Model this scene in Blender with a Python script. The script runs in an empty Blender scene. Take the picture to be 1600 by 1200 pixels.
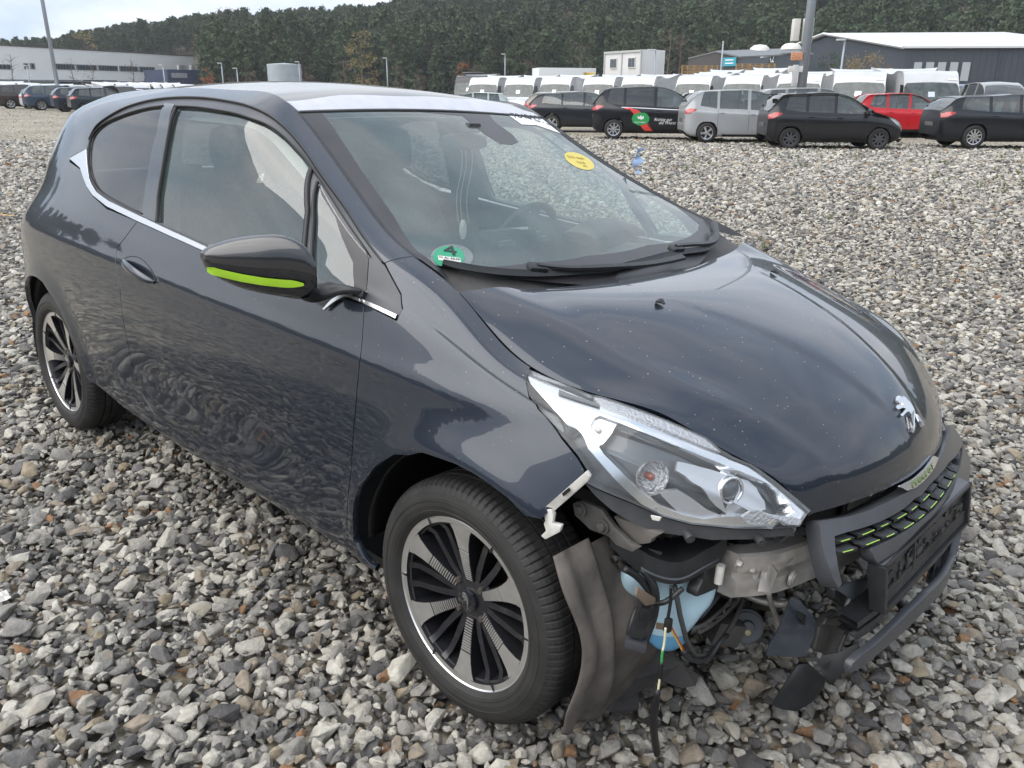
import bpy, bmesh, math, random
import numpy as np
from mathutils import Vector, Matrix, Euler
from mathutils.geometry import delaunay_2d_cdt

random.seed(7)
rng = np.random.default_rng(7)
SC = bpy.context.scene
COL = SC.collection

# ------------------------------------------------------------------ camera, sky, sun, exposure
# The damaged car stands in its own frame (x forward, y to its left, z up, origin under the front
# axle); the world is that frame turned a little, because the car leans on the uneven gravel.
CP = np.array([1.24506, -2.00472, 1.44422])
YAW, PIT, ROL, FPX = 2.319634, 0.3248935, 0.0386476, 1300.84
_f = np.array([math.cos(PIT)*math.cos(YAW), math.cos(PIT)*math.sin(YAW), -math.sin(PIT)])
_r = np.array([math.sin(YAW), -math.cos(YAW), 0.0]); _u = np.cross(_r, _f)
_c, _s = math.cos(ROL), math.sin(ROL)
_r, _u = _c*_r + _s*_u, -_s*_r + _c*_u
UPC = np.array([-0.0139, -0.0304, 0.99944]); UPC /= np.linalg.norm(UPC)
_x = np.array([1.0, 0, 0]) - UPC*UPC[0]; _x /= np.linalg.norm(_x)
RW = np.array([_x, np.cross(UPC, _x), UPC])          # car frame -> world
CW = RW @ CP; FW, RWv, UW = RW @ _f, RW @ _r, RW @ _u

cam_data = bpy.data.cameras.new('camera'); cam = bpy.data.objects.new('camera', cam_data); COL.objects.link(cam)
cam_data.sensor_width = 36; cam_data.lens = FPX/1600*36; cam_data.clip_end = 3000; cam_data.clip_start = .05
cam.matrix_world = Matrix(((RWv[0], UW[0], -FW[0], CW[0]), (RWv[1], UW[1], -FW[1], CW[1]), (RWv[2], UW[2], -FW[2], CW[2]), (0, 0, 0, 1)))
SC.camera = cam

SUN_EL, SUN_AZ = math.radians(48), math.radians(250)      # azimuth of the light's direction, world, ccw from +x
world = bpy.data.worlds.new('World'); SC.world = world; world.use_nodes = True
nt = world.node_tree; nt.nodes.clear()
def N(t, **k):
    n = nt.nodes.new(t)
    for a, b in k.items(): setattr(n, a, b)
    return n
out = N('ShaderNodeOutputWorld'); bg = N('ShaderNodeBackground')
sky = N('ShaderNodeTexSky', sky_type='NISHITA', sun_disc=False, sun_elevation=SUN_EL, sun_rotation=math.radians(90) - SUN_AZ)
sky.air_density = 1.5; sky.dust_density = 3
tc = N('ShaderNodeTexCoord'); mp = N('ShaderNodeMapping'); mp.inputs['Scale'].default_value = (1, 1, 2.6)
mp.inputs['Location'].default_value = (2.3, .7, 0)
n1 = N('ShaderNodeTexNoise'); n1.inputs['Scale'].default_value = 2.1; n1.inputs['Detail'].default_value = 7; n1.inputs['Roughness'].default_value = .55
n1.inputs['Distortion'].default_value = .5
r1 = N('ShaderNodeValToRGB')
r1.color_ramp.elements[0].position = .36; r1.color_ramp.elements[0].color = (3.1, 3.9, 5.0, 1)
r1.color_ramp.elements[1].position = .66; r1.color_ramp.elements[1].color = (7.5, 7.6, 7.9, 1)
mx = N('ShaderNodeMix', data_type='RGBA'); mx.inputs[0].default_value = .9
nt.links.new(tc.outputs['Generated'], mp.inputs[0]); nt.links.new(mp.outputs[0], n1.inputs['Vector'])
nt.links.new(n1.outputs['Fac'], r1.inputs[0]); nt.links.new(sky.outputs[0], mx.inputs[6]); nt.links.new(r1.outputs[0], mx.inputs[7])
nt.links.new(mx.outputs[2], bg.inputs[0]); bg.inputs[1].default_value = .1
nt.links.new(bg.outputs[0], out.inputs[0])
sd = bpy.data.lights.new('sun', 'SUN'); sd.energy = 1.6; sd.angle = math.radians(75); sd.color = (1, .96, .9)
sun = bpy.data.objects.new('sun', sd); COL.objects.link(sun)
sdir = Vector((math.cos(SUN_AZ)*math.cos(SUN_EL), math.sin(SUN_AZ)*math.cos(SUN_EL), math.sin(SUN_EL)))
sun.rotation_euler = sdir.to_track_quat('Z', 'Y').to_euler()
SC.view_settings.view_transform = 'Standard'; SC.view_settings.look = 'None'; SC.view_settings.exposure = 1.1
SC.view_settings.gamma = 1; SC.view_settings.use_curve_mapping = False
SC.render.engine = 'CYCLES'; SC.cycles.max_bounces = 8; SC.cycles.transparent_max_bounces = 24; SC.cycles.use_denoising = True
SC.cycles.sample_clamp_indirect = 8

# ------------------------------------------------------------------ measuring helpers
def V(a, b, x=None, y=None, z=None):
    """point of the car frame seen at (a, b) in the photograph with one coordinate known"""
    d = _f + _r*(a-800)/FPX - _u*(b-600)/FPX
    i, v = (0, x) if x is not None else ((1, y) if y is not None else (2, z))
    return CP + d*((v-CP[i])/d[i])
def W(a, b, z=0.0, dist=None):
    """world point seen at (a, b) at height z, or at a horizontal distance"""
    d = FW + RWv*(a-800)/FPX - UW*(b-600)/FPX
    if dist is not None: return CW + d*(dist/math.hypot(d[0], d[1]))
    return CW + d*((z-CW[2])/d[2])
def proj(P):
    d = np.asarray(P) - CP; z = d @ _f
    return np.stack([800 + FPX*(d @ _r)/z, 600 - FPX*(d @ _u)/z], -1)
def projW(P): return proj(np.asarray(P) @ RW)

# ------------------------------------------------------------------ materials
MATS = {}
def mat(name, base=(.5, .5, .5), rough=.5, metal=0, coat=0, spec=.5, noise=0, nscale=8, bump=0, bscale=40, trans=0, coatr=.03, emit=0, aniso=None):
    if name in MATS: return MATS[name]
    m = bpy.data.materials.new(name); m.use_nodes = True; t = m.node_tree; b = t.nodes['Principled BSDF']
    b.inputs['Base Color'].default_value = (*base, 1); b.inputs['Roughness'].default_value = rough; b.inputs['Metallic'].default_value = metal
    b.inputs['Coat Weight'].default_value = coat; b.inputs['Coat Roughness'].default_value = coatr
    b.inputs['Specular IOR Level'].default_value = spec; b.inputs['Transmission Weight'].default_value = trans
    tcn = t.nodes.new('ShaderNodeTexCoord')
    if noise:
        nn = t.nodes.new('ShaderNodeTexNoise'); nn.inputs['Scale'].default_value = nscale; nn.inputs['Detail'].default_value = 6
        t.links.new(tcn.outputs['Object'], nn.inputs['Vector'])
        mr = t.nodes.new('ShaderNodeMapRange'); mr.inputs[1].default_value = .3; mr.inputs[2].default_value = .7; mr.inputs[3].default_value = 1-noise; mr.inputs[4].default_value = 1+noise
        t.links.new(nn.outputs['Fac'], mr.inputs[0])
        vm = t.nodes.new('ShaderNodeVectorMath'); vm.operation = 'SCALE'; vm.inputs[0].default_value = base
        t.links.new(mr.outputs[0], vm.inputs['Scale']); t.links.new(vm.outputs[0], b.inputs['Base Color'])
    if bump:
        nb = t.nodes.new('ShaderNodeTexNoise'); nb.inputs['Scale'].default_value = bscale; nb.inputs['Detail'].default_value = 4
        t.links.new(tcn.outputs['Object'], nb.inputs['Vector'])
        bp = t.nodes.new('ShaderNodeBump'); bp.inputs['Strength'].default_value = bump; bp.inputs['Distance'].default_value = .01
        t.links.new(nb.outputs['Fac'], bp.inputs['Height']); t.links.new(bp.outputs[0], b.inputs['Normal'])
    MATS[name] = m; return m
def glass(name, tint, dust=.1, dustcol=(.5, .52, .5), ior=1.6, rough=.01, dn=.5):
    m = bpy.data.materials.new(name); m.use_nodes = True; t = m.node_tree; t.nodes.clear(); L = t.links.new
    o = t.nodes.new('ShaderNodeOutputMaterial'); tr = t.nodes.new('ShaderNodeBsdfTransparent'); tr.inputs[0].default_value = (*tint, 1)
    gl = t.nodes.new('ShaderNodeBsdfGlossy'); gl.inputs['Roughness'].default_value = rough; gl.inputs[0].default_value = (1, 1, 1, 1)
    df = t.nodes.new('ShaderNodeBsdfDiffuse'); df.inputs[0].default_value = (*dustcol, 1)
    fr = t.nodes.new('ShaderNodeFresnel'); fr.inputs[0].default_value = ior
    # back faces must not flip to total reflection
    geo = t.nodes.new('ShaderNodeNewGeometry'); lw = t.nodes.new('ShaderNodeMix'); lw.data_type = 'FLOAT'
    t.links.new(geo.outputs['Backfacing'], lw.inputs[0]); t.links.new(fr.outputs[0], lw.inputs[2]); lw.inputs[3].default_value = .08
    m1 = t.nodes.new('ShaderNodeMixShader'); m2 = t.nodes.new('ShaderNodeMixShader')
    tcn = t.nodes.new('ShaderNodeTexCoord'); nn = t.nodes.new('ShaderNodeTexNoise'); nn.inputs['Scale'].default_value = 5; nn.inputs['Detail'].default_value = 8
    L(tcn.outputs['Object'], nn.inputs['Vector']); mr = t.nodes.new('ShaderNodeMapRange'); mr.inputs[1].default_value = .25; mr.inputs[2].default_value = .75
    mr.inputs[3].default_value = dust*(1-dn); mr.inputs[4].default_value = dust*(1+dn)
    L(nn.outputs['Fac'], mr.inputs[0]); L(mr.outputs[0], m1.inputs[0]); L(tr.outputs[0], m1.inputs[1]); L(df.outputs[0], m1.inputs[2])
    L(lw.outputs[0], m2.inputs[0]); L(m1.outputs[0], m2.inputs[1]); L(gl.outputs[0], m2.inputs[2]); L(m2.outputs[0], o.inputs[0])
    MATS[name] = m; return m
def paint(name, base, metal=.55, dust=.0, spk=0, rough=.35):
    """clear-coated paint with a thin, uneven film of dust and small dried specks"""
    m = mat(name, base, rough, metal, coat=1, coatr=.02); t = m.node_tree; b = t.nodes['Principled BSDF']; L = t.links.new
    if dust or spk:
        tcn = t.nodes.new('ShaderNodeTexCoord'); nn = t.nodes.new('ShaderNodeTexNoise'); nn.inputs['Scale'].default_value = 3.2; nn.inputs['Detail'].default_value = 9; nn.inputs['Roughness'].default_value = .6
        L(tcn.outputs['Object'], nn.inputs['Vector'])
        geo = t.nodes.new('ShaderNodeNewGeometry'); sx = t.nodes.new('ShaderNodeSeparateXYZ'); L(geo.outputs['Normal'], sx.inputs[0])
        up = t.nodes.new('ShaderNodeMapRange'); L(sx.outputs[2], up.inputs[0]); up.inputs[1].default_value = .15; up.inputs[2].default_value = 1; up.inputs[3].default_value = .25; up.inputs[4].default_value = 1
        mr = t.nodes.new('ShaderNodeMapRange'); mr.inputs[1].default_value = .3; mr.inputs[2].default_value = .75; mr.inputs[3].default_value = dust*.35; mr.inputs[4].default_value = dust*1.5
        L(nn.outputs['Fac'], mr.inputs[0])
        mu = t.nodes.new('ShaderNodeMath'); mu.operation = 'MULTIPLY'; L(mr.outputs[0], mu.inputs[0]); L(up.outputs[0], mu.inputs[1])
        vo = t.nodes.new('ShaderNodeTexVoronoi'); vo.inputs['Scale'].default_value = 78; L(tcn.outputs['Object'], vo.inputs['Vector'])
        lt = t.nodes.new('ShaderNodeMath'); lt.operation = 'LESS_THAN'; L(vo.outputs['Distance'], lt.inputs[0])
        sc = t.nodes.new('ShaderNodeSeparateColor'); L(vo.outputs['Color'], sc.inputs[0])
        pw = t.nodes.new('ShaderNodeMath'); pw.operation = 'POWER'; L(sc.outputs[0], pw.inputs[0]); pw.inputs[1].default_value = 2.6
        ms = t.nodes.new('ShaderNodeMath'); ms.operation = 'MULTIPLY'; L(pw.outputs[0], ms.inputs[0]); ms.inputs[1].default_value = .075*spk; L(ms.outputs[0], lt.inputs[1])
        m3 = t.nodes.new('ShaderNodeMath'); m3.operation = 'MULTIPLY'; L(lt.outputs[0], m3.inputs[0]); m4 = t.nodes.new('ShaderNodeMath'); m4.operation = 'MULTIPLY'; m4.inputs[1].default_value = .75
        L(up.outputs[0], m4.inputs[0]); L(m4.outputs[0], m3.inputs[1])
        mxx = t.nodes.new('ShaderNodeMath'); mxx.operation = 'MAXIMUM'; L(mu.outputs[0], mxx.inputs[0]); L(m3.outputs[0], mxx.inputs[1])
        df = t.nodes.new('ShaderNodeBsdfDiffuse'); df.inputs[0].default_value = (.36, .35, .33, 1)
        mix = t.nodes.new('ShaderNodeMixShader'); L(mxx.outputs[0], mix.inputs[0]); L(b.outputs[0], mix.inputs[1]); L(df.outputs[0], mix.inputs[2])
        L(mix.outputs[0], t.nodes['Material Output'].inputs[0])
    return m
PAINT = paint('dark_blue_grey_paint', (.0075, .0145, .029), .45, dust=.022, spk=2.0)
ROOFP = paint('dusty_roof_paint', (.04, .042, .045), .3, dust=.30, spk=0)
GLOSSBLK = mat('gloss_black', (.008, .009, .012), .12, coat=1)
PLAST = mat('black_plastic', (.020, .021, .023), .42, noise=.25, nscale=30, bump=.05, bscale=400)
PLASTG = mat('grey_satin_plastic', (.055, .057, .065), .32, noise=.12, nscale=12, bump=.03, bscale=500)
DUSTPL = mat('dusty_black_plastic', (.055, .052, .05), .62, noise=.35, nscale=14, bump=.1, bscale=90)
LINER = mat('muddy_liner', (.085, .074, .066), .75, noise=.45, nscale=9, bump=.5, bscale=26)
RUBBER = mat('rubber', (.020, .019, .018), .68, noise=.3, nscale=18, bump=.08, bscale=120)
SEAL = mat('black_seal', (.010, .010, .011), .45)
CHROME = mat('chrome', (.82, .83, .85), .08, 1)
SATIN = mat('satin_chrome', (.72, .73, .75), .24, 1)
ALU = mat('machined_alloy', (.80, .79, .77), .30, .9, noise=.08, nscale=30)
RIMBLK = mat('dark_rim_paint', (.022, .022, .026), .3, .3, coat=.5)
BEAM = mat('dirty_aluminium', (.46, .43, .40), .45, .55, noise=.35, nscale=14, bump=.25, bscale=30)
GREEN = mat('lime_trim', (.36, .62, .03), .3, coat=.6)
INTER = mat('interior_plastic', (.035, .037, .038), .7, noise=.15)
FABRIC = mat('seat_fabric', (.045, .047, .05), .9, noise=.3, nscale=60, bump=.3, bscale=300)
TRIMLT = mat('light_trim', (.35, .35, .34), .7)
WHITEP = mat('white_plastic', (.62, .60, .56), .5, noise=.15, nscale=40)
FILM = mat('white_tape', (.50, .51, .56), .55, noise=.06, nscale=20, bump=.15, bscale=25)
WSG = glass('windscreen_glass', (.80, .88, .85), dust=.135, dustcol=(.38, .48, .45), ior=1.6)
DOORG = glass('side_glass', (.52, .62, .59), dust=.07, dustcol=(.34, .47, .43), ior=1.9)
PRIVG = glass('privacy_glass', (.20, .20, .21), dust=.06, dustcol=(.34, .34, .36), ior=1.75)
LENSG = glass('lamp_lens', (.93, .94, .95), dust=.07, dustcol=(.5, .5, .5), ior=1.45)
FRIT = mat('black_glass_frit', (.030, .027, .030), .35, noise=.3, nscale=6)

# ------------------------------------------------------------------ objects
def link(o, parent=None):
    COL.objects.link(o)
    if parent is not None: o.parent = parent
    return o
def mesh_obj(name, v, f, m=None, parent=None, smooth=True, normals=None, label=None, angle=None):
    me = bpy.data.meshes.new(name); me.from_pydata([tuple(map(float, p)) for p in v], [], [tuple(int(i) for i in q) for q in f])
    if m is not None: me.materials.append(m)
    if smooth: me.polygons.foreach_set('use_smooth', [True]*len(me.polygons))
    me.update()
    if normals is not None: me.normals_split_custom_set_from_vertices([tuple(map(float, n)) for n in normals])
    elif angle: me.set_sharp_from_angle(angle=math.radians(angle))
    o = bpy.data.objects.new(name, me); link(o, parent)
    if label: o['label'] = label
    return o
def empty(name, loc=(0, 0, 0), rz=0, parent=None):
    o = bpy.data.objects.new(name, None); o.empty_display_size = .2; link(o, parent); o.location = tuple(map(float, loc)); o.rotation_euler = (0, 0, rz); return o
def tag(o, label=None, cat=None, group=None, kind=None):
    if label: o['label'] = label
    if cat: o['category'] = cat
    if group: o['group'] = group
    if kind: o['kind'] = kind
    return o
def copy_tree(o, parent=None):
    c = o.copy(); COL.objects.link(c)
    if parent is not None: c.parent = parent
    for ch in list(o.children): copy_tree(ch, c)
    return c
def mirror(o):
    c = o.copy(); COL.objects.link(c); c.scale = (c.scale[0], -c.scale[1], c.scale[2]); return c
class MB:
    """collects shapes and links them as one mesh object"""
    def __init__(s): s.v = []; s.f = []
    def add(s, v, f):
        k = len(s.v); s.v += [tuple(map(float, p)) for p in v]; s.f += [tuple(int(i)+k for i in q) for q in f]; return s
    def box(s, c, d, R=None):
        c = np.array(c, float); h = np.array(d, float)/2
        P = np.array([[x, y, z] for x in (-1, 1) for y in (-1, 1) for z in (-1, 1)])*h
        if R is not None: P = P @ np.array(R).T
        return s.add(P+c, [(0, 1, 3, 2), (4, 6, 7, 5), (0, 4, 5, 1), (2, 3, 7, 6), (0, 2, 6, 4), (1, 5, 7, 3)])
    def tube(s, pts, r, n=8, cap=True):
        P = np.array(pts, float); m = len(P); r = np.broadcast_to(np.array(r, float), (m,))
        T = np.gradient(P, axis=0); T /= np.linalg.norm(T, axis=1)[:, None]+1e-12
        a = np.array([0, 0, 1.0]) if abs(T[0][2]) < .9 else np.array([1.0, 0, 0]); rings = []
        u = np.cross(T[0], a); u /= np.linalg.norm(u)
        for i in range(m):
            u = u - T[i]*(u @ T[i]); u /= np.linalg.norm(u); w = np.cross(T[i], u)
            for k in range(n):
                an = 2*math.pi*k/n; rings.append(P[i]+r[i]*(math.cos(an)*u+math.sin(an)*w))
        f = [(i*n+k, i*n+(k+1) % n, (i+1)*n+(k+1) % n, (i+1)*n+k) for i in range(m-1) for k in range(n)]
        if cap: f += [tuple(range(n))[::-1], tuple((m-1)*n+k for k in range(n))]
        return s.add(rings, f)
    def lathe(s, prof, n=48, axis='y', c=(0, 0, 0), closed=False, a0=0, a1=2*math.pi):
        """prof: (radius, along-axis) pairs"""
        full = abs(a1-a0-2*math.pi) < 1e-6; K = n if full else n+1; v = []
        for k in range(K):
            an = a0+(a1-a0)*k/n; ca, sa = math.cos(an), math.sin(an)
            for (r, h) in prof:
                p = {'y': (r*ca, h, r*sa), 'z': (r*ca, r*sa, h), 'x': (h, r*ca, r*sa)}[axis]; v.append((p[0]+c[0], p[1]+c[1], p[2]+c[2]))
        q = len(prof); f = []
        for k in range(n):
            k2 = (k+1) % K if full else k+1
            for j in range(q-1 if not closed else q):
                j2 = (j+1) % q; f.append((k*q+j, k*q+j2, k2*q+j2, k2*q+j))
        return s.add(v, f)
    def grid(s, G):
        G = np.asarray(G, float); a, b = G.shape[:2]
        return s.add(G.reshape(-1, 3), [(i*b+j, i*b+j+1, (i+1)*b+j+1, (i+1)*b+j) for i in range(a-1) for j in range(b-1)])
    def prism(s, poly, d):
        """3-D polygon extruded by vector d"""
        P = np.array(poly, float); n = len(P); d = np.array(d, float)
        return s.add(np.vstack([P, P+d]), [tuple(range(n))[::-1], tuple(range(n, 2*n))]+[(i, (i+1) % n, n+(i+1) % n, n+i) for i in range(n)])
    def build(s, name, m, parent=None, smooth=False, label=None, angle=None, bevel=0, seg=2):
        if bevel:
            bm = bmesh.new(); vs = [bm.verts.new(p) for p in s.v]
            for q in s.f:
                try: bm.faces.new([vs[i] for i in q])
                except ValueError: pass
            bmesh.ops.recalc_face_normals(bm, faces=bm.faces)
            bm.normal_update()
            ed = [e for e in bm.edges if len(e.link_faces) == 2 and e.calc_face_angle(0) > .5]
            bmesh.ops.bevel(bm, geom=ed, offset=bevel, segments=seg, profile=.6, affect='EDGES', clamp_overlap=True)
            me = bpy.data.meshes.new(name); bm.to_mesh(me); bm.free()
            me.materials.append(m); me.polygons.foreach_set('use_smooth', [True]*len(me.polygons)); me.set_sharp_from_angle(angle=math.radians(40))
            o = bpy.data.objects.new(name, me); link(o, parent)
            if label: o['label'] = label
            return o
        return mesh_obj(name, s.v, s.f, m, parent, smooth, label=label, angle=angle)

def cspline(x, Y, xq):
    """natural cubic spline through (x, Y) along axis 0"""
    x = np.asarray(x, float); Y = np.asarray(Y, float); n = len(x); h = np.diff(x); sh = Y.shape[1:]
    Yf = Y.reshape(n, -1); A = np.zeros((n, n)); B = np.zeros_like(Yf); A[0, 0] = A[-1, -1] = 1
    for i in range(1, n-1):
        A[i, i-1], A[i, i], A[i, i+1] = h[i-1], 2*(h[i-1]+h[i]), h[i]
        B[i] = 6*((Yf[i+1]-Yf[i])/h[i]-(Yf[i]-Yf[i-1])/h[i-1])
    M = np.linalg.solve(A, B); xq = np.asarray(xq, float); i = np.clip(np.searchsorted(x, xq)-1, 0, n-2)
    a = ((x[i+1]-xq)/h[i])[:, None]; b = ((xq-x[i])/h[i])[:, None]; hh = (h[i]**2)[:, None]/6
    return (a*Yf[i]+b*Yf[i+1]+((a**3-a)*M[i]+(b**3-b)*M[i+1])*hh).reshape(len(xq), *sh)
def smooth_curve(pts, n=40, closed=False):
    P = np.array(pts, float); d = np.r_[0, np.cumsum(np.linalg.norm(np.diff(P, axis=0), axis=1)**.5)]
    return cspline(d/d[-1], P, np.linspace(0, 1, n))
def dens(pts, step):
    P = np.array(pts, float); o = []
    for a, b in zip(P[:-1], P[1:]):
        k = max(1, int(np.linalg.norm(b-a)/step)); o += [a+(b-a)*i/k for i in range(k)]
    return np.array(o+[P[-1]])

class Surf:
    """smooth surface through a table of points; s runs along the car, t across"""
    def __init__(s, P, su, tu, Ns=300, Nt=150, sm=0, disp=None, raw=None):
        s.s0, s.s1, s.t0, s.t1 = su[0], su[-1], tu[0], tu[-1]
        if raw is None:
            G = cspline(su, np.array(P, float), np.linspace(su[0], su[-1], Ns))
            G = np.swapaxes(cspline(tu, np.swapaxes(G, 0, 1), np.linspace(tu[0], tu[-1], Nt)), 0, 1)
            for _ in range(sm):
                H = G.copy(); H[1:-1] = .25*G[:-2]+.5*G[1:-1]+.25*G[2:]; G = H
            if disp is not None: G = disp(G)
        else: G = raw
        s.G = G; s.Ns, s.Nt = G.shape[:2]
        n = np.cross(np.gradient(G, axis=0), np.gradient(G, axis=1)); n /= np.linalg.norm(n, axis=2)[..., None]+1e-12
        s.N = n; s.Q = proj(G)
    def flip(s): s.N = -s.N; return s
    def offset(s, d):
        o = Surf(None, (s.s0, s.s1), (s.t0, s.t1), raw=s.G+s.N*d); o.N = s.N.copy(); return o
    def ev(s, st, what=None):
        A = s.G if what is None else what
        st = np.atleast_2d(np.asarray(st, float))
        a = np.clip((st[:, 0]-s.s0)/(s.s1-s.s0)*(s.Ns-1), 0, s.Ns-1.001); b = np.clip((st[:, 1]-s.t0)/(s.t1-s.t0)*(s.Nt-1), 0, s.Nt-1.001)
        i = a.astype(int); j = b.astype(int); fa = (a-i)[:, None]; fb = (b-j)[:, None]
        return (A[i, j]*(1-fa)*(1-fb)+A[i+1, j]*fa*(1-fb)+A[i, j+1]*(1-fa)*fb+A[i+1, j+1]*fa*fb)
    def nrm(s, st):
        n = s.ev(st, s.N); return n/np.linalg.norm(n, axis=1)[:, None]
    def px(s, pts):
        """(s, t) of the places on this surface seen at pixels of the photograph"""
        pts = np.atleast_2d(np.asarray(pts, float)); vis = ((CP-s.G)*s.N).sum(2) > 0
        res = []
        for p in pts:
            d = ((s.Q-p)**2).sum(2); d = np.where(vis, d, d+4000); i, j = np.unravel_index(d.argmin(), d.shape)
            st = np.array([s.s0+(s.s1-s.s0)*i/(s.Ns-1), s.t0+(s.t1-s.t0)*j/(s.Nt-1)])
            hs, ht = (s.s1-s.s0)/(s.Ns-1), (s.t1-s.t0)/(s.Nt-1); start = st.copy()
            for _ in range(4):
                q = proj(s.ev([st, st+[hs, 0], st+[0, ht]])); J = np.array([(q[1]-q[0])/hs, (q[2]-q[0])/ht]).T
                try: dl = np.linalg.solve(J, p-q[0])
                except np.linalg.LinAlgError: break
                dl = np.clip(dl, [-3*hs, -3*ht], [3*hs, 3*ht]); st = st+dl
            if not (abs((st-start)/[hs, ht]) < 8).all(): st = start
            res.append(np.clip(st, [s.s0, s.t0], [s.s1, s.t1]))
        return np.array(res)
def inpoly(P, poly):
    x, y = P[:, 0], P[:, 1]; c = np.zeros(len(P), bool); a = poly; b = np.roll(poly, -1, 0)
    for (x1, y1), (x2, y2) in zip(a, b):
        if y1 == y2: continue
        c ^= ((y1 > y) != (y2 > y)) & (x < (x2-x1)*(y-y1)/(y2-y1)+x1)
    return c
def panel(name, S, outline, m, parent, holes=(), h=.02, inset=.0018, flange=.02, lift=0, label=None, solid=0, edge=.012):
    """a sheet of surface S inside an outline given in (s, t), with turned-in edges"""
    loops = [np.asarray(outline, float)]+[np.asarray(q, float) for q in holes]
    LL = []
    for q in loops:
        if np.linalg.norm(q[0]-q[-1]) > 1e-9: q = np.vstack([q, q[:1]])
        LL.append(dens(q, edge)[:-1])
    lo, hi = LL[0].min(0), LL[0].max(0)
    gx, gy = np.meshgrid(np.arange(lo[0]+h/2, hi[0], h), np.arange(lo[1]+h/2, hi[1], h)); gp = np.stack([gx.ravel(), gy.ravel()], 1)
    keep = inpoly(gp, LL[0])
    for q in LL[1:]: keep &= ~inpoly(gp, q)
    gp = gp[keep]; allb = np.vstack(LL)
    if len(gp):
        md = np.full(len(gp), 1e9)
        for k in range(0, len(allb), 64): md = np.minimum(md, ((gp[:, None]-allb[None, k:k+64])**2).sum(2).min(1))
        gp = gp[md > (.45*min(h, edge*1.2))**2]
    edges = []; k = 0
    for q in LL: n = len(q); edges += [(k+i, k+(i+1) % n) for i in range(n)]; k += n
    vs = [Vector(p) for p in np.vstack([allb, gp])]
    ov, oe, of, orig, _, _ = delaunay_2d_cdt(vs, edges, [], 0, 1e-6)
    st = np.array([tuple(p) for p in ov]); F = [tuple(f) for f in of]
    cen = np.array([st[list(f)].mean(0) for f in F]); ok = inpoly(cen, LL[0])
    for q in LL[1:]: ok &= ~inpoly(cen, q)
    F = [f for f, g in zip(F, ok) if g]
    P = S.ev(st); Nn = S.nrm(st); back = {}
    for i, og in enumerate(orig):
        for o_ in og: back[o_] = i
    # orientation
    F = [f if np.cross(P[f[1]]-P[f[0]], P[f[2]]-P[f[0]]) @ Nn[f[0]] > 0 else f[::-1] for f in F]
    P = P+Nn*lift; P0 = P.copy(); fv, fn, ff = [], [], []; base = len(P); k = 0
    for li, q in enumerate(LL):
        n = len(q); idx = [back.get(k+i, 0) for i in range(n)]; k += n
        B = P0[idx]; T = np.roll(B, -1, 0)-np.roll(B, 1, 0); T /= np.linalg.norm(T, axis=1)[:, None]+1e-12
        I = np.cross(Nn[idx], T); area = .5*np.sum(q[:, 0]*np.roll(q[:, 1], -1)-np.roll(q[:, 0], -1)*q[:, 1])
        # inward side decided by a test point
        tst = S.ev(q.mean(0)[None])[0]
        A3 = np.cross(B, np.roll(B, -1, 0)).sum(0) @ Nn[idx].mean(0)
        I = I if A3 > 0 else -I
        if li > 0: I = -I
        P[idx] = B+I*inset
        if flange:
            a0 = base+len(fv)
            for r_, (dn, di) in enumerate(((0, 0), (.0015, -.0008), (flange, 0))):
                for i in range(n): fv.append(P[idx[i]]-Nn[idx[i]]*dn-I[i]*0); fn.append(Nn[idx[i]]*(1 if r_ == 0 else (.3 if r_ == 1 else 0))-I[i]*(0 if r_ == 0 else 1))
            for r_ in range(2):
                for i in range(n):
                    j = (i+1) % n; qd = (a0+r_*n+i, a0+r_*n+j, a0+(r_+1)*n+j, a0+(r_+1)*n+i)
                    ff.append(qd if A3*(1 if li == 0 else -1) < 0 else qd[::-1])
    V_ = np.vstack([P]+([np.array(fv)] if fv else [])); NN = np.vstack([Nn]+([np.array(fn)] if fn else []))
    NN /= np.linalg.norm(NN, axis=1)[:, None]+1e-12
    return mesh_obj(name, V_, F+ff, m, parent, True, NN, label)
def ribbon(S, st, prof, n=None, lift=0):
    """profile [(across, out), ...] swept along a line (s, t) on S; returns grid"""
    P = S.ev(st); Nn = S.nrm(st); T = np.gradient(P, axis=0); T /= np.linalg.norm(T, axis=1)[:, None]+1e-12
    A = np.cross(T, Nn)
    return np.array([[P[i]+A[i]*a+Nn[i]*(b+lift) for a, b in prof] for i in range(len(P))])
def text_mesh(name, s, size, m, parent, M, depth=.001, label=None, shear=0):
    cu = bpy.data.curves.new(name, 'FONT'); cu.body = s; cu.size = size; cu.align_x = 'CENTER'; cu.align_y = 'CENTER'; cu.extrude = depth; cu.shear = shear; cu.resolution_u = 3
    o = bpy.data.objects.new(name, cu); COL.objects.link(o)
    dg = bpy.context.evaluated_depsgraph_get(); me = bpy.data.meshes.new_from_object(o.evaluated_get(dg)); me.name = name
    bpy.data.objects.remove(o); bpy.data.curves.remove(cu)
    me.materials.clear(); me.materials.append(m); o2 = bpy.data.objects.new(name, me); link(o2, parent)
    o2.matrix_basis = M
    if label: o2['label'] = label
    return o2
def frame_on(S, st, right):
    """4x4 matrix: text plane lying on S at (s, t), local x along 'right'"""
    p = S.ev([st])[0]; n = S.nrm([st])[0]; r = np.array(right, float); r = r-n*(r @ n); r /= np.linalg.norm(r); u = np.cross(n, r)
    return Matrix(((r[0], u[0], n[0], p[0]+n[0]*.001), (r[1], u[1], n[1], p[1]+n[1]*.001), (r[2], u[2], n[2], p[2]+n[2]*.001), (0, 0, 0, 1)))
# ================================================================== the damaged car
car = empty('parked_car'); car.matrix_world = Matrix([list(map(float, RW[i]))+[0] for i in range(3)]+[[0, 0, 0, 1]])
tag(car, 'dark blue-grey three-door hatchback with its front bumper torn off at the corner, close in front', 'car')

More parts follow.
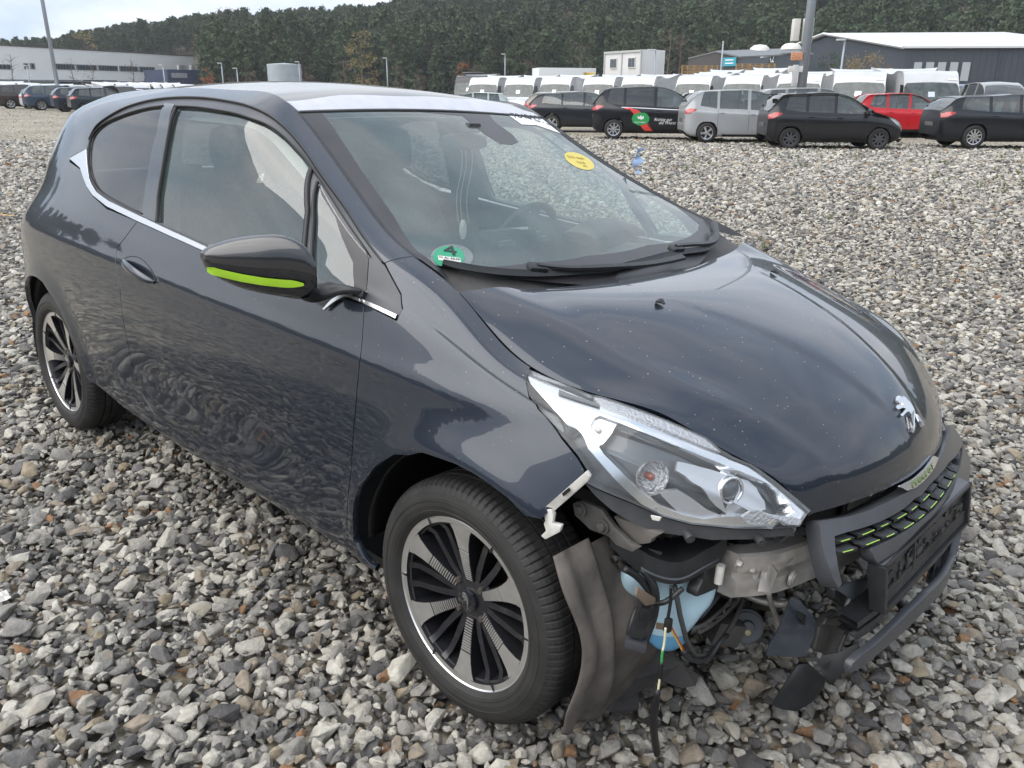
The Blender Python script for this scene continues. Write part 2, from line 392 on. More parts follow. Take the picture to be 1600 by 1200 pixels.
# ---- body side: (x, half width, z) at 12 heights for each station
LOW = [(.235, -.100), (.245, -.055), (.30, -.032), (.42, -.014), (.60, 0), (.76, -.003), (.89, -.026)]
STN = [  # s, widest, w7, z7, x11, w11, z11, bulge
    (-3.15, .56, .52, .98, -2.86, .46, 1.31), (-3.06, .69, .63, .99, -2.80, .48, 1.33), (-2.94, .785, .70, 1.0, -2.72, .50, 1.36),
    (-2.78, .835, .750, 1.015, -2.62, .52, 1.385), (-2.5, .862, .790, 1.03, -2.44, .535, 1.413), (-2.15, .868, .805, 1.033, -2.15, .546, 1.437),
    (-1.65, .866, .803, 1.015, -1.65, .55, 1.455), (-1.3, .863, .800, 1.0, -1.3, .549, 1.453), (-1.1, .862, .800, .99, -1.1, .549, 1.432),
    (-.95, .861, .80, .985, -.95, .560, 1.357), (-.8, .860, .80, .982, -.8, .585, 1.276), (-.6, .859, .80, .976, -.6, .632, 1.180),
    (-.4, .858, .80, .966, -.4, .676, 1.100), (-.15, .856, .798, .93, -.15, .692, 1.018), (.05, .850, .792, .872, .05, .710, .915),
    (.25, .815, .755, .805, .25, .668, .870), (.42, .735, .69, .745, .42, .600, .832), (.55, .625, .58, .69, .555, .500, .750), (.64, .50, .475, .63, .64, .418, .660)]
TU = [0, .05, .11, .23, .41, .57, .70, .81, .935, 1.085, 1.23, 1.33]
rows = []
for (s, wm, w7, z7, x11, w11, z11) in STN:
    k = (z7-.235)/(1.0-.235); r = []
    for z, dw in LOW:
        xo = s
        r.append((xo, -(wm+dw), .235+(z-.235)*k))
    tail = s < -2.4
    r.append((s+(x11-s)*.22 if tail else s, -w7, z7))
    for fw, fz in ((.17, .30), (.37, .62), (.64, .885)):
        r.append((s+(x11-s)*(.22+.78*fz) if tail else s, -(w7-(w7-w11)*fw), z7+(z11-z7)*fz))
    r.append((x11, -w11, z11)); rows.append(r)
def side_disp(G):
    G = G.copy(); x, z = G[..., 0], G[..., 2]; low = np.clip((.95-z)/.2, 0, 1)
    for cx, am in ((0, .012), (-2.538, .014)):
        r = np.hypot(x-cx, z-.305); G[..., 1] -= am*np.exp(-((r-.375)/.055)**2)*low
    G[..., 1] += .013*np.exp(-((z-.47)/.11)**2)*np.exp(-((x+1.25)/.55)**4)
    # two soft edges in the flank
    zc = .875+.035*np.clip((x+2.2)/1.8, -1, 1.2)*-1
    G[..., 1] -= .004*np.exp(-((z-zc)/.028)**2)*np.clip((x+2.7)/.4, 0, 1)*np.clip((.35-x)/.3, 0, 1)
    return G
S = Surf(rows, [r[0] for r in STN], TU, 440, 170, sm=6, disp=side_disp)
TT = 1.33
def pst(L, surf=None): return (surf or S).px(L)
HOODSIDE = [(722, 456), (750, 490), (790, 540), (822, 577)]
FRONTARCH = [(826, 820), (803.7, 793.7), (770, 763.7), (728.7, 733.7), (691, 718.7), (650, 718.7), (608.7, 741), (588, 778.7), (580.6, 823.7), (582, 862), (588, 899)]
REARARCH = [(172, 620), (169.5, 615.7), (160.5, 600), (147, 568.5), (131, 532.5), (120, 505.5), (106.5, 478.5), (93, 456), (79.5, 439), (66, 430), (54.7, 433.5)]
FGAP = [(542.5, 835), (548.7, 733.6), (555.8, 638.6), (563, 558), (567.7, 496), (569, 473)]
RGAP = [(214.6, 345.8), (195.8, 370.8), (184, 386), (181, 396), (187.5, 450), (195.8, 516.7), (208, 575), (223, 616.7), (241.7, 648)]
BELT_LO = [(214.6, 345.8), (271, 371), (325, 395), (400, 427), (500, 463), (569, 475)]
SILLB = [(541.6, 866.6), (461, 821.5), (385, 769), (323, 729), (290, 703), (233, 664), (195, 638)]
DBOT = [(241.7, 648), (330, 707), (440, 777), (542.5, 835)]
WSEDGE = [(470, 172), (496.9, 219), (543.8, 284.7), (590.6, 343.3), (628, 387), (641, 403)]
DRIP = [(598, 410), (579, 384.7), (545, 333), (510, 284), (480, 240), (451.9, 205.5), (423.7, 182), (395.6, 168), (367.5, 160), (330, 154), (292.5, 152), (257, 153.6), (227, 158.5), (198.7, 167), (178, 177), (158, 190), (147, 202), (139, 218), (136, 233)]
arcpts = lambda cx, r, a0, a1, n: [(cx+r*math.cos(math.radians(a0+(a1-a0)*i/n)), .305+r*math.sin(math.radians(a0+(a1-a0)*i/n))) for i in range(n+1)]
def xz2st(L):
    """(x, z) of the side view -> (s, t)"""
    o = []
    for x, z in L:
        d = (S.G[..., 0]-x)**2+(S.G[..., 2]-z)**2; i, j = np.unravel_index(d.argmin(), d.shape)
        o.append((S.s0+(S.s1-S.s0)*i/(S.Ns-1), S.t0+(S.t1-S.t0)*j/(S.Nt-1)))
    return np.array(o)
st_hood = pst(HOODSIDE); st_hood[:, 1] = TT
hl_back = [(823.4, 600), (828, 622), (840.6, 638), (878, 685), (903, 716), (914, 735), (911, 753.7)]
fender = np.vstack([st_hood, pst(hl_back), pst([(900, 766), (870, 790), (845, 812)]), xz2st(arcpts(0, .385, 57, 178, 16)), pst([(588, 896), (580, 893), (541.6, 866.6)]), pst(FGAP),
                    pst([(590, 486), (620, 501), (629, 483), (626.7, 459.4), (612.7, 433.7), (601, 411), (641, 403), (672, 421), (703, 437)])])
fender[-2:, 1] = TT; fender[-3, 1] = TT
panel('front_fender', S, fender, PAINT, car, edge=.012, h=.016)
st_ws = pst(WSEDGE); st_ws[:, 1] = TT
rail_back = [(s, TT) for s in (-1.3, -1.6, -2.0, -2.4, -2.8, -3.0, -3.15)][::-1]
rear_low = [(-3.15, .12), (-3.0, .10)]
side_out = np.vstack([pst(SILLB), xz2st(arcpts(-2.538, .385, 4, 184, 20)), [(-2.93, .08)], rear_low[::-1], [(-3.15, .5), (-3.15, .9)], rail_back, st_ws, pst([(601, 411)]),
                      pst(DRIP), pst([(128, 236), (110, 246), (108, 252), (125, 264), (133, 287), (143.7, 305), (166.7, 326)]), pst(RGAP), pst(DBOT)])
bs = panel('body_side', S, side_out, PAINT, car, edge=.012, h=.018)
dout = np.vstack([pst(BELT_LO), pst(FGAP[::-1]), pst(DBOT[::-1]), pst(RGAP[::-1])])
door = panel('door', S, dout, PAINT, car, edge=.012, h=.016)

# ---- window frames, side glass, bright strip
GL_DOOR = [(243, 346), (245.6, 307.5), (253, 260.6), (262.5, 204), (273.7, 167), (311, 168.5), (348.7, 174), (386, 183.5), (414, 194), (442.5, 213), (461, 231.6), (483, 256), (485.5, 264), (481, 320), (474, 395), (474, 447), (400, 414), (325, 383), (270, 358)]
GL_QTR = [(222, 335), (187.5, 319), (160, 303), (147.5, 287.5), (139.5, 262.5), (139.5, 232.5), (144.7, 212.5), (161, 195), (191, 181), (225, 170.5), (255, 166), (245, 204), (236, 240), (226, 297.5)]
GL_VENT = [(497.5, 283), (575, 400), (572, 455), (488, 440), (490, 380)]
frame_out = np.vstack([pst([(600, 412)]), pst(DRIP), pst([(137, 262), (140, 283), (150, 302), (170, 317), (217, 340), (271, 365), (325, 390), (400, 421), (500, 457), (569, 471), (590, 483), (620, 498), (628, 483), (625, 459.4), (611, 433.7)])])
fr = panel('window_frame', S, frame_out, PLASTG, car, holes=[pst(GL_DOOR), pst(GL_QTR), pst(GL_VENT)], lift=-.004, h=.02)
dg = panel('door_window', S, pst(GL_DOOR), DOORG, car, lift=-.009, inset=-.004, flange=0, h=.03)
qg = panel('rear_side_window', S, pst(GL_QTR), PRIVG, car, lift=-.005, inset=.001, flange=0, h=.03, label='dark tinted rear side window')
vg = panel('front_quarter_light', S, pst(GL_VENT), DOORG, car, lift=-.006, inset=-.002, flange=0, h=.03)
panel('quarter_light_border', S, pst([(497.5, 283), (575, 400), (572, 455), (551, 451), (549, 410), (521.7, 338), (500, 303)]), FRIT, vg, lift=-.0045, flange=0)
bp = panel('pillar_cover', S, pst([(258, 160), (273, 162), (262, 204), (252, 260), (244.5, 307), (242, 347), (220, 337), (226, 297), (236, 237), (245, 204)]), GLOSSBLK, car, lift=0, flange=.006)
for nm, L, w in (('window_seal', [(245, 346), (246.6, 307.5), (254, 260.6), (263.5, 204), (274.5, 168)], .010), ('window_seal', [(485.5, 264), (480, 330), (473.5, 400), (474, 447)], .016), ('window_seal', [(496, 284), (489.5, 345), (487, 400), (487, 440)], .009),
                 ('roof_seal', DRIP[:-1], .006), ('window_seal', [(273.7, 166), (311, 167.8), (348.7, 173.4), (386, 182.8), (414, 193), (442.5, 212), (461, 230.6), (483, 256), (520, 312), (560, 374), (576, 400)], .005),
                 ('window_seal', [(222, 334), (187.5, 318), (160, 302), (147.5, 288), (139, 262.5), (139, 232.5), (144.2, 212.5), (160.5, 195), (190.5, 180.5), (225, 170), (255, 165.5)], .005)):
    st = pst(L); st = cspline(np.linspace(0, 1, len(st)), st, np.linspace(0, 1, 60)) if len(L) > 8 else dens(st, .02)
    G = ribbon(S, st, [(-w/2, -.004), (-w/2*.8, .003), (0, .0045), (w/2*.8, .003), (w/2, -.004)])
    sl = MB().grid(G).build(nm, SEAL, car, smooth=True); mirror(sl)
CH_UP = [(136, 233), (138, 262), (141, 281), (151, 299), (171, 313.5), (217, 335.5), (271, 361), (325, 385.5), (400, 417), (500, 453), (545, 458), (568, 466.5), (600, 481), (622, 491)]
CH_LO = [(109, 248), (126, 263), (131, 278), (136, 291), (145.5, 305.5), (168, 323.5), (215, 346), (270, 371), (325, 395.5), (400, 427), (500, 463), (545, 466), (568, 475), (598, 489), (619, 499)]
def st_smooth(L, n=70):
    st = pst(L); d = np.r_[0, np.cumsum(np.linalg.norm(np.diff(st, axis=0), axis=1))]; return np.stack([np.interp(np.linspace(0, d[-1], n), d, st[:, k]) for k in (0, 1)], 1)
chs = panel('belt_strip', S, np.vstack([st_smooth(CH_UP), pst(CH_LO)[::-1]]), SATIN, car, lift=.004, flange=.006, h=.01, edge=.01)

# ---- door handle: dished recess and a bar
hp = [(194, 404), (205, 400), (222, 405), (238, 424), (243, 441), (232, 443), (214, 434), (200, 420)]
hs = cspline(np.linspace(0, 1, 9), pst(hp+[hp[0]]), np.linspace(0, 1, 33))[:-1]
cs = hs.mean(0); m_ = MB(); rings = []
for k, (sc, dp) in enumerate(((1.0, .0015), (.96, .001), (.84, -.006), (.6, -.013), (.3, -.016), (.02, -.017))):
    q = cs+(hs-cs)*sc; rings.append(S.ev(q)+S.nrm(q)*dp)
R_ = np.array(rings); R_ = np.concatenate([R_, R_[:, :1]], 1)
hr = m_.grid(R_).build('handle_recess', PAINT, door, smooth=True)
ha, hb = pst([(195, 408)])[0], pst([(243, 441)])[0]
st = np.array([ha+(hb-ha)*k for k in np.linspace(0, 1, 24)]); lifts = .004+.024*np.sin(np.linspace(0, math.pi, 24))**.6
P = S.ev(st)+S.nrm(st)*lifts[:, None]; Tn = (P[-1]-P[0]); Tn /= np.linalg.norm(Tn); n0 = S.nrm([cs])[0]; A = np.cross(Tn, n0)
wd = .004+.0125*np.sin(np.linspace(0, math.pi, 24))**.5; G = []
for i in range(24):
    G.append([P[i]+A*wd[i]*math.cos(a)+n0*.0065*math.sin(a)*min(1, wd[i]/.012) for a in np.linspace(0, 2*math.pi, 15)])
MB().grid(G).build('door_handle', PAINT, door, smooth=True)
# fuel-flap like dent reflection is geometry: a shallow oval swage behind the rear arch is part of the side

# ---- mirror
mir = empty('mirror', parent=car); 
def lo(sec, n=28, pw=2.3):
    """closed rings: (centre, side vec, up vec) super-ellipses"""
    G = []
    for c, a, b in sec:
        c, a, b = map(lambda q: np.array(q, float), (c, a, b))
        ring = []
        for k in range(n+1):
            t = 2*math.pi*k/n; ct, s_ = math.cos(t), math.sin(t)
            ring.append(c+a*math.copysign(abs(ct)**(2/pw), ct)+b*math.copysign(abs(s_)**(2/pw), s_))
        G.append(ring)
    return np.array(G)
# housing spans across the car (y); its cross-section is (x, z)
ms = []
MO = [(328, 399, 409), (337, 392, 426), (352, 386, 438), (375, 379, 449), (400, 374, 457), (425, 371, 462), (448, 371, 466), (466, 375, 469), (481, 384, 469), (491, 401, 464), (497, 420, 452)]
EI = V(494, 437, y=-.875)
for u_, v0_, v1_ in MO:
    y_ = -1.045+(u_-328)/169*.17; p0, p1 = V(u_, v0_, y=y_), V(u_, v1_, y=y_); hh = (p0[2]-p1[2])/2
    ms.append(((p0+p1)/2+[-.035, 0, 0], (.008+.052*min(1, hh/.065), 0, 0), (0, 0, hh)))
GM = lo(ms, 40, 2.5); K = GM.shape[1]
def mpart(name, m, a0, a1, grow=0, q0=0, q1=None, parent=mir, label=None):
    t = np.linspace(0, 2*math.pi, K); idx = [i for i in range(K) if a0 <= math.degrees(t[i]) <= a1]
    A = GM[q0:q1][:, idx]; c = GM[q0:q1].mean(1, keepdims=True); A = c+(A-c)*(1+grow)
    ds = np.linspace(0, 1, A.shape[0]); A = cspline(ds, A, np.linspace(0, 1, 26))
    return MB().grid(A).build(name, m, parent, smooth=True, label=label)
mb = MB(); ds = np.linspace(0, 1, len(GM)); A = cspline(ds, GM, np.linspace(0, 1, 34)); mb.grid(A); mb.add(A[0][:-1], [tuple(range(K-1))]); mb.add(A[-1][:-1], [tuple(range(K-1))[::-1]])
mb.build('mirror_housing', GLOSSBLK, mir, smooth=True, angle=50)
mpart('mirror_cap', mat('mirror_cap_paint', (.009, .009, .013), .3, .1, coat=1), 0, 183, .02, label='dark glossy mirror cap')
# lime stripe on the forward face, and the glass facing back
st_ = []
for u_ in np.linspace(329, 462, 24):
    y_ = -1.045+(u_-328)/169*.17; vc = np.interp(u_, [329, 345, 370, 400, 430, 462], [423, 427, 432, 436.5, 439.5, 441]); hv = 6.2*min(1, ((u_-328)/12)**.5+.3)*min(1, max(0, (464-u_)/22)**.5)
    k = np.interp(u_, [q_[0] for q_ in MO], range(len(MO))); i = min(int(k), len(MO)-2); fr_ = k-i; cx = ms[i][0][0]*(1-fr_)+ms[i+1][0][0]*fr_; cz = ms[i][0][2]*(1-fr_)+ms[i+1][0][2]*fr_; aa_ = ms[i][1][0]*(1-fr_)+ms[i+1][1][0]*fr_; bb_ = ms[i][2][2]*(1-fr_)+ms[i+1][2][2]*fr_
    row = []
    for e in (-1, -.4, .4, 1):
        z_ = V(u_, vc-e*hv, y=y_)[2]; q_ = max(-.97, min(.97, (z_-cz)/bb_)); row.append((cx+aa_*1.08*(1-abs(q_)**2.5)**(1/2.5)+.006, y_, z_))
    st_.append(row)
MB().grid(st_).build('mirror_stripe', GREEN, mir, smooth=True, label='lime green stripe')
gm = cspline(np.linspace(0, 1, len(GM)), GM, np.linspace(.22, .95, 16)); gb = []
for r in gm: c = r.mean(0); gb.append([(c[0]-.058, c[1], z) for z in np.linspace(c[2]-.055*(r[:, 2].max()-c[2])/.08, c[2]+.06*(r[:, 2].max()-c[2])/.08, 6)])
MB().grid(gb).build('mirror_glass', CHROME, mir, smooth=True)
# arm: from the inner end of the housing down to the door corner
pa = smooth_curve([V(484, 452, y=-.90)+[-.03, 0, 0], V(500, 462, y=-.865)+[-.025, 0, 0], V(519, 456, y=-.84)+[-.012, 0, 0], V(538, 453, y=-.82), V(556, 455, y=-.80)], 16)
G = lo([(p, np.array([.042-.022*k, 0, .004]), np.array([0, .004, .027*(1-.72*k)])) for p, k in zip(pa, np.linspace(0, 1, 16))], 20, 2.2)
MB().grid(G).build('mirror_arm', PLAST, mir, smooth=True)
tri = panel('mirror_foot', S, pst([(500, 447), (520, 441), (545, 449), (574, 456), (569, 467), (543, 460), (524, 468), (511, 481), (500, 478)]), PLAST, mir, lift=.010, flange=.014)
panel('mirror_foot_strip', S, pst([(509, 484), (523, 468.5), (541, 459.5), (556, 462), (568, 468), (568, 474), (553, 468), (542, 466), (527, 474), (512, 486)]), SATIN, mir, lift=.0125, flange=.006)
for o in (bs, door, fr, dg, qg, vg, bp, chs): 
    c = mirror(o)
    for ch in list(o.children): k = ch.copy(); COL.objects.link(k); k.parent = c

# ---- windscreen
Wt = np.linspace(0, 1, 30); es = -.32+(-1.018+.32)*Wt; E = S.ev(np.stack([es, np.full(30, TT)], 1))
E[0] += (0, 0, -.006)
B = np.linspace(-1, 1, 41); GW = np.zeros((30, 41, 3))
for i, a in enumerate(Wt):
    bx, bz = .27*(1-a)**1.1+.0, -.085*(1-a)**1.6+.014*a+.02*a*(1-a)*2
    q = 1-B**2; w = -E[i][1]-.004
    GW[i, :, 0] = E[i][0]+bx*q; GW[i, :, 1] = B*w; GW[i, :, 2] = E[i][2]-.004+bz*q
SW = Surf(None, (0, 1), (-1, 1), raw=GW)
if SW.N[15, 20, 2] < 0: SW.flip()
ww = panel('windscreen', SW, [(0, -.995), (1, -.995), (1, .995), (0, .995)], WSG, car, h=.025, edge=.02, flange=0, inset=0)
vis = [(506, 178), (550, 175.5), (600, 175.5), (650, 178), (722, 181), (757, 210), (782, 225), (800, 227), (810, 222), (800, 210), (775, 192), (762, 182), (790, 181), (842, 183), (900, 218), (950, 249), (1000, 282), (1050, 318), (1092, 350), (1090, 360), (1012, 383), (919, 399.5), (825, 411), (745, 418), (690, 414), (672, 408), (651, 392), (614, 336), (567, 270), (530, 214)]
vst = pst(vis, SW)
panel('glass_border', SW, [(0, -.99), (1, -.99), (1, .99), (0, .99)], FRIT, ww, holes=[vst], h=.025, edge=.012, flange=0, inset=0, lift=.0006)
ST = lambda L, nm, m, par=ww, lift=.0014, **k: panel(nm, SW, pst(L, SW), m, par, lift=lift, flange=0, inset=0, h=.01, edge=.006, **k)
def oval(cx, cy, rx, ry, rot=0, n=28):
    c, s_ = math.cos(rot), math.sin(rot); return [(cx+rx*math.cos(a)*c-ry*math.sin(a)*s_, cy+rx*math.cos(a)*s_+ry*math.sin(a)*c) for a in np.linspace(0, 2*math.pi, n, endpoint=False)]
stk = ST(oval(701, 402, 25, 17), 'emission_sticker', mat('sticker_green', (.01, .26, .13), .4), label='round green environmental sticker with a black 4')
ST(oval(706, 402, 33, 20), 'sticker_backing', glass('clear_film', (.9, .9, .9), dust=.25, dustcol=(.4, .42, .4)), stk, lift=.0006)
ST([(684, 400), (719, 404), (720, 411), (685, 407)], 'sticker_field', WHITEP, stk, lift=.0018)
right = V(760, 400, y=-.5)-V(690, 400, y=-.62)
def on_ws(nm, s, a, b, size, m, par, up=.002, shear=0, rdir=None):
    st = SW.px([(a, b)])[0]; r = (SW.ev([SW.px([(a+15, b+2)])[0]])[0]-SW.ev([st])[0]) if rdir is None else rdir
    M = frame_on(SW, st, r); M.translation += Vector(SW.nrm([st])[0])*up; return text_mesh(nm, s, size, m, par, M, .0003, shear=shear)
BLK = mat('print_black', (.01, .01, .012), .5)
on_ws('sticker_number', '4', 703, 393, .075, BLK, stk)
on_ws('sticker_print', 'H AI 4549', 702, 405.5, .013, BLK, stk, .003)
ys = ST(oval(905, 252, 25, 10.5, .42), 'oval_sticker', mat('sticker_yellow', (.62, .50, .10), .5), label='yellow oval sticker with handwriting')
for dx, dy, s_ in ((-6, -5, 'ECO clean'), (2, 3, '12/18'), (8, 8, 'ok')): on_ws('handwriting', s_, 905+dx, 252+dy, .022, mat('pen', (.35, .27, .03), .6), ys)
pp = ST([(793, 176), (852, 178), (884, 201), (838, 196), (815, 195)], 'paper_note', mat('paper', (.75, .76, .78), .7), label='white paper note with black print')
on_ws('note_print', '704844-1', 829, 184, .05, BLK, pp)
on_ws('note_print', 'Nr. 208  *  03-22', 846, 192, .018, BLK, pp)
ws_seal = []
for b in (-1.0, 1.0):
    st = np.stack([np.linspace(.0, 1, 30), np.full(30, b)], 1); G = ribbon(SW, st, [(-.009, -.004), (-.008, .002), (0, .003), (.008, .002), (.009, -.004)])
    MB().grid(G).build('windscreen_seal', SEAL, car, smooth=True)

# ---- roof
xs = np.linspace(-1.03, -2.86, 60); GR = np.zeros((60, 41, 3))
ed = S.ev(np.stack([np.linspace(-1.022, -3.15, 60), np.full(60, TT)], 1))
for i in range(60):
    w = -ed[i][1]-.003; a = (-ed[i][0]-1.02)/1.84; cr = np.interp(a, [0, .1, .25, .55, 1], [.014, .028, .042, .052, .06]); q = 1-B**2
    GR[i, :, 0] = ed[i][0]-.02*q*max(0, 1-a*5)+(-.10*q*max(0, (a-.8)*5)); GR[i, :, 1] = B*w; GR[i, :, 2] = ed[i][2]-.004+cr*q*(.85+.15*q)
for _ in range(4): H = GR.copy(); H[1:-1] = .25*GR[:-2]+.5*GR[1:-1]+.25*GR[2:]; GR = H
SR = Surf(None, (0, 1), (-1, 1), raw=GR)
if SR.N[30, 20, 2] < 0: SR.flip()
rf = panel('roof', SR, [(0.004, -.995), (1, -.995), (1, .995), (0.004, .995)], ROOFP, car, h=.04, edge=.03)
tp_u = [(453, 158.5), (490, 154), (525, 151), (570, 149.5), (600, 149.5), (640, 151), (675, 153), (712, 154.5), (750, 156), (790, 164), (851, 177)]
tp_l = [(471, 170), (500, 166), (525, 163.5), (570, 162), (605, 162), (630, 164.5), (662, 167.5), (700, 168.5), (740, 170), (772, 171), (800, 168.8), (826, 174), (851, 178)]
ts = pst(tp_u, SR); 
lower = np.array([(0.006, b) for b in np.linspace(.985, -.985, 30)])
up_ = np.stack([np.interp(np.linspace(-.985, .985, 30), ts[:, 1], ts[:, 0]), np.linspace(-.985, .985, 30)], 1); up_[:, 0] = np.clip(up_[:, 0], .018, .075)
up_[:, 0] += .003*np.sin(up_[:, 1]*9)
tape = panel('protective_tape', SR, np.vstack([lower, up_]), FILM, car, lift=.002, flange=.0015, h=.02, edge=.012, inset=0, label='white film tape along the front edge of the roof')
for b in (-1, 1):
    G = ribbon(SR, np.stack([np.linspace(0, 1, 50), np.full(50, b)], 1), [(-.006, -.006), (-.005, 0), (.005, 0), (.006, -.006)]); MB().grid(G).build('roof_seal', SEAL, car, smooth=True)

# ---- tail: closed between the two body sides
et = S.ev(np.stack([np.full(60, -3.15), np.linspace(.1, TT, 60)], 1)); GT = np.zeros((60, 31, 3)); Bt = np.linspace(-1, 1, 31)
for i in range(60):
    q = (1-np.abs(Bt)**2.6); bow = .045 if et[i][2] < 1.2 else .045-.03*(et[i][2]-1.2)/.2
    if et[i][2] < .62: bow += .03*min(1, (.62-et[i][2])/.08)
    GT[i, :, 0] = et[i][0]-bow*q; GT[i, :, 1] = Bt*-et[i][1]; GT[i, :, 2] = et[i][2]+.03*q*(i/60)**3
STl = Surf(None, (0, 1), (-1, 1), raw=GT)
if STl.N[30, 15, 0] > 0: STl.flip()
panel('rear_bumper', STl, [(0, -1), (.36, -1), (.36, 1), (0, 1)], PAINT, car, h=.05, edge=.04)
tg = panel('tailgate', STl, [(.365, -.9), (1, -1), (1, 1), (.365, .9)], PAINT, car, h=.05, edge=.04, holes=[[(.66, -.8), (.93, -.85), (.93, .85), (.66, .8)]])
panel('rear_window', STl, [(.66, -.8), (.93, -.85), (.93, .85), (.66, .8)], PRIVG, tg, h=.06, edge=.04, lift=-.003, flange=0)
TAILR = mat('tail_red', (.35, .01, .012), .15, coat=1)
for sd_ in (1, -1):
    tl = panel('tail_light', S, [(-3.15, .62), (-3.15, .80), (-3.03, .805), (-2.97, .77), (-3.0, .70), (-3.08, .62)], TAILR, car, lift=.008, flange=.012, h=.03)
    if sd_ < 0: tl.scale = (1, -1, 1)
# ---- bonnet
HC = np.array([(-.05, 1.006), (.14, 1.002), (.32, .963), (.46, .914), (.58, .850), (.655, .790), (.704, .722), (.721, .656)])
_e = S.ev([(-.163, TT), (-.05, TT), (.085, TT)])
HE = np.array([tuple(p*[1, -1, 1]+[0, -.002, 0]) for p in _e]+[(.24, .668, .872), (.37, .618, .855), (.48, .555, .795), (.575, .480, .735), (.634, .418, .648)])
hs_ = np.linspace(0, 1, 8); a = np.linspace(0, 1, 120); hc = cspline(hs_, HC, a); he = cspline(hs_, HE, a); Bh = np.linspace(-1, 1, 161)
ex = np.interp(a, [0, .5, 1], [3.2, 2.8, 2.2])
GH = np.zeros((120, 161, 3))
for i in range(120):
    b = np.abs(Bh); y = Bh*he[i][1]; x = hc[i][0]+(he[i][0]-hc[i][0])*b**2; z = he[i][2]+(hc[i][1]-he[i][2])*(1-b**ex[i])
    yc = .205-np.clip(hc[i][0]-.30, -.4, 1)*.37
    z = z+.0045/(1+np.exp((np.abs(y)-yc)/.006))*min(1, max(0, (a[i]-.1)/.3))*min(1, max(0, (.93-a[i])/.1))
    ridge = np.interp(a[i], [0, .5, 1], [.86, .80, .72]); z = z+.009*np.exp(-((b-ridge)/.085)**2)*min(1, (1-a[i])*3)*(b < 1)
    z = z-.004*(b > .97)*(b-.97)/.03
    GH[i, :, 0] = x; GH[i, :, 1] = y; GH[i, :, 2] = z
SH = Surf(None, (0, 1), (-1, 1), raw=GH)
if SH.N[10, 80, 2] < 0: SH.flip()
cowl = [(0.0, b) for b in np.linspace(-1, 1, 41)]
hood = panel('bonnet', SH, [(0.004, b) for b in np.linspace(-.996, .996, 61)]+[(q, .996) for q in np.linspace(.02, 1, 50)]+[(1, b) for b in np.linspace(.98, -.996, 61)]+[(q, -.996) for q in np.linspace(.98, .02, 50)], PAINT, car, h=.022, edge=.015, inset=.001, flange=.022)
for c in ((1031, 476), (1210, 428)):
    st = SH.px([c])[0]; p = SH.ev([st])[0]; m_ = MB()
    G = lo([(p+np.array([.012-.024*k, 0, .004+.006*math.sin(math.pi*k)]), (0, .012*math.sin(math.pi*max(.08, min(.95, k)))**.6, 0), (0, 0, .006*math.sin(math.pi*max(.08, min(.95, k))))) for k in np.linspace(0, 1, 9)], 14, 2)
    MB().grid(G).build('washer_nozzle', PLAST, car, smooth=True)
# lion badge
LION = [(235, 312), (248, 303), (262, 300), (280, 304), (300, 303), (312, 318), (330, 336), (345, 352), (362, 380), (378, 410), (386, 448), (380, 480), (377, 520), (380, 560), (368, 590), (355, 578), (362, 545), (353, 500), (345, 452), (330, 428), (312, 432), (300, 443), (282, 461), (267, 446), (286, 420), (303, 404), (275, 396), (248, 407), (233, 388), (246, 371), (278, 370), (268, 354), (250, 356), (233, 338)]
LEG = [(384, 440), (400, 452), (418, 480), (446, 505), (448, 530), (428, 545), (414, 532), (420, 512), (402, 500), (388, 470)]
badge_mats = SATIN
b0 = None
for L in (LION, LEG):
    st = SH.px([(1350+p/5, 560+q/5) for p, q in L]); P = SH.ev(st); n = SH.nrm(st)
    c = P.mean(0); ins = c+(P-c)*.86
    m_ = MB(); k = len(P); m_.add(np.vstack([P+n*.001, P+n*.006, ins+n*.009]), [(i, (i+1) % k, k+(i+1) % k, k+i) for i in range(k)]+[(k+i, k+(i+1) % k, 2*k+(i+1) % k, 2*k+i) for i in range(k)]+[tuple(2*k+i for i in range(k))])
    o = m_.build('lion_badge', SATIN, hood if b0 is None else b0, smooth=False); b0 = b0 or o

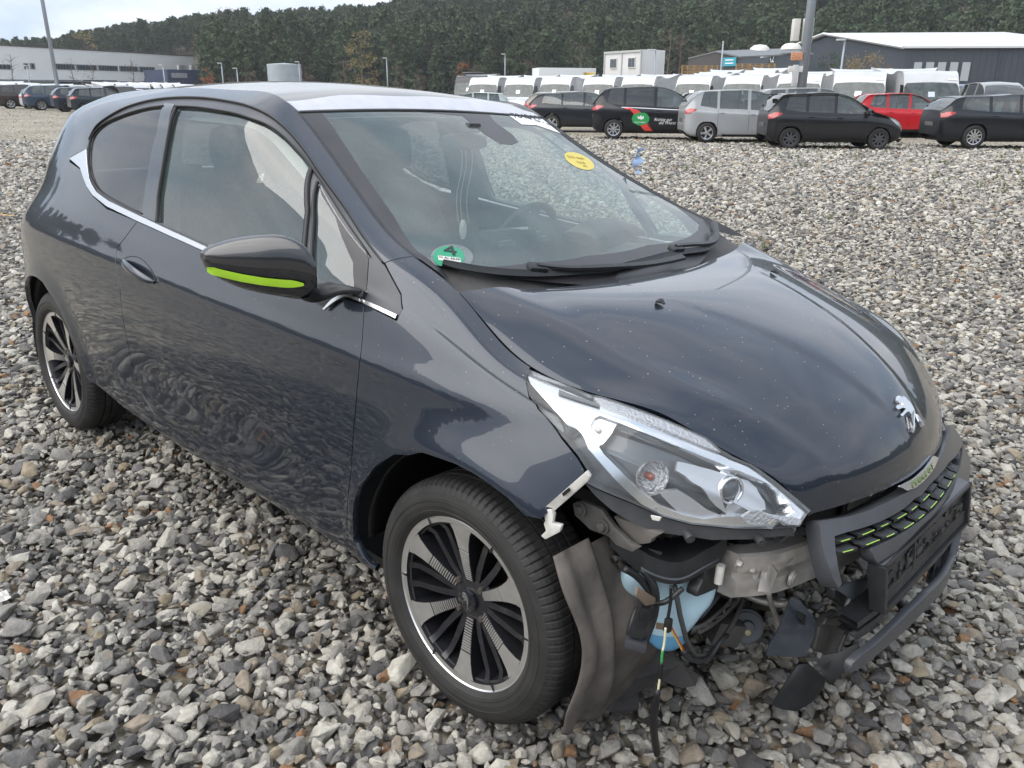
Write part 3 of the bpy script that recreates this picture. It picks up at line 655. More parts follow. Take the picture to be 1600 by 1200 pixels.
# ---- cowl under the wipers, wipers
cw = []
for b in np.linspace(-1, 1, 41):
    p = SH.ev([(0, b)])[0]; q = SW.ev([(.07, b)])[0]; cw.append([p+np.array([.02, 0, -.02]), p+np.array([-.01, 0, -.03]), (p+q)/2+np.array([0, 0, -.028]), q+np.array([0, 0, -.004])])
MB().grid(cw).build('cowl_panel', DUSTPL, car, smooth=True)
def wiper(blade, arm, clip):
    bl = SW.px(blade); bp_ = cspline(np.linspace(0, 1, len(bl)), SW.ev(bl)+SW.nrm(bl)*.012, np.linspace(0, 1, 30)); n = SW.nrm(bl).mean(0)
    T = np.gradient(bp_, axis=0); T /= np.linalg.norm(T, axis=1)[:, None]; A = np.cross(T, n); G = []
    for i in range(30):
        w = .012*min(1, .4+min(i, 29-i)/4); G.append([bp_[i]+A[i]*u_+n*v_ for u_, v_ in ((-w, -.003), (-w*.9, .003), (-w*.2, .010), (w*.3, .004), (w, .0), (w*.8, -.005), (-w, -.003))])
    o = MB().grid(G); o.tube(bp_-n*.008, .003, 5); wo = o.build('wiper', PLAST, car, smooth=True, angle=40)
    am = SW.px(arm); ap = smooth_curve(SW.ev(am)+SW.nrm(am)*np.linspace(.028, .03, len(am))[:, None], 20); G = []
    T = np.gradient(ap, axis=0); T /= np.linalg.norm(T, axis=1)[:, None]; A = np.cross(T, n)
    for i in range(20):
        w = .006+.006*(i/19); G.append([ap[i]+A[i]*u_*w+n*v_ for u_, v_ in ((-1, -.004), (-.8, .004), (.8, .004), (1, -.004), (-1, -.004))])
    MB().grid(G).build('wiper_arm', PLAST, wo, smooth=True, angle=40)
    cp = SW.px([clip])[0]; c = SW.ev([cp])[0]+n*.02; t_ = T[3]; MB().box(c, (.055, .030, .018), np.array([t_, np.cross(n, t_), n]).T).build('wiper_clip', PLAST, wo, bevel=.005)
wiper([(708, 436), (760, 434), (830, 433), (900, 430), (965, 426)], [(835, 428), (880, 432), (950, 430), (1010, 425), (1060, 414)], (836, 428))
wiper([(955, 425), (1010, 411), (1060, 399), (1100, 392), (1128, 389)], [(1050, 397), (1075, 394), (1110, 388), (1150, 385), (1180, 384)], (1052, 397))
# black corner cap between the far pillar and the bonnet
for sg in (1, -1):
    P = [S.ev([(s_, t_)])[0] for s_, t_ in ((-.335, TT), (-.165, TT), (-.165, 1.27), (-.335, 1.27))]
    q = MB(); a_ = S.ev([(k, TT) for k in np.linspace(-.335, -.17, 10)]); c_ = SW.ev([(.0+.03*k, -.93) for k in np.linspace(1, 0, 10)])
    G = [[a_[i]*[1, -sg, 1]+[0, 0, .004], (a_[i]*.6+c_[i]*.4)*[1, -sg, 1]+[0, 0, -.004], c_[i]*[1, -sg, 1]+[0, 0, -.006]] for i in range(10)]
    q.grid(G).build('pillar_foot_cap', PLAST, car, smooth=True)

# ---- headlights
z2p = lambda L: [(800+a_/3.2, 560+b_/3.2) for a_, b_ in L]
HLT = [(72, 52), (240, 118), (300, 140), (390, 178), (450, 166), (500, 172), (570, 190), (650, 225), (800, 290), (900, 340), (985, 385), (1050, 455), (1110, 490), (1220, 535), (1330, 590), (1420, 640), (1470, 690), (1500, 750)]
HLB = [(1512, 800), (1512, 850), (1480, 862), (1300, 858), (1100, 852), (900, 832), (760, 795), (600, 725), (430, 655), (362, 620), (374, 560), (330, 490), (250, 395), (130, 245), (80, 180), (64, 110)]
top_st = S.px(z2p(HLT)); top_st[:, 1] = np.maximum(top_st[:, 1], TT-.03)
hl_st = np.vstack([top_st, S.px(z2p(HLB))])
def hlamp(sg):
    root = empty('headlight', parent=car)
    if sg < 0: root.scale = (1, -1, 1)
    So = {d: S.offset(-d) for d in (.006, .012, .022, .03, .045, .07)}
    def pn(nm, L, d, m, holes=(), **k):
        Sx = So[d]; kw = dict(h=.012, edge=.008, inset=0, flange=.004); kw.update(k)
        return panel(nm, Sx, Sx.px(z2p(L)), m, root, holes=[Sx.px(z2p(q)) for q in holes], **kw)
    panel('lamp_lens', S, hl_st, LENSG, root, h=.02, edge=.012, inset=.002, flange=.010, lift=.001)
    Sx = So[.07]; dark = mat('lamp_inner', (.16, .17, .18), .3, .5)
    panel('lamp_housing', Sx, hl_st, dark, root, h=.03, edge=.02, inset=-.004, flange=0)
    ring = np.vstack([hl_st, hl_st[:1]]); MB().grid([[a_, b_] for a_, b_ in zip(S.ev(ring)-S.nrm(ring)*.004, Sx.ev(ring))]).build('lamp_surround', dark, root, smooth=True)
    out_ = [(82, 62), (240, 150), (440, 232), (620, 305), (800, 385), (960, 450), (1100, 512), (1230, 565), (1350, 630), (1420, 700), (1462, 765), (1492, 850), (1300, 848), (1100, 842), (900, 822), (760, 785), (650, 730), (520, 610), (380, 450), (250, 300), (140, 180), (86, 110)]
    hole = [(392, 330), (410, 300), (440, 284), (500, 305), (620, 355), (800, 428), (960, 492), (1100, 548), (1210, 592), (1330, 655), (1390, 715), (1418, 772), (1380, 792), (1180, 792), (1060, 792), (960, 805), (850, 782), (740, 735), (640, 665), (540, 560), (460, 480), (400, 405)]
    pn('bright_bezel', out_, .012, mat('lamp_chrome', (.86, .87, .88), .17, 1), holes=[hole], flange=.05)
    pn('indicator_window', [(405, 190), (450, 170), (560, 192), (650, 230), (800, 296), (900, 346), (975, 392), (1045, 470), (960, 440), (800, 372), (620, 295), (450, 225)], .006, mat('ribbed_clear', (.50, .51, .53), .25, .4, bump=.6, bscale=160), flange=.03)
    pn('bright_fin', [(235, 155), (440, 232), (440, 240), (235, 175)], .006, dark)
    sil = mat('satin_reflector', (.62, .63, .65), .3, .85)
    pn('reflector_cone', [(830, 515), (950, 545), (1080, 585), (1110, 595), (1060, 640), (1045, 700), (1070, 775), (1020, 740), (985, 700), (940, 640), (870, 590), (822, 560)], .022, sil, flange=.02)
    pn('reflector_bowl', [(1110, 592), (1180, 610), (1225, 650), (1260, 710), (1268, 755), (1230, 772), (1150, 785), (1080, 788), (1065, 760), (1110, 720), (1130, 650)], .03, sil, flange=.012)
    pn('lower_reflector', [(735, 672), (830, 658), (900, 700), (980, 760), (1060, 792), (960, 806), (850, 786), (780, 720)], .022, sil, flange=.02)
    pn('running_light_strip', [(1150, 798), (1400, 795), (1440, 800), (1425, 832), (1250, 838), (1180, 826)], .006, mat('ribbed_clear'), flange=.01)
    pn('bulb_facet', [(398, 320), (440, 286), (525, 330), (500, 372), (430, 455), (400, 420)], .03, mat('lamp_chrome'), flange=.01)
    def at(a_, b_, d): Sq = So[d]; st = Sq.px(z2p([(a_, b_)])); return Sq.ev(st)[0], Sq.nrm(st)[0]
    c, n = at(1088, 655, .03); fw = np.array([.90, -.38, .12]); fw /= np.linalg.norm(fw); a1_ = np.cross(fw, [0, 0, 1]); a1_ /= np.linalg.norm(a1_); a2_ = np.cross(a1_, fw)
    def ringm(prof, nm, m):
        G = [[c+fw*h_+(a1_*math.cos(t)+a2_*math.sin(t))*r_ for (r_, h_) in prof] for t in np.linspace(0, 2*math.pi, 41)]; return MB().grid(G).build(nm, m, root, smooth=True)
    ringm([(.030, -.03), (.0305, .006), (.028, .011), (.024, .008), (.0235, -.01)], 'projector_ring', mat('lamp_chrome'))
    ringm([(.0235, -.004), (.021, .004), (.016, .009), (.009, .012), (.0001, .013)], 'projector_lens', mat('projector_glass', (.03, .04, .05), .03, coat=1))
    c, n = at(690, 590, .045); c = c-n*.0
    ringm([(.038, .012), (.034, -.002), (.024, -.012), (.010, -.02), (.0001, -.022)], 'main_beam_reflector', mat('faceted_chrome', (.7, .7, .7), .12, 1, bump=1.0, bscale=120))
    ringm([(.008, -.012), (.008, .008), (.0001, .011)], 'bulb', mat('red_reflection_bulb', (.30, .05, .02), .2, coat=1))  # bulb coloured red to stand in for a reflection in the bowl
    c, n = at(432, 358, .022); ringm([(.006, -.006), (.0055, .003), (.0001, .007)], 'bulb', WHITEP)
    return root
hlr = hlamp(1); hll = hlamp(-1)
m2p = lambda L: [(830+a_/2.727, 760+b_/2.727) for a_, b_ in L]
q2p = lambda L: [(1180+a_/2.308, 600+b_/2.308) for a_, b_ in L]
w2p = lambda L: [(1280+a_/3.53, 720+b_/3.53) for a_, b_ in L]
def vp(L, **k):
    """a polygon in a plane of the car frame; k gives x, y or z, or a list of such values"""
    key, val = list(k.items())[0]; val = np.broadcast_to(np.array(val, float), (len(L),)); return np.array([V(a_, b_, **{key: v_}) for (a_, b_), v_ in zip(L, val)])
def plate(name, P, d, m, parent=car, bevel=.002, label=None, holes=None):
    n = np.cross(P[1]-P[0], P[2]-P[0]); n = sum(np.cross(P[i]-P[0], P[(i+1) % len(P)]-P[0]) for i in range(1, len(P)-1)); n /= np.linalg.norm(n)
    if n @ (CP-P.mean(0)) < 0: n = -n
    return MB().prism(P, -n*d).build(name, m, parent, bevel=bevel, label=label)
# dark lower rim of the lamp and its screws
So = S.offset(-.012)
lr = [(362, 622), (430, 658), (600, 728), (760, 797), (900, 834), (1100, 855), (1300, 862), (1512, 855), (1500, 872), (1440, 892), (1200, 905), (1000, 908), (900, 892), (720, 868), (600, 820), (500, 760), (420, 690)]
panel('lamp_lower_case', So, So.px(z2p(lr)), mat('smoked_plastic', (.05, .05, .053), .28, noise=.2, nscale=30), hlr, h=.015, edge=.01, flange=.05, inset=0)
for a_, b_ in ((880, 880), (1235, 900)):
    c = So.ev(So.px(z2p([(a_, b_)])))[0]+np.array([.0, 0, 0]); MB().tube([c+[-.05, .03, .015], c+[.012, -.008, -.004]], [.011, .010], 12).tube([c+[.010, -.007, -.003], c+[.014, -.0092, -.0044]], .004, 6).build('adjuster_screw', mat('smoked_plastic'), hlr, smooth=True, angle=40)
tb = [(505, 790), (600, 820), (720, 868), (742, 880), (700, 905), (690, 925), (640, 932), (590, 920), (560, 880)]
plate('lamp_bracket', vp(z2p(tb), y=-.70), .02, mat('grey_brown_plastic', (.12, .11, .10), .55, noise=.2), hlr, .004)
plate('lamp_tab', vp(z2p([(692, 785), (745, 795), (735, 815), (700, 808)]), y=-.715), .004, WHITEP, hlr, .001)

# ---- front face that is still there
def FX(y, z): y = abs(y); return float(np.interp(z, [.10, .16, .22, .30, .45, .56, .62, .66, .70, .76], [.72, .765, .785, .79, .787, .768, .742, .722, .70, .67]))-float(np.interp(z, [.5, .63], [.25, .46]))*y*y-2.6*max(0, y-.58)**2
ys_ = np.linspace(-.80, .86, 150); zs_ = np.linspace(.10, .76, 90); GF = np.array([[(FX(y, z), y, z) for z in zs_] for y in ys_])
SF = Surf(None, (-.80, .86), (.10, .76), raw=GF)
if SF.N[75, 30, 0] < 0: SF.flip()
def fpn(nm, L, m, par=car, **k):
    kw = dict(h=.02, edge=.012, flange=.02, inset=0); kw.update(k); return panel(nm, SF, SF.px(L), m, par, **kw)
bar = [(1280, 814), (1300, 811), (1325, 807), (1350, 800), (1375, 789), (1400, 777), (1423, 765), (1440, 750), (1455, 733), (1466, 716), (1476, 692), (1482, 665), (1497, 656), (1504, 668), (1504, 690), (1496, 705), (1480, 723), (1466, 741), (1450, 757), (1437, 774), (1427, 779), (1412, 793), (1393, 805), (1371, 816), (1345, 825), (1320, 832), (1302, 838), (1303, 858), (1307, 885), (1313, 911), (1308, 919), (1299, 903), (1291, 880), (1285, 856)]
gb_ = fpn('grille_surround', bar, PLASTG, lift=.004, flange=.045)
gs = fpn('nose_strip', [(1401, 760), (1424, 748), (1442, 732), (1455, 713), (1462, 716), (1456, 731), (1443, 748), (1427, 762), (1414, 767)], SATIN, lift=.007, flange=.006, h=.01, edge=.008)
LMAT = mat('strip_lettering', (.16, .22, .08), .4)
for ch, (a_, b_) in zip('PEUGEOT', ((1421.5, 758), (1426.5, 754.5), (1432, 751), (1437.2, 746.5), (1442, 741.5), (1447, 736), (1451.5, 730.5))):
    st = SF.px([(a_, b_)])[0]; M = frame_on(SF, st, (0, 1, 0)); M.translation += Vector(SF.nrm([st])[0])*.0072; text_mesh('nose_strip_letter', ch, .020, LMAT, gs, M, .0008, shear=.0)
# hexagon mesh of the upper grille: toothed slats with lime edges
gr = empty('grille', parent=car)
rowsg = ([(1303, 849), (1325, 843), (1350, 835), (1375, 824), (1400, 812), (1425, 797), (1445, 780), (1462, 760), (1476, 742)], [(1305, 866), (1325, 861), (1345, 855), (1370, 845), (1395, 835), (1420, 822), (1440, 807), (1458, 790), (1474, 770), (1488, 748), (1500, 728)])
for ri, L in enumerate(rowsg):
    st = SF.px(L); d = np.r_[0, np.cumsum(np.linalg.norm(np.diff(st, axis=0), axis=1))]; n_ = 8 if ri == 0 else 10
    for k in range(n_):
        q0, q1 = (k+.08)/n_*d[-1], (k+.92)/n_*d[-1]; sg = np.stack([np.interp(np.linspace(q0, q1, 5), d, st[:, j]) for j in (0, 1)], 1)
        P = SF.ev(sg); G = [[p+[-.034, 0, .010], p+[-.016, 0, .006 if 0 < i < 4 else .001], p+[0, 0, 0], p+[-.001, 0, -.006], p+[-.034, 0, -.002]] for i, p in enumerate(P)]
        MB().grid(G).build('grille_tooth', PLAST, gr)
        G = [[p+[.0006, 0, -.0010], p+[.0010, 0, .0002], p+[-.0006, 0, .0010]] for p in P[1:4+(k % 2)]]; 
        if k < n_-(1 if ri else 2): MB().grid(G).build('grille_accent', GREEN, gr, smooth=False)
    P = SF.ev(st); MB().grid([[p+[-.03, 0, .004], p+[-.075, 0, .012]] for p in P]).build('grille_shelf', SEAL, gr)
mid = [(1303, 873), (1330, 866), (1362, 856), (1400, 838), (1430, 820), (1460, 795), (1480, 768), (1495, 742), (1504, 712), (1512, 690), (1518, 708), (1522, 735), (1523, 765), (1522, 800), (1519, 826), (1512, 848), (1512, 826), (1518, 752), (1507, 745), (1470, 785), (1430, 820), (1386, 852), (1372, 862), (1371, 880), (1366, 884), (1362, 868)]
mid = [(1362, 857), (1400, 839), (1430, 820), (1460, 796), (1480, 769), (1494, 742), (1504, 712), (1510, 690), (1517, 706), (1522, 735), (1523, 765), (1521, 800), (1518, 826), (1511, 850), (1508, 846), (1514, 800), (1516, 756), (1509, 749), (1480, 778), (1440, 822), (1400, 862), (1372, 880), (1366, 872)]
fpn('bumper_bar', mid, PLASTG, lift=0, flange=.03)
lipo = [(1326, 1050), (1345, 1041), (1370, 1020), (1393, 1001), (1420, 976), (1450, 944), (1475, 916), (1495, 889), (1509, 862), (1517, 835), (1522, 800), (1515, 800), (1508, 836), (1497, 866), (1478, 896), (1450, 925), (1420, 954), (1390, 984), (1365, 1007), (1345, 1022), (1330, 1036)]
fpn('bumper_lip', lipo, PLASTG, lift=.004, flange=.018, label='curved lower lip of the bumper')
for off, nm in ((0, 'air_intake_slat'), (14, 'air_intake_slat')):
    L = [(1352, 1000-off), (1385, 975-off), (1415, 945-off), (1450, 905-off), (1480, 872-off), (1500, 845-off)]; st = SF.px(L)
    G = ribbon(SF, dens(st, .02), [(-.012, -.05), (-.010, 0), (.004, .002), (.006, -.05)], lift=-.02); MB().grid(G).build(nm, PLAST, car, smooth=False)
# far bumper corner, still in place behind the licence-plate side
fc = [(.42, .14), (.60, .14), (.86, .16), (.86, .60), (.70, .66), (.52, .69), (.47, .655), (.44, .6), (.42, .5)]
panel('bumper_corner', SF, fc, PAINT, car, h=.03, edge=.02, lift=-.006)
# plate carrier
TL, BL, TR, BR = V(1386, 884, y=-.262), V(1381, 958, y=-.262), V(1518, 753, y=.262), V(1512, 825, y=.262)
ux = (TR-TL); Lx = np.linalg.norm(ux); ux /= Lx; uz = (TL-BL); Lz = np.linalg.norm(uz); un = np.cross(ux, uz); un /= np.linalg.norm(un); uz = np.cross(un, ux)
Mp = np.array([ux, uz, un]).T
pc = lambda a_, b_, c_=0: BL+ux*a_*Lx+uz*b_*Lz+un*c_
holder = MB().box(pc(.5, .5, -.016), (Lx, Lz, .012), Mp).build('plate_carrier', PLAST, car, bevel=.003, label='empty black number plate carrier')
m_ = MB()
for (a_, b_, w_, h_) in ((.5, .985, 1.0, .03), (.5, .02, 1.0, .02), (.006, .5, .012, 1), (.990, .5, .02, 1)): m_.box(pc(a_, b_, -.006), (Lx*w_+.004, Lz*h_+.006, .020), Mp)
m_.build('carrier_frame', PLAST, holder, bevel=.002)
for b_ in (.10, .17, .24, .31): MB().box(pc(.5, b_, -.0095), (Lx*.97, .0035, .009), Mp).build('carrier_rib', DUSTPL, holder)
for a_ in (.335, ): MB().box(pc(a_, .6, -.009), (.006, Lz*.7, .013), Mp).build('carrier_rib', DUSTPL, holder)
rr = random.Random(5)
for k in range(34):
    a_, b_ = rr.uniform(.04, .95), rr.choice([.42, .5, .58, .66, .74, .82, .9]); w_ = rr.choice([.012, .02, .035]); h_ = rr.choice([.006, .010, .016])
    MB().box(pc(a_, b_, -.0095), (w_, h_, .004+rr.random()*.006), Mp).build('carrier_clip', PLAST if k % 2 else DUSTPL, holder)
for k in range(5): MB().box(pc(.42+.035*k, .90, -.007), (.008, .012, .012), Mp).build('carrier_clip', PLAST, holder)
for k in range(7): MB().prism([pc(x_, y_, -.0098) for x_, y_ in ((.06+.13*k, .40), (.12+.13*k, .40), (.12+.13*k, .47), (.13+.13*k, .47), (.13+.13*k, .37), (.06+.13*k, .37))], un*.004).build('carrier_clip', SEAL, holder)
side = np.array([pc(0, 1.0, .004), pc(0, 0, .004), pc(0, 0, -.03), pc(-.005, .7, -.035), pc(-.01, 1.03, -.035)]); MB().prism(side, -ux*.006).build('carrier_cheek', PLAST, holder, bevel=.001)
shelf = [pc(0, 1.02, .0), pc(1, 1.02, .0), pc(1.0, 1.08, -.03), pc(.5, 1.12, -.04), pc(-.01, 1.08, -.035)]; MB().prism(shelf, -uz*.006).build('carrier_shelf', PLASTG, holder, bevel=.001)

# ---- torn corner: everything the missing bumper uncovers
bay = empty('engine_bay', parent=car)
MB().box((.38, 0, .46), (.03, .86, .44)).build('radiator_blocker', mat('radiator_dark', (.018, .018, .018), .7), bay)  # dark panel added in the radiator's place to keep the open bay black
MB().box((.05, 0, .55), (.5, 1.0, .5)).build('engine_blocker', mat('engine_dark', (.012, .012, .012), .8), bay)  # near-black box added as a blocker where the engine sits in shade
MB().box((.30, -.50, .62), (.30, .30, .03)).build('inner_wing_blocker', SEAL, bay)  # black sheet added to close off the bay towards the wing
# crash beam with crush can and end plate
bp_ = [(.525, -.495), (.575, -.42), (.61, -.30), (.645, -.15), (.66, 0), (.645, .15), (.61, .30), (.56, .46)]
bc = smooth_curve([(x_, y_) for x_, y_ in bp_], 24); prof = [(0, .055), (.008, .05), (.008, .012), (-.006, .006), (-.006, -.006), (.008, -.012), (.008, -.05), (0, -.055), (-.045, -.055), (-.045, .055), (0, .055)]
G = []
for i, (x_, y_) in enumerate(bc): zc = .492-.03*(y_+.0)*0-.008; G.append([(x_+a_, y_, zc+b_) for a_, b_ in prof])
cb = MB().grid(G); cb.add(G[0][:-1], [tuple(range(10))]); cb = cb.build('crash_beam', BEAM, car, smooth=False, angle=30, label='dented bare aluminium crash beam')
hb = V(1240, 904, x=.605); MB().lathe([(.0001, .004), (.012, .005), (.014, .003), (.020, .003), (.022, 0), (.022, -.004)], 20, 'x', tuple(hb)).build('towing_eye_socket', BEAM, cb, smooth=True, angle=30)
cc = MB()
cc.prism(vp(m2p([(870, 245), (1050, 255), (1118, 300), (1060, 345), (1030, 330), (985, 345), (905, 310), (860, 300)]), x=[.50, .55, .60, .6, .58, .56, .52, .50]), (0, 0, -.008))
cc.prism(vp(m2p([(860, 300), (905, 310), (985, 345), (960, 395), (960, 445), (900, 430), (845, 400), (850, 330)]), x=[.50, .52, .56, .56, .56, .53, .5, .5]), (-.008, .01, 0))
cc.prism(vp(m2p([(985, 345), (1030, 340), (1050, 370), (1020, 450), (965, 448)]), x=[.56, .585, .59, .59, .57]), (-.006, .01, 0))
cc.build('crush_can', BEAM, cb, bevel=.002)
ep = plate('end_plate', vp(m2p([(845, 245), (868, 245), (868, 300), (870, 380), (852, 410), (835, 470), (810, 460), (825, 400), (838, 330)]), x=.485), .008, BEAM, cb, .002)
for a_, b_ in ((885, 328), (940, 355), (1010, 392)):
    c = V(*m2p([(a_, b_)])[0], x=.55); MB().lathe([(.0001, .010), (.007, .009), (.009, .004), (.009, 0), (.013, -.002)], 10, 'x', tuple(c)).build('bolt', BEAM, cb, smooth=True, angle=30)
MB().tube(smooth_curve([V(*m2p([p])[0], x=x_) for p, x_ in (((895, 450), .47), ((950, 478), .50), ((1010, 495), .53), ((1060, 502), .55), ((1120, 490), .58))], 16), .0085, 10).build('coolant_pipe', BEAM, bay, smooth=True)
MB().tube(smooth_curve([V(*m2p([p])[0], x=.56) for p in ((1010, 450), (1022, 500), (1040, 545), (1050, 575), (1052, 600))], 12), [.006]*9+[.010, .011, .008], 8).build('sensor_stalk', BEAM, bay, smooth=True)
# rail end above the liner, and its brackets
RAILM = mat('dirty_steel', (.105, .10, .095), .55, .3, noise=.35, nscale=14, bump=.3, bscale=40)
plate('wing_bracket', vp(m2p([(175, 75), (215, 60), (300, 100), (350, 170), (420, 240), (460, 262), (430, 280), (360, 250), (330, 215), (250, 185), (215, 150), (185, 125)]), y=-.72), .012, RAILM, bay, .002)
for a_, b_ in ((300, 172), (205, 98)):
    c = V(*m2p([(a_, b_)])[0], y=-.725); MB().lathe([(.0001, -.008), (.009, -.007), (.011, -.003), (.011, 0), (.017, .001), (.017, .004)], 14, 'y', tuple(c)).build('bolt', RAILM, bay, smooth=True, angle=30)
plate('wing_bracket', vp(m2p([(330, 215), (400, 235), (470, 262), (560, 285), (545, 300), (500, 322), (450, 300), (380, 265), (345, 240)]), y=[-.70, -.68, -.66, -.64, -.64, -.65, -.66, -.68, -.69]), .006, RAILM, bay, .002)
plate('wing_bracket', vp(m2p([(430, 270), (470, 265), (505, 280), (495, 300), (460, 300)]), y=-.655), .004, DUSTPL, bay, .001)
# white bracket along the cut edge of the wing
wb = MB()
for L in ([(60, 88), (232, -62), (248, -38), (240, -20), (150, 60), (110, 95), (85, 118), (62, 104)], [(45, 98), (84, 100), (95, 125), (90, 160), (128, 170), (122, 195), (60, 228), (40, 212), (62, 190), (52, 160), (66, 130)]):
    k = V(*m2p([L[0]])[0], y=-.812); P = vp(m2p(L), y=np.linspace(-.815, -.80, len(L)))
    n = np.array([.3, -.95, 0]); wb.prism(P, (-.004, .014, 0))
wb = wb.build('bumper_bracket', WHITEP, car, bevel=.003, label='broken white plastic bumper bracket under the wing')
plate('bracket_slot', vp(m2p([(130, 30), (160, 5), (166, 18), (136, 44)]), y=-.8155), .002, SEAL, wb, .0005)
# wheel-arch liner: two torn sheets
def liner(name, cx, r0, a0, a1, y0, y1, wav, seed, m=LINER, parent=car, n=44, k=16, cut=.0):
    rr_ = np.random.default_rng(seed); ph = rr_.uniform(0, 6, 6); G = []
    for i in range(n):
        an = math.radians(a0+(a1-a0)*i/(n-1)); row = []
        for j in range(k):
            v = j/(k-1); y = y0+(y1-y0)*v+cut*math.sin(an*9+ph[3])*(1-v)
            r = r0+wav*(math.sin(an*7+ph[0]+v*3)+.6*math.sin(an*13+ph[1]-v*5))+.015*v+.006*math.sin(v*9+ph[2])
            row.append((cx+r*math.cos(an), y, .305+r*math.sin(an)))
        G.append(row)
    A_ = np.array(G); o = MB().grid(A_).build(name, m, parent, smooth=True); md = o.modifiers.new('thick', 'SOLIDIFY'); md.thickness = .004; md.offset = -1; return o
liner('arch_liner', 0, .392, 58, 178, -.80, -.42, .002, 3, SEAL)
l1 = liner('arch_liner', .0, .368, -30, 42, -.815, -.72, .004, 4, LINER, cut=.010)
liner('arch_liner_fold', .0, .372, -38, 40, -.735, -.56, .009, 9, LINER, l1, cut=.012)
rearl = liner('arch_liner', -2.538, .395, -5, 190, -.80, -.45, .002, 5, SEAL)
for cx in (0, -2.538):
    for sg in (-1, 1): MB().add([(cx+.42*math.cos(t), sg*.45, max(.22, .305+.42*math.sin(t))) for t in np.linspace(0, 2*math.pi, 40)[:-1]], [tuple(range(39))]).build('arch_inner_wall', SEAL, car)
for sg in (1,):
    o = liner('arch_liner', 0, .392, -30, 178, .80, .42, .002, 3, SEAL); liner('arch_liner', -2.538, .395, -5, 190, .80, .45, .002, 5, SEAL)
# undershield lying down to the stones
us = vp(m2p([(235, 905), (300, 850), (395, 760), (470, 700), (560, 700), (640, 750), (715, 805), (700, 850), (640, 860), (560, 830), (500, 850), (455, 880), (462, 945), (400, 975), (330, 960), (270, 930)]), z=[.05, .07, .11, .15, .16, .14, .10, .09, .08, .09, .08, .06, .045, .04, .04, .045])
plate('undershield', us, .005, mat('undershield', (.045, .042, .04), .7, noise=.3, nscale=12, bump=.3, bscale=30), car, 0)
MB().box((-.95, 0, .20), (2.0, 1.45, .02)).build('floor_pan', SEAL, car); MB().box((-2.3, 0, .26), (1.3, 1.2, .05)).build('floor_pan', SEAL, car)
# black cover over the washer bottle
cv = smooth_curve([V(*m2p([p])[0], x=x_) for p, x_ in (((335, 225), .33), ((400, 290), .36), ((470, 345), .40), ((560, 385), .44), ((650, 385), .47), ((730, 340), .49), ((800, 300), .50), ((830, 250), .50))], 30)
G = [[p+[-.06, .06, .045], p+[-.012, .012, .042], p+[0, 0, .038], p+[.004, -.004, .0], p+[.004, -.004, -.012], p+[-.02, .02, -.020]] for p in cv]
MB().grid(G).build('bottle_cover', PLAST, bay, smooth=True, angle=35)
G = [[p+[.004, -.004, .004], p+[.008, -.008, .001], p+[.004, -.004, -.003]] for p in cv[8:26]]; MB().grid(G).build('cover_rib', PLASTG, bay, smooth=True)
plate('cover_cheek', vp(m2p([(745, 290), (800, 250), (850, 245), (855, 290), (845, 400), (815, 462), (800, 470), (790, 440), (705, 475), (715, 440), (735, 400)]), x=.492), .03, PLAST, bay, .006)
MB().tube([V(*m2p([(808, 335)])[0], x=.51), V(*m2p([(796, 412)])[0], x=.51)], [.010, .009], 12).build('white_clip', WHITEP, bay, smooth=True, angle=50)
# washer bottle, half full of blue fluid
def bmat(nm, base, r=.35):
    m = mat(nm, base, r, spec=.5); b = m.node_tree.nodes['Principled BSDF']; b.inputs['Subsurface Weight'].default_value = .35; b.inputs['Subsurface Radius'].default_value = (.03, .04, .05); b.inputs['Subsurface Scale'].default_value = .5; return m
BOT = bmat('bottle_plastic', (.42, .58, .66)); FLU = bmat('bottle_fluid', (.14, .38, .62))
def blob(name, secs, m, parent):
    G = lo([(c, (.73*rx, .68*rx, 0), (-.5*ry, .5*ry, 0)) for c, rx, ry in secs], 28, 2.4); ds = np.linspace(0, 1, len(secs)); G = cspline(ds, G, np.linspace(0, 1, 24)); o = MB().grid(G)
    o.add(G[-1][:-1], [tuple(range(28))]); return o.build(name, m, parent, smooth=True)
c1 = V(*m2p([(640, 460)])[0], x=.43); c2 = V(*m2p([(600, 560)])[0], x=.425); c3 = V(*m2p([(575, 610)])[0], x=.42); c4 = V(*m2p([(572, 690)])[0], x=.42)
bt = blob('washer_bottle', [(c1+[0, 0, .06], .074, .045), (c1, .072, .05), ((c1+c2)/2, .064, .05), (c2, .055, .045), (c3, .046, .04)], BOT, bay)
blob('washer_fluid', [(c3+[0, 0, .001], .0462, .0402), ((c3*.6+c4*.4), .045, .038), ((c3*.25+c4*.75), .033, .03), (c4, .015, .015), (c4-[0, 0, .004], .002, .002)], FLU, bt)
d1 = V(*m2p([(445, 390)])[0], x=.36); d2 = V(*m2p([(430, 480)])[0], x=.34); d3 = V(*m2p([(430, 540)])[0], x=.34); d4 = V(*m2p([(440, 640)])[0], x=.345)
bt2 = blob('bottle_neck_side', [(d1+[0, 0, .03], .03, .04), (d1, .036, .045), (d2, .040, .045), (d3, .038, .045)], BOT, bay)
blob('washer_fluid', [(d3+[0, 0, .001], .0382, .0452), ((d3+d4)/2, .030, .035), (d4, .014, .015), (d4-[0, 0, .003], .002, .002)], FLU, bay)
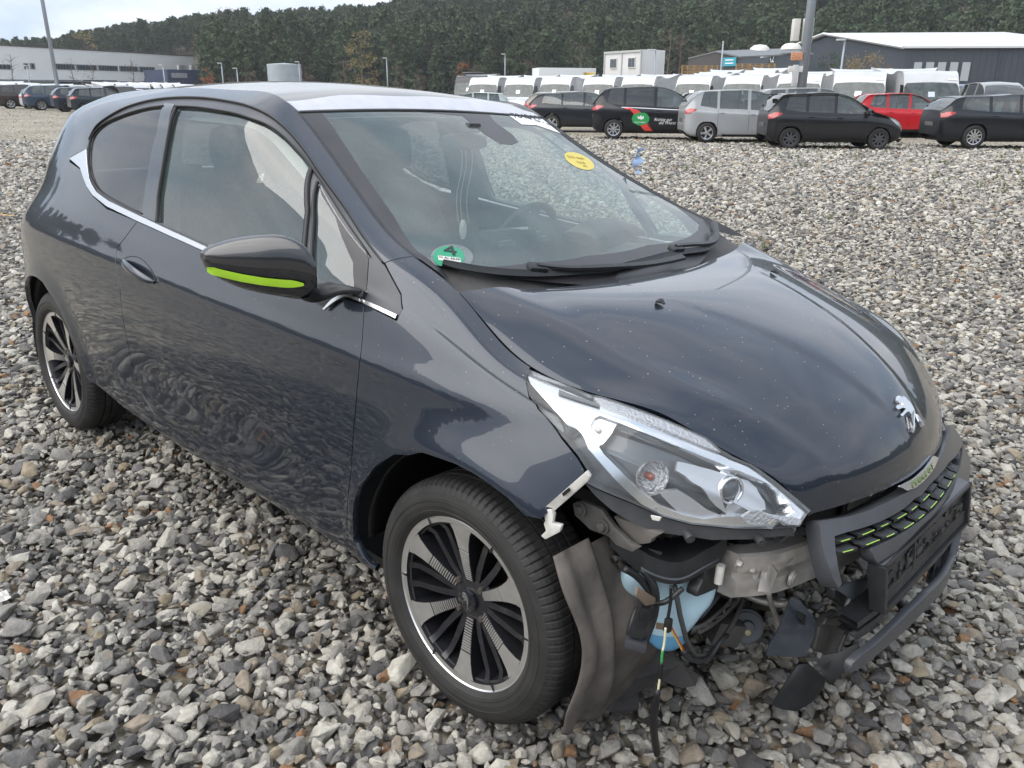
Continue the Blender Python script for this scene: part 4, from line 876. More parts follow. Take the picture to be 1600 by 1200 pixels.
# hoses, plugs and loose wires
def hose(name, L, r, m=PLAST, parent=bay, x=None, n=18, **k):
    P = [V(*m2p([(a_, b_)])[0], x=c_) for a_, b_, c_ in L]; return MB().tube(smooth_curve(P, n), r, 8).build(name, m, parent, smooth=True, **k)
hose('hose', [(395, 350, .39), (440, 375, .40), (485, 420, .41), (520, 480, .42), (525, 530, .42)], .008)
hose('hose', [(470, 350, .40), (510, 400, .42), (530, 460, .43), (520, 560, .43), (490, 640, .43), (475, 690, .43)], .009)
hose('hose', [(530, 500, .44), (570, 492, .46), (610, 465, .47), (645, 435, .48)], .006)
hose('hose', [(455, 520, .42), (430, 580, .42), (420, 650, .42), (440, 680, .42)], .008)
hose('cable', [(595, 425, .50), (595, 470, .50), (590, 520, .50), (583, 560, .50), (580, 600, .50)], .0035, SEAL)
hose('cable', [(648, 700, .50), (665, 730, .50), (700, 742, .50), (745, 735, .50), (780, 700, .50), (810, 655, .50), (835, 635, .50)], .006)
def pbox(name, a_, b_, x, d, m, par=bay, R=None, bv=.003): return MB().box(V(*m2p([(a_, b_)])[0], x=x), d, R).build(name, m, par, bevel=bv)
Rt = Euler((0, .2, .6)).to_matrix(); Rt = np.array(Rt)
pbox('washer_pump', 470, 560, .44, (.03, .03, .085), PLAST, R=Rt); pbox('pump_plug', 482, 535, .455, (.02, .028, .03), SEAL, R=Rt); pbox('hose_elbow', 445, 672, .44, (.045, .022, .02), PLASTG, R=Rt)
plate('cable_tab', vp(m2p([(455, 430), (530, 475), (530, 500), (490, 510), (450, 465)]), x=.46), .006, mat('cardboard_brown', (.19, .14, .10), .7, noise=.2), bay, .001)
plate('bottle_label', vp(m2p([(535, 580), (568, 585), (562, 612), (532, 608)]), x=.475), .002, mat('cardboard_brown'), bay, .0003)
pbox('wire_connector', 583, 590, .505, (.014, .014, .03), SEAL)
wl = empty('loose_wires', parent=car)
def wire(L, r, m, nm='wire'): P = [V(*m2p([(a_, b_)])[0], x=c_) for a_, b_, c_ in L]; return MB().tube(smooth_curve(P, 14), r, 6).build(nm, m, wl, smooth=True)
WY, WG, WR = mat('wire_cream', (.62, .60, .40), .5), mat('wire_green', (.05, .30, .08), .5), mat('wire_red', (.50, .06, .02), .5)
wire([(573, 603, .505), (570, 640, .505), (565, 680, .505), (560, 700, .505)], .0026, WY); wire([(560, 700, .505), (557, 725, .505), (556, 750, .505)], .0028, WG)
wire([(597, 600, .505), (612, 630, .505), (632, 665, .505), (647, 697, .505)], .0024, WR); wire([(594, 604, .507), (608, 632, .507), (627, 666, .507), (643, 700, .507)], .0016, mat('wire_yellow', (.70, .50, .05), .5))
wire([(556, 750, .505), (550, 790, .505), (548, 815, .505)], .005, SEAL); wire([(548, 815, .505), (545, 840, .505), (541, 865, .505)], .0024, WY)
hs2 = wire([(541, 865, .505), (530, 920, .5), (522, 980, .49), (522, 1040, .48), (530, 1100, .47), (536, 1140, .46)], [.006, .007, .008, .009, .009, .009, .009, .009, .009, .009, .009, .009, .009, .008], SEAL, 'taped_cable')
# truss-shaped support and the fog lamp actuator behind
T0 = [(880, 405), (900, 420), (895, 465), (800, 560), (730, 615), (690, 620), (700, 600), (770, 565), (850, 490), (862, 430)]
tr = MB(); A_ = [V(*m2p([p])[0], x=.47) for p in ((865, 420), (850, 480), (800, 535), (740, 585), (690, 605))]; B_ = [V(*m2p([p])[0], x=.47) for p in ((897, 425), (893, 465), (835, 535), (770, 590), (715, 622))]
Aa, Bb = smooth_curve(A_, 9), smooth_curve(B_, 9); tr.tube(Aa, .0045, 6); tr.tube(Bb, .0045, 6)
for i in range(8): tr.tube([Aa[i], Bb[i+1]] if i % 2 else [Bb[i], Aa[i+1]], .0035, 5)
tr.build('truss_bracket', RAILM, bay)
ac = V(*m2p([(915, 590)])[0], x=.47); ax_ = np.array([.55, -.75, .35]); ax_ /= np.linalg.norm(ax_)
MB().tube([ac-ax_*.05, ac-ax_*.02, ac-ax_*.02, ac+ax_*.012, ac+ax_*.012, ac+ax_*.02, ac+ax_*.02, ac+ax_*.035], [.030, .030, .042, .042, .036, .036, .018, .015], 22).build('horn', mat('blue_grey_plastic', (.075, .085, .095), .45), bay, smooth=True, angle=35)
MB().tube([ac+ax_*.02+[0, 0, -.01], ac+ax_*.04+[0, 0, -.012]], .008, 10).build('horn_connector', mat('cream_plastic', (.42, .38, .24), .5), bay, smooth=True)
# hidden depth: hoses, carrier and sub-frame in shadow
mm = MB(); rr = random.Random(11)
for k in range(26):
    p0 = np.array([rr.uniform(.30, .46), rr.uniform(-.55, -.05), rr.uniform(.34, .54)]); q = [p0+np.array([rr.uniform(-.03, .03), rr.uniform(-.1, .1), rr.uniform(-.06, .06)])*j for j in range(4)]; mm.tube(smooth_curve(q, 10), rr.uniform(.004, .012), 6)
mm.build('pipework', DUSTPL, bay, smooth=True)
for k in range(14):
    MB().box((rr.uniform(.30, .46), rr.uniform(-.50, .1), rr.uniform(.20, .46)), (rr.uniform(.03, .08), rr.uniform(.03, .09), rr.uniform(.02, .07)), np.array(Euler((rr.random(), rr.random(), rr.random())).to_matrix())).build('bay_component', rr.choice([DUSTPL, RAILM, PLAST]), bay, bevel=.005)
# broken lower bumper pieces
bk = empty('broken_bumper_piece', parent=car); NV = mat('navy_plastic', (.035, .042, .055), .35, coat=.4, noise=.15)
plate('torn_flap', vp(q2p([(130, 770), (160, 778), (225, 860), (210, 915), (195, 955), (180, 980), (170, 985), (100, 985), (40, 980), (55, 940), (80, 900)]), x=[.62, .63, .66, .66, .655, .655, .65, .62, .60, .60, .60]), .006, NV, bk, .002)
plate('flap_slot', vp(q2p([(155, 818), (190, 838), (180, 870), (172, 866), (168, 850), (152, 840)]), x=.642), .003, SEAL, bk, .0005)
plate('foglamp_bezel', vp(q2p([(235, 880), (262, 845), (300, 822), (345, 845), (340, 880), (300, 985), (275, 990), (215, 960)]), x=.665), .02, DUSTPL, bk, .004)
plate('foglamp_bezel', vp(q2p([(250, 868), (262, 845), (335, 848), (330, 868), (290, 876)]), x=.68), .008, PLAST, bk, .002)
MB().tube(vp(q2p([(352, 850), (325, 905), (300, 970), (290, 985)]), x=.69), .005, 6).build('bezel_strut', PLAST, bk)
plate('bumper_flange', vp(q2p([(165, 985), (220, 985), (300, 968), (372, 932), (374, 945), (345, 1000), (300, 1060), (268, 1088), (240, 1040), (225, 1005)]), x=[.64, .66, .70, .73, .73, .73, .72, .70, .68, .66]), .006, PLAST, bk, .002)
plate('fallen_trim', vp(q2p([(150, 1012), (190, 1005), (255, 1062), (250, 1090), (205, 1150), (150, 1182), (100, 1175), (58, 1160), (90, 1110)]), z=[.13, .14, .13, .10, .05, .02, .03, .04, .08]), .006, PLAST, bk, .002)
plate('intake_duct', vp(q2p([(300, 745), (335, 722), (440, 690), (438, 712), (425, 735), (395, 760), (372, 790), (352, 822), (344, 850), (330, 812), (345, 775)]), x=.70), .008, mat('blue_grey_plastic'), bk, .002)
plate('intake_duct', vp(q2p([(290, 745), (352, 772), (352, 822), (330, 812), (285, 775)]), x=.68), .02, PLAST, bk, .003)
plate('lower_grille', vp(q2p([(350, 905), (440, 858), (455, 868), (372, 922)]), x=.745), .01, DUSTPL, bk, .002)
for a_, b_ in ((232, 975), (365, 870), (395, 885)): c = V(*q2p([(a_, b_)])[0], x=.70); MB().box(c, (.006, .008, .014)).build('metal_clip', SATIN, bk)

# ---- wheels
TP = [(.196, -.070), (.213, -.076), (.2215, -.086), (.232, -.0945), (.250, -.0985), (.268, -.0975), (.284, -.0925), (.2965, -.084), (.3045, -.074), (.3085, -.064)]
def make_wheel(parent, loc, rz, spin):
    w = empty('wheel', loc, rz, parent)
    v = []; f = []; NS = 500; tp = TP+[(.3095, -.050), (.3096, -.034), (.3025, -.033), (.3025, -.027), (.3096, -.026), (.3098, -.005), (.303, -.004), (.303, .004), (.3098, .005), (.3096, .026), (.3025, .027), (.3025, .033), (.3096, .034), (.3095, .050)]+[(r_, -y_) for r_, y_ in TP[::-1]]
    for k in range(NS):
        an = 2*math.pi*k/NS
        for j, (r_, y_) in enumerate(tp):
            if r_ > .296 and abs(y_) > .034 and k % 5 == 0: r_ -= .0045
            if r_ > .304 and .004 < abs(y_) <= .03 and k % 4 == 0: r_ -= .002
            v.append((r_*math.cos(an), y_, r_*math.sin(an)))
    q = len(tp)
    for k in range(NS):
        k2 = (k+1) % NS; f += [(k*q+j, k*q+j+1, k2*q+j+1, k2*q+j) for j in range(q-1)]
    mesh_obj('tyre', v, f, RUBBER, w, True, angle=14)
    rib = MB()
    for rr0 in (.236, .262): rib.lathe([(rr0, -.0955 if rr0 < .25 else -.0985), (rr0+.0015, -.0975 if rr0 < .25 else -.0998), (rr0+.003, -.0958 if rr0 < .25 else -.0982)], 72)
    rib.build('sidewall_rib', RUBBER, w, smooth=True)
    MB().lathe([(.204, -.0800), (.2165, -.0812), (.2195, -.084), (.221, -.083), (.2205, -.078)], 96).build('rim_edge', ALU, w, smooth=True, angle=30)
    MB().lathe([(.2190, -.079), (.203, -.0795), (.198, -.060), (.190, .0), (.186, .060), (.2, .075)], 72).build('rim', RIMBLK, w, smooth=True, angle=40)
    MB().lathe([(.0001, .01), (.135, .01), (.135, .03), (.19, .045)], 48).build('brake_disc', mat('brake_disc', (.06, .055, .05), .5, .6), w, smooth=True, angle=30)
    MB().lathe([(.0001, -.052), (.040, -.052), (.056, -.047), (.066, -.036), (.070, .0)], 48).build('hub', RIMBLK, w, smooth=True, angle=30)
    MB().lathe([(.0001, -.0640), (.027, -.0640), (.030, -.0625), (.031, -.052)], 40).build('hub_cap', GLOSSBLK, w, smooth=True, angle=30)
    # lion on the cap
    P = np.array([(p-330, -(q_-440)) for p, q_ in LION], float)/330*.047; MB().prism([(x_, -.0641, z_) for x_, z_ in P], (0, -.0012, 0)).build('cap_emblem', SATIN, w)
    for k in range(4):
        an = math.radians(15+90*k+spin); MB().lathe([(.0001, -.058), (.0075, -.058), (.009, -.054), (.009, -.045)], 6, 'y', (.054*math.cos(an), 0, .054*math.sin(an))).build('wheel_bolt', mat('dull_bolt', (.10, .085, .075), .5, .5), w)
    def spoke(an, prof, top, depth, m, nm, bias=0):
        ca, sa = math.cos(an), math.sin(an); o = MB(); vv = []
        for (r_, h_), y_ in zip(prof, top):
            for t_, yy in ((h_, y_), (-h_, y_), (-h_*.8, depth), (h_*.8, depth)):
                t2 = t_+bias*math.sin(math.pi*(r_-.04)/.17); vv.append((r_*ca-t2*sa, yy, r_*sa+t2*ca))
        n_ = len(prof); ff = []
        for i in range(n_-1):
            for j in range(4): ff.append((i*4+j, i*4+(j+1) % 4, (i+1)*4+(j+1) % 4, (i+1)*4+j))
        return o.add(vv, ff)
    pr_ = [(.040, .010), (.07, .0115), (.10, .0128), (.13, .0155), (.16, .0205), (.185, .0275), (.200, .036), (.208, .045)]; tops = [-.050, -.058, -.064, -.069, -.073, -.0765, -.079, -.0798]
    for k in range(6):
        an = math.radians(spin+60*k)
        spoke(an, [(r_, h_+.0015) for r_, h_ in pr_], [t_+.0015 for t_ in tops], .0, RIMBLK, '').build('spoke', RIMBLK, w, angle=30)
        # machined face: a thin plate, cut into bars near the hub
        o = MB()
        R0 = [.054+.0066*i for i in range(13)]
        for i, r_ in enumerate(R0):
            ca, sa = math.cos(an), math.sin(an); h_ = np.interp(r_, [p_[0] for p_ in pr_], [p_[1] for p_ in pr_]); y_ = np.interp(r_, [p_[0] for p_ in pr_], tops); dr = .0011+.00012*i
            o.prism([(x_*ca-t_*sa, y_-.0002, x_*sa+t_*ca) for x_, t_ in ((r_-dr, h_), (r_+dr, h_), (r_+dr, -h_), (r_-dr, -h_))], (0, .0015, 0))
        pf = [(r_, h_) for r_, h_ in [(.1385, .0168)]+[p_ for p_ in pr_ if p_[0] > .15]]; ca, sa = math.cos(an), math.sin(an)
        pl = [(r_, h_) for r_, h_ in pf]+[(r_, -h_) for r_, h_ in pf[::-1]]; n_ = len(pl); vv = []
        for r_, t_ in pl: y_ = np.interp(r_, [p_[0] for p_ in pr_], tops)-.0003; vv.append((r_*ca-t_*sa, y_, r_*sa+t_*ca))
        h2 = len(pf); o.add(vv, [(i, i+1, n_-2-i, n_-1-i) for i in range(h2-1)])
        o.build('spoke_face', ALU, w)
        for e in (-1, 1):
            a2 = an+math.radians(30+e*7.5); spoke(a2, [(.045, .0085), (.09, .0085), (.14, .008), (.18, .0075), (.203, .009)], [-.046, -.052, -.056, -.060, -.076], -.005, RIMBLK, '', bias=e*.004).build('spoke', RIMBLK, w, angle=30, smooth=False)
        a2 = an+math.radians(30); MB().prism([(r_*math.cos(a2+d_), -.0835, r_*math.sin(a2+d_)) for r_, d_ in ((.2025, -.018), (.2195, -.008), (.2195, .008), (.2025, .018))], (0, .004, 0)).build('rim_notch', RIMBLK, w)
    return w
w0 = make_wheel(car, (0, -.733, .305), .004, 33)
def cp_wheel(loc, rz, rot):
    c = copy_tree(w0, car); c.location = loc; c.rotation_euler = (0, math.radians(rot), rz); return c
cp_wheel((-2.538, -.733, .305), 0, -30); cp_wheel((0, .733, .305), math.pi, 10); cp_wheel((-2.538, .733, .305), math.pi, 40)

# ---- interior
IN = empty('interior', parent=car)
dash = []
for y in np.linspace(-.68, .68, 41):
    x0 = -.02-.27*(y/.69)**2-.06; h = .04*math.exp(-((y-.36)/.2)**2)
    dash.append([(x0, y, .965), (x0-.15, y, .955+h*.3), (x0-.32, y, .945+h), (x0-.42, y, .90+h), (x0-.44, y, .80), (x0-.40, y, .60)])
MB().grid(dash).build('dashboard', INTER, IN, smooth=True)
def sofa(c, w, base=.52):
    """seat: cushion, backrest, headrest on two posts"""
    st = empty('seat', c, 0, car)
    MB().grid(lo([((-.25+.5*k, 0, .02*math.sin(k*3)), (0, w/2*(.9+.1*math.sin(math.pi*k)), 0), (0, 0, .075)) for k in np.linspace(0, 1, 9)], 24, 3.5)).build('cushion', FABRIC, st, smooth=True)
    G = lo([((-.24-.27*k, 0, .06+.62*k), (0, w/2*(.55+.45*math.sin(math.pi*min(1, .25+.6*k)))*(1 if k < .95 else .7), 0), (.065*(1-.3*k), 0, .02)) for k in np.linspace(0, 1, 12)], 24, 3)
    o = MB().grid(G); o.add(G[-1][:-1], [tuple(range(24))]); o.build('backrest', FABRIC, st, smooth=True)
    G = lo([((-.525-.02*k, 0, .72+.19*k), (0, .125*(.8+.2*math.sin(math.pi*k))*(1 if .02 < k < .98 else .5), 0), (.045*(1 if .02 < k < .98 else .4), 0, .0)) for k in np.linspace(0, 1, 10)], 24, 2.8)
    o = MB().grid(G); o.add(G[-1][:-1], [tuple(range(24))]); o.add(G[0][:-1], [tuple(range(24))]); o.build('headrest', FABRIC, st, smooth=True)
    return st
sofa((-1.19, -.35, .425), .5); sofa((-1.19, .34, .425), .5)
MB().grid([[(-1.85, y, .50), (-2.05, y, .52), (-2.2, y, .9), (-2.3, y, 1.02), (-2.36, y, 1.0), (-2.45, y, .5)] for y in np.linspace(-.62, .62, 13)]).build('rear_bench', FABRIC, IN, smooth=True)
for y in (-.33, .33): MB().grid(lo([((-2.32, y, 1.0+.14*k), (0, .11, 0), (.04, 0, 0)) for k in np.linspace(0, 1, 5)], 20, 2.8)).build('rear_headrest', FABRIC, IN, smooth=True)
so_in = S.offset(-.05)
for sg in (1, -1):
    c_ = [[so_in.ev([(s_, t_)])[0]*[1, sg, 1] for t_ in np.linspace(.2, .80, 10)] for s_ in np.linspace(-2.4, -.45, 30)]; MB().grid(c_).build('door_card', INTER, IN, smooth=True)
    q_ = [[so_in.ev([(s_, t_)])[0]*[1, sg, 1] for t_ in (1.20, 1.25, 1.30, 1.33)] for s_ in np.linspace(-2.9, -.45, 40)]; MB().grid(q_).build('headliner_edge', TRIMLT, IN, smooth=True)
    b_ = [[so_in.ev([(s_, t_)])[0]*[1, sg, 1] for s_ in (-1.66+.03*(t_-.8)/.4-.10, -1.66+.09)] for t_ in np.linspace(.7, 1.28, 10)]; MB().grid(b_).build('pillar_trim', mat('grey_trim', (.11, .115, .115), .7), IN, smooth=True)
    r_ = [[so_in.ev([(s_, t_)])[0]*[1, sg, 1] for s_ in (-3.0, -2.6, -2.25)] for t_ in np.linspace(.5, 1.3, 10)]; MB().grid(r_).build('pillar_trim', INTER, IN, smooth=True)
    bt_ = smooth_curve([so_in.ev([(-1.63, 1.2)])[0]*[1, sg, 1], so_in.ev([(-1.60, 1.0)])[0]*[1, sg*.96, 1], so_in.ev([(-1.56, .8)])[0]*[1, sg*.93, 1], np.array([-1.5, sg*-.70, .6])], 12)
    MB().grid([[p+[-.024, 0, 0], p+[.024, 0, 0]] for p in bt_]).build('seat_belt', mat('belt_grey', (.16, .17, .17), .8), IN)
MB().grid([[SR.ev([(s_, b_)])[0]-[0, 0, .03] for b_ in np.linspace(-.97, .97, 15)] for s_ in np.linspace(.01, .9, 20)]).build('headliner', TRIMLT, IN, smooth=True)
MB().box(V(790, 364, y=.10), (.05, .22, .03)).build('dashboard_tray', INTER, IN, bevel=.01); MB().tube([V(752, 371, y=.02), V(790, 360, y=.10), V(824, 357, y=.18)], .006, 6).build('tray_edge', TRIMLT, IN)
sw = V(816, 378, y=.36); sn = np.array([-.90, 0, .42]); sn /= np.linalg.norm(sn); sv = np.cross(sn, [0, 1, 0]); 
ring = [sw+(np.array([0, 1, 0])*math.cos(t)+sv*math.sin(t))*.160 for t in np.linspace(0, 2*math.pi, 41)]
stw = MB().tube(ring, .015, 8, cap=False).build('steering_wheel', PLAST, car, smooth=True)
sp_ = MB(); sp_.box(sw-sn*.02, (.05, .12, .10)); 
for t in (0, math.pi, -math.pi/2): sp_.tube([sw-sn*.02, sw+(np.array([0, 1, 0])*math.cos(t)+sv*math.sin(t))*.17], [.03, .015], 6)
sp_.build('steering_hub', PLAST, stw, bevel=.004)
MB().grid(lo([(V(945, 366, y=.38)+np.array([0, .15*k, .02*(1-k*k)]), (.07, 0, 0), (0, 0, .035*(1-.5*k*k))) for k in np.linspace(-1, 1, 9)], 16, 2.5)).build('instrument_hood', INTER, IN, smooth=True)
mc = V(724, 222, y=.09)
MB().grid(lo([(mc+[0, .105*k, 0], (.012, 0, 0), (0, 0, .030*(1-.35*abs(k)**3))) for k in np.linspace(-1, 1, 9)], 20, 2.6)).build('rear_view_mirror', PLAST, IN, smooth=True)
MB().box(mc+[.03, 0, .05], (.06, .06, .035)).build('mirror_base', PLAST, IN, bevel=.01)
hg = empty('hanging_cords', parent=car); 
for dx, dy in ((0, 0), (.0, .03), (.01, -.02)):
    p = mc+[0, dy, -.03]; MB().tube(smooth_curve([p+[0, 0, .05], p+[.01, .006, -.05], p+[.0, -.008, -.15], p+[.006, .0, -.26]], 14), .0018, 5).build('cord', TRIMLT, hg, smooth=True)
MB().grid(lo([(mc+[.006, 0, -.27-.07*k], (0, .018*math.sin(math.pi*(.12+.76*k)), 0), (.008, 0, 0)) for k in np.linspace(0, 1, 6)], 12, 2)).build('pendant', WHITEP, hg, smooth=True)
# strip of blue-white film snagged on the far door mirror mount
fp = V(992, 252, y=.83); tf = MB(); tf.grid([[fp+[0, .0, .05-.014*i]+np.array([.012*math.sin(i*1.3), .01*math.cos(i*2.1), 0])*1.0, fp+[.0, .0, .05-.014*i]+np.array([.020*math.cos(i*1.7)+.012, .022, .004])] for i in range(8)])
tf.build('torn_film', mat('blue_film', (.35, .48, .72), .4), car, smooth=True, label='scrap of pale blue film on the far side of the car')
# ================================================================== ground
NC = RW[:, 2]
def ground_z(x, y):
    d = np.hypot(x, y); b = np.clip((d-4)/9, 0, 1); b = b*b*(3-2*b)
    return -(NC[0]*x+NC[1]*y)/NC[2]*(1-b)+.02*np.sin(x*.31+1)*np.sin(y*.27)*np.clip((d-4)/6, 0, 1)
def stone_nodes(t, vec, pernode=None):
    """colour of crushed stone: chosen per stone by a random number"""
    L = t.links.new; rp = t.nodes.new('ShaderNodeValToRGB'); rp.color_ramp.interpolation = 'CONSTANT'; e = rp.color_ramp.elements
    cols = [(0, (0.090, 0.086, 0.085)), (.09, (0.164, 0.156, 0.149)), (.20, (0.238, 0.227, 0.210)), (.36, (0.318, 0.298, 0.269)), (.52, (0.407, 0.383, 0.332)), (.66, (0.497, 0.468, 0.406)), (.79, (0.298, 0.249, 0.193)), (.85, (0.527, 0.497, 0.436)), (.955, (0.338, 0.279, 0.198)), (.988, (0.278, 0.159, 0.084))]
    e[0].position = 0; e[0].color = (*cols[0][1], 1); e[1].position = cols[1][0]; e[1].color = (*cols[1][1], 1)
    for p, c in cols[2:]: q = e.new(p); q.color = (*c, 1)
    return rp
gm_ = bpy.data.materials.new('crushed_stone'); gm_.use_nodes = True; t = gm_.node_tree; b = t.nodes['Principled BSDF']; L = t.links.new
oi = t.nodes.new('ShaderNodeObjectInfo'); rp = stone_nodes(t, None); L(oi.outputs['Random'], rp.inputs[0])
tcn = t.nodes.new('ShaderNodeTexCoord'); nn = t.nodes.new('ShaderNodeTexNoise'); nn.inputs['Scale'].default_value = 2.6; nn.inputs['Detail'].default_value = 9; nn.inputs['Roughness'].default_value = .7
ad = t.nodes.new('ShaderNodeVectorMath'); ad.operation = 'ADD'; L(tcn.outputs['Object'], ad.inputs[0]); sc_ = t.nodes.new('ShaderNodeMath'); sc_.operation = 'MULTIPLY'; sc_.inputs[1].default_value = 97; L(oi.outputs['Random'], sc_.inputs[0]); L(sc_.outputs[0], ad.inputs[1])
L(ad.outputs[0], nn.inputs['Vector']); mr = t.nodes.new('ShaderNodeMapRange'); mr.inputs[1].default_value = .3; mr.inputs[2].default_value = .72; mr.inputs[3].default_value = .62; mr.inputs[4].default_value = 1.4; L(nn.outputs['Fac'], mr.inputs[0])
vm = t.nodes.new('ShaderNodeVectorMath'); vm.operation = 'SCALE'; L(rp.outputs[0], vm.inputs[0]); L(mr.outputs[0], vm.inputs['Scale']); 
n3 = t.nodes.new('ShaderNodeTexNoise'); n3.inputs['Scale'].default_value = 1.3; n3.inputs['Detail'].default_value = 5; L(ad.outputs[0], n3.inputs['Vector'])
m5 = t.nodes.new('ShaderNodeMapRange'); m5.inputs[1].default_value = .60; m5.inputs[2].default_value = .72; m5.inputs[3].default_value = 0; m5.inputs[4].default_value = .45; L(n3.outputs['Fac'], m5.inputs[0])
mc5 = t.nodes.new('ShaderNodeMix'); mc5.data_type = 'RGBA'; L(m5.outputs[0], mc5.inputs[0]); L(vm.outputs[0], mc5.inputs[6]); mc5.inputs[7].default_value = (.30, .24, .16, 1)
L(mc5.outputs[2], b.inputs['Base Color']); b.inputs['Roughness'].default_value = .82
bp = t.nodes.new('ShaderNodeBump'); bp.inputs['Strength'].default_value = .55; bp.inputs['Distance'].default_value = .08; L(nn.outputs['Fac'], bp.inputs['Height']); L(bp.outputs[0], b.inputs['Normal'])

def ground_mat():
    m = bpy.data.materials.new('gravel_ground'); m.use_nodes = True; t = m.node_tree; b = t.nodes['Principled BSDF']; L = t.links.new
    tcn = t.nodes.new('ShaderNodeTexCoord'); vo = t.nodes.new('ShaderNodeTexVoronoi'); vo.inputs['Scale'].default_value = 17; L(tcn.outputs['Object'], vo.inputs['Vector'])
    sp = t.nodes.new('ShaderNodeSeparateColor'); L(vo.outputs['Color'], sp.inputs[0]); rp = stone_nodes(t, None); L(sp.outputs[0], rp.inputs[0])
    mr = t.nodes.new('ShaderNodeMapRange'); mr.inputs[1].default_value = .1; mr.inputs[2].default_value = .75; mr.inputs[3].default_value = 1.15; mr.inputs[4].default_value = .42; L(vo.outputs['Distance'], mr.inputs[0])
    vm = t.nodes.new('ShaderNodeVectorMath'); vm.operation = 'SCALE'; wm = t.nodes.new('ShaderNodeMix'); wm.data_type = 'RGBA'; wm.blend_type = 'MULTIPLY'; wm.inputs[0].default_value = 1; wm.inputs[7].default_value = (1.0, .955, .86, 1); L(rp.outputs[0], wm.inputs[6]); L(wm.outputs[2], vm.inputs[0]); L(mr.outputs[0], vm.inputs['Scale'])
    n1 = t.nodes.new('ShaderNodeTexNoise'); n1.inputs['Scale'].default_value = .35; n1.inputs['Detail'].default_value = 6; L(tcn.outputs['Object'], n1.inputs['Vector'])
    m1 = t.nodes.new('ShaderNodeMapRange'); m1.inputs[1].default_value = .35; m1.inputs[2].default_value = .65; m1.inputs[3].default_value = 1.0; m1.inputs[4].default_value = 1.35; L(n1.outputs['Fac'], m1.inputs[0])
    v2 = t.nodes.new('ShaderNodeVectorMath'); v2.operation = 'SCALE'; L(vm.outputs[0], v2.inputs[0]); L(m1.outputs[0], v2.inputs['Scale'])
    n2 = t.nodes.new('ShaderNodeTexNoise'); n2.inputs['Scale'].default_value = .22; n2.inputs['Detail'].default_value = 8; n2.inputs['Roughness'].default_value = .7; L(tcn.outputs['Object'], n2.inputs['Vector'])
    m2 = t.nodes.new('ShaderNodeMapRange'); m2.inputs[1].default_value = .55; m2.inputs[2].default_value = .68; m2.inputs[3].default_value = 0; m2.inputs[4].default_value = .5; L(n2.outputs['Fac'], m2.inputs[0])
    # weeds only some way off
    ln = t.nodes.new('ShaderNodeVectorMath'); ln.operation = 'LENGTH'; L(tcn.outputs['Object'], ln.inputs[0]); m3 = t.nodes.new('ShaderNodeMapRange'); m3.inputs[1].default_value = 9; m3.inputs[2].default_value = 20; L(ln.outputs['Value'], m3.inputs[0])
    mu = t.nodes.new('ShaderNodeMath'); mu.operation = 'MULTIPLY'; L(m2.outputs[0], mu.inputs[0]); L(m3.outputs[0], mu.inputs[1])
    mx = t.nodes.new('ShaderNodeMix'); mx.data_type = 'RGBA'; L(mu.outputs[0], mx.inputs[0]); L(v2.outputs[0], mx.inputs[6]); mx.inputs[7].default_value = (.17, .165, .08, 1)
    L(mx.outputs[2], b.inputs['Base Color']); b.inputs['Roughness'].default_value = .9
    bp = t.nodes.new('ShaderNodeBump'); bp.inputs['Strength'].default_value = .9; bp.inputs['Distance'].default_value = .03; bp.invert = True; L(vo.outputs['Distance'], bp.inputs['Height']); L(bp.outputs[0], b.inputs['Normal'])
    return m
rad = np.r_[np.linspace(0, 16, 60), np.geomspace(17, 900, 50)]; an = np.linspace(0, 2*math.pi, 97); gv = []
for r_ in rad:
    x, y = r_*np.cos(an), r_*np.sin(an); gv.append(np.stack([x, y, ground_z(x, y)-.050*np.clip((34-r_)/6, 0, 1)], 1))
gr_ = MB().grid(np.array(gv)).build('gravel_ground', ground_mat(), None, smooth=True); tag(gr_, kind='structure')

# crushed stones: a dozen shapes, instanced
srcs = bpy.data.collections.new('stone_shapes')
def rock(seed):
    r = np.random.default_rng(seed); bm = bmesh.new(); P = r.normal(size=(r.integers(11, 20), 3)); P /= np.linalg.norm(P, axis=1)[:, None]; P *= r.uniform(.75, 1.1, (len(P), 1))
    P *= np.array([1, r.uniform(.52, .88), r.uniform(.36, .66)])*.5
    for p in P: bm.verts.new(p)
    res = bmesh.ops.convex_hull(bm, input=bm.verts); bmesh.ops.delete(bm, geom=[v for v in bm.verts if not v.link_faces], context='VERTS')
    bmesh.ops.dissolve_limit(bm, angle_limit=.12, verts=bm.verts, edges=bm.edges)
    bmesh.ops.bevel(bm, geom=list(bm.edges), offset=.028, segments=1, affect='EDGES', clamp_overlap=True)
    bmesh.ops.triangulate(bm, faces=bm.faces)
    me = bpy.data.meshes.new('stone'); bm.to_mesh(me); bm.free(); me.materials.append(gm_); me.polygons.foreach_set('use_smooth', [True]*len(me.polygons)); me.set_sharp_from_angle(angle=math.radians(28))
    o = bpy.data.objects.new('stone_shape', me); srcs.objects.link(o)
NR = 16
for k in range(NR): rock(100+k)
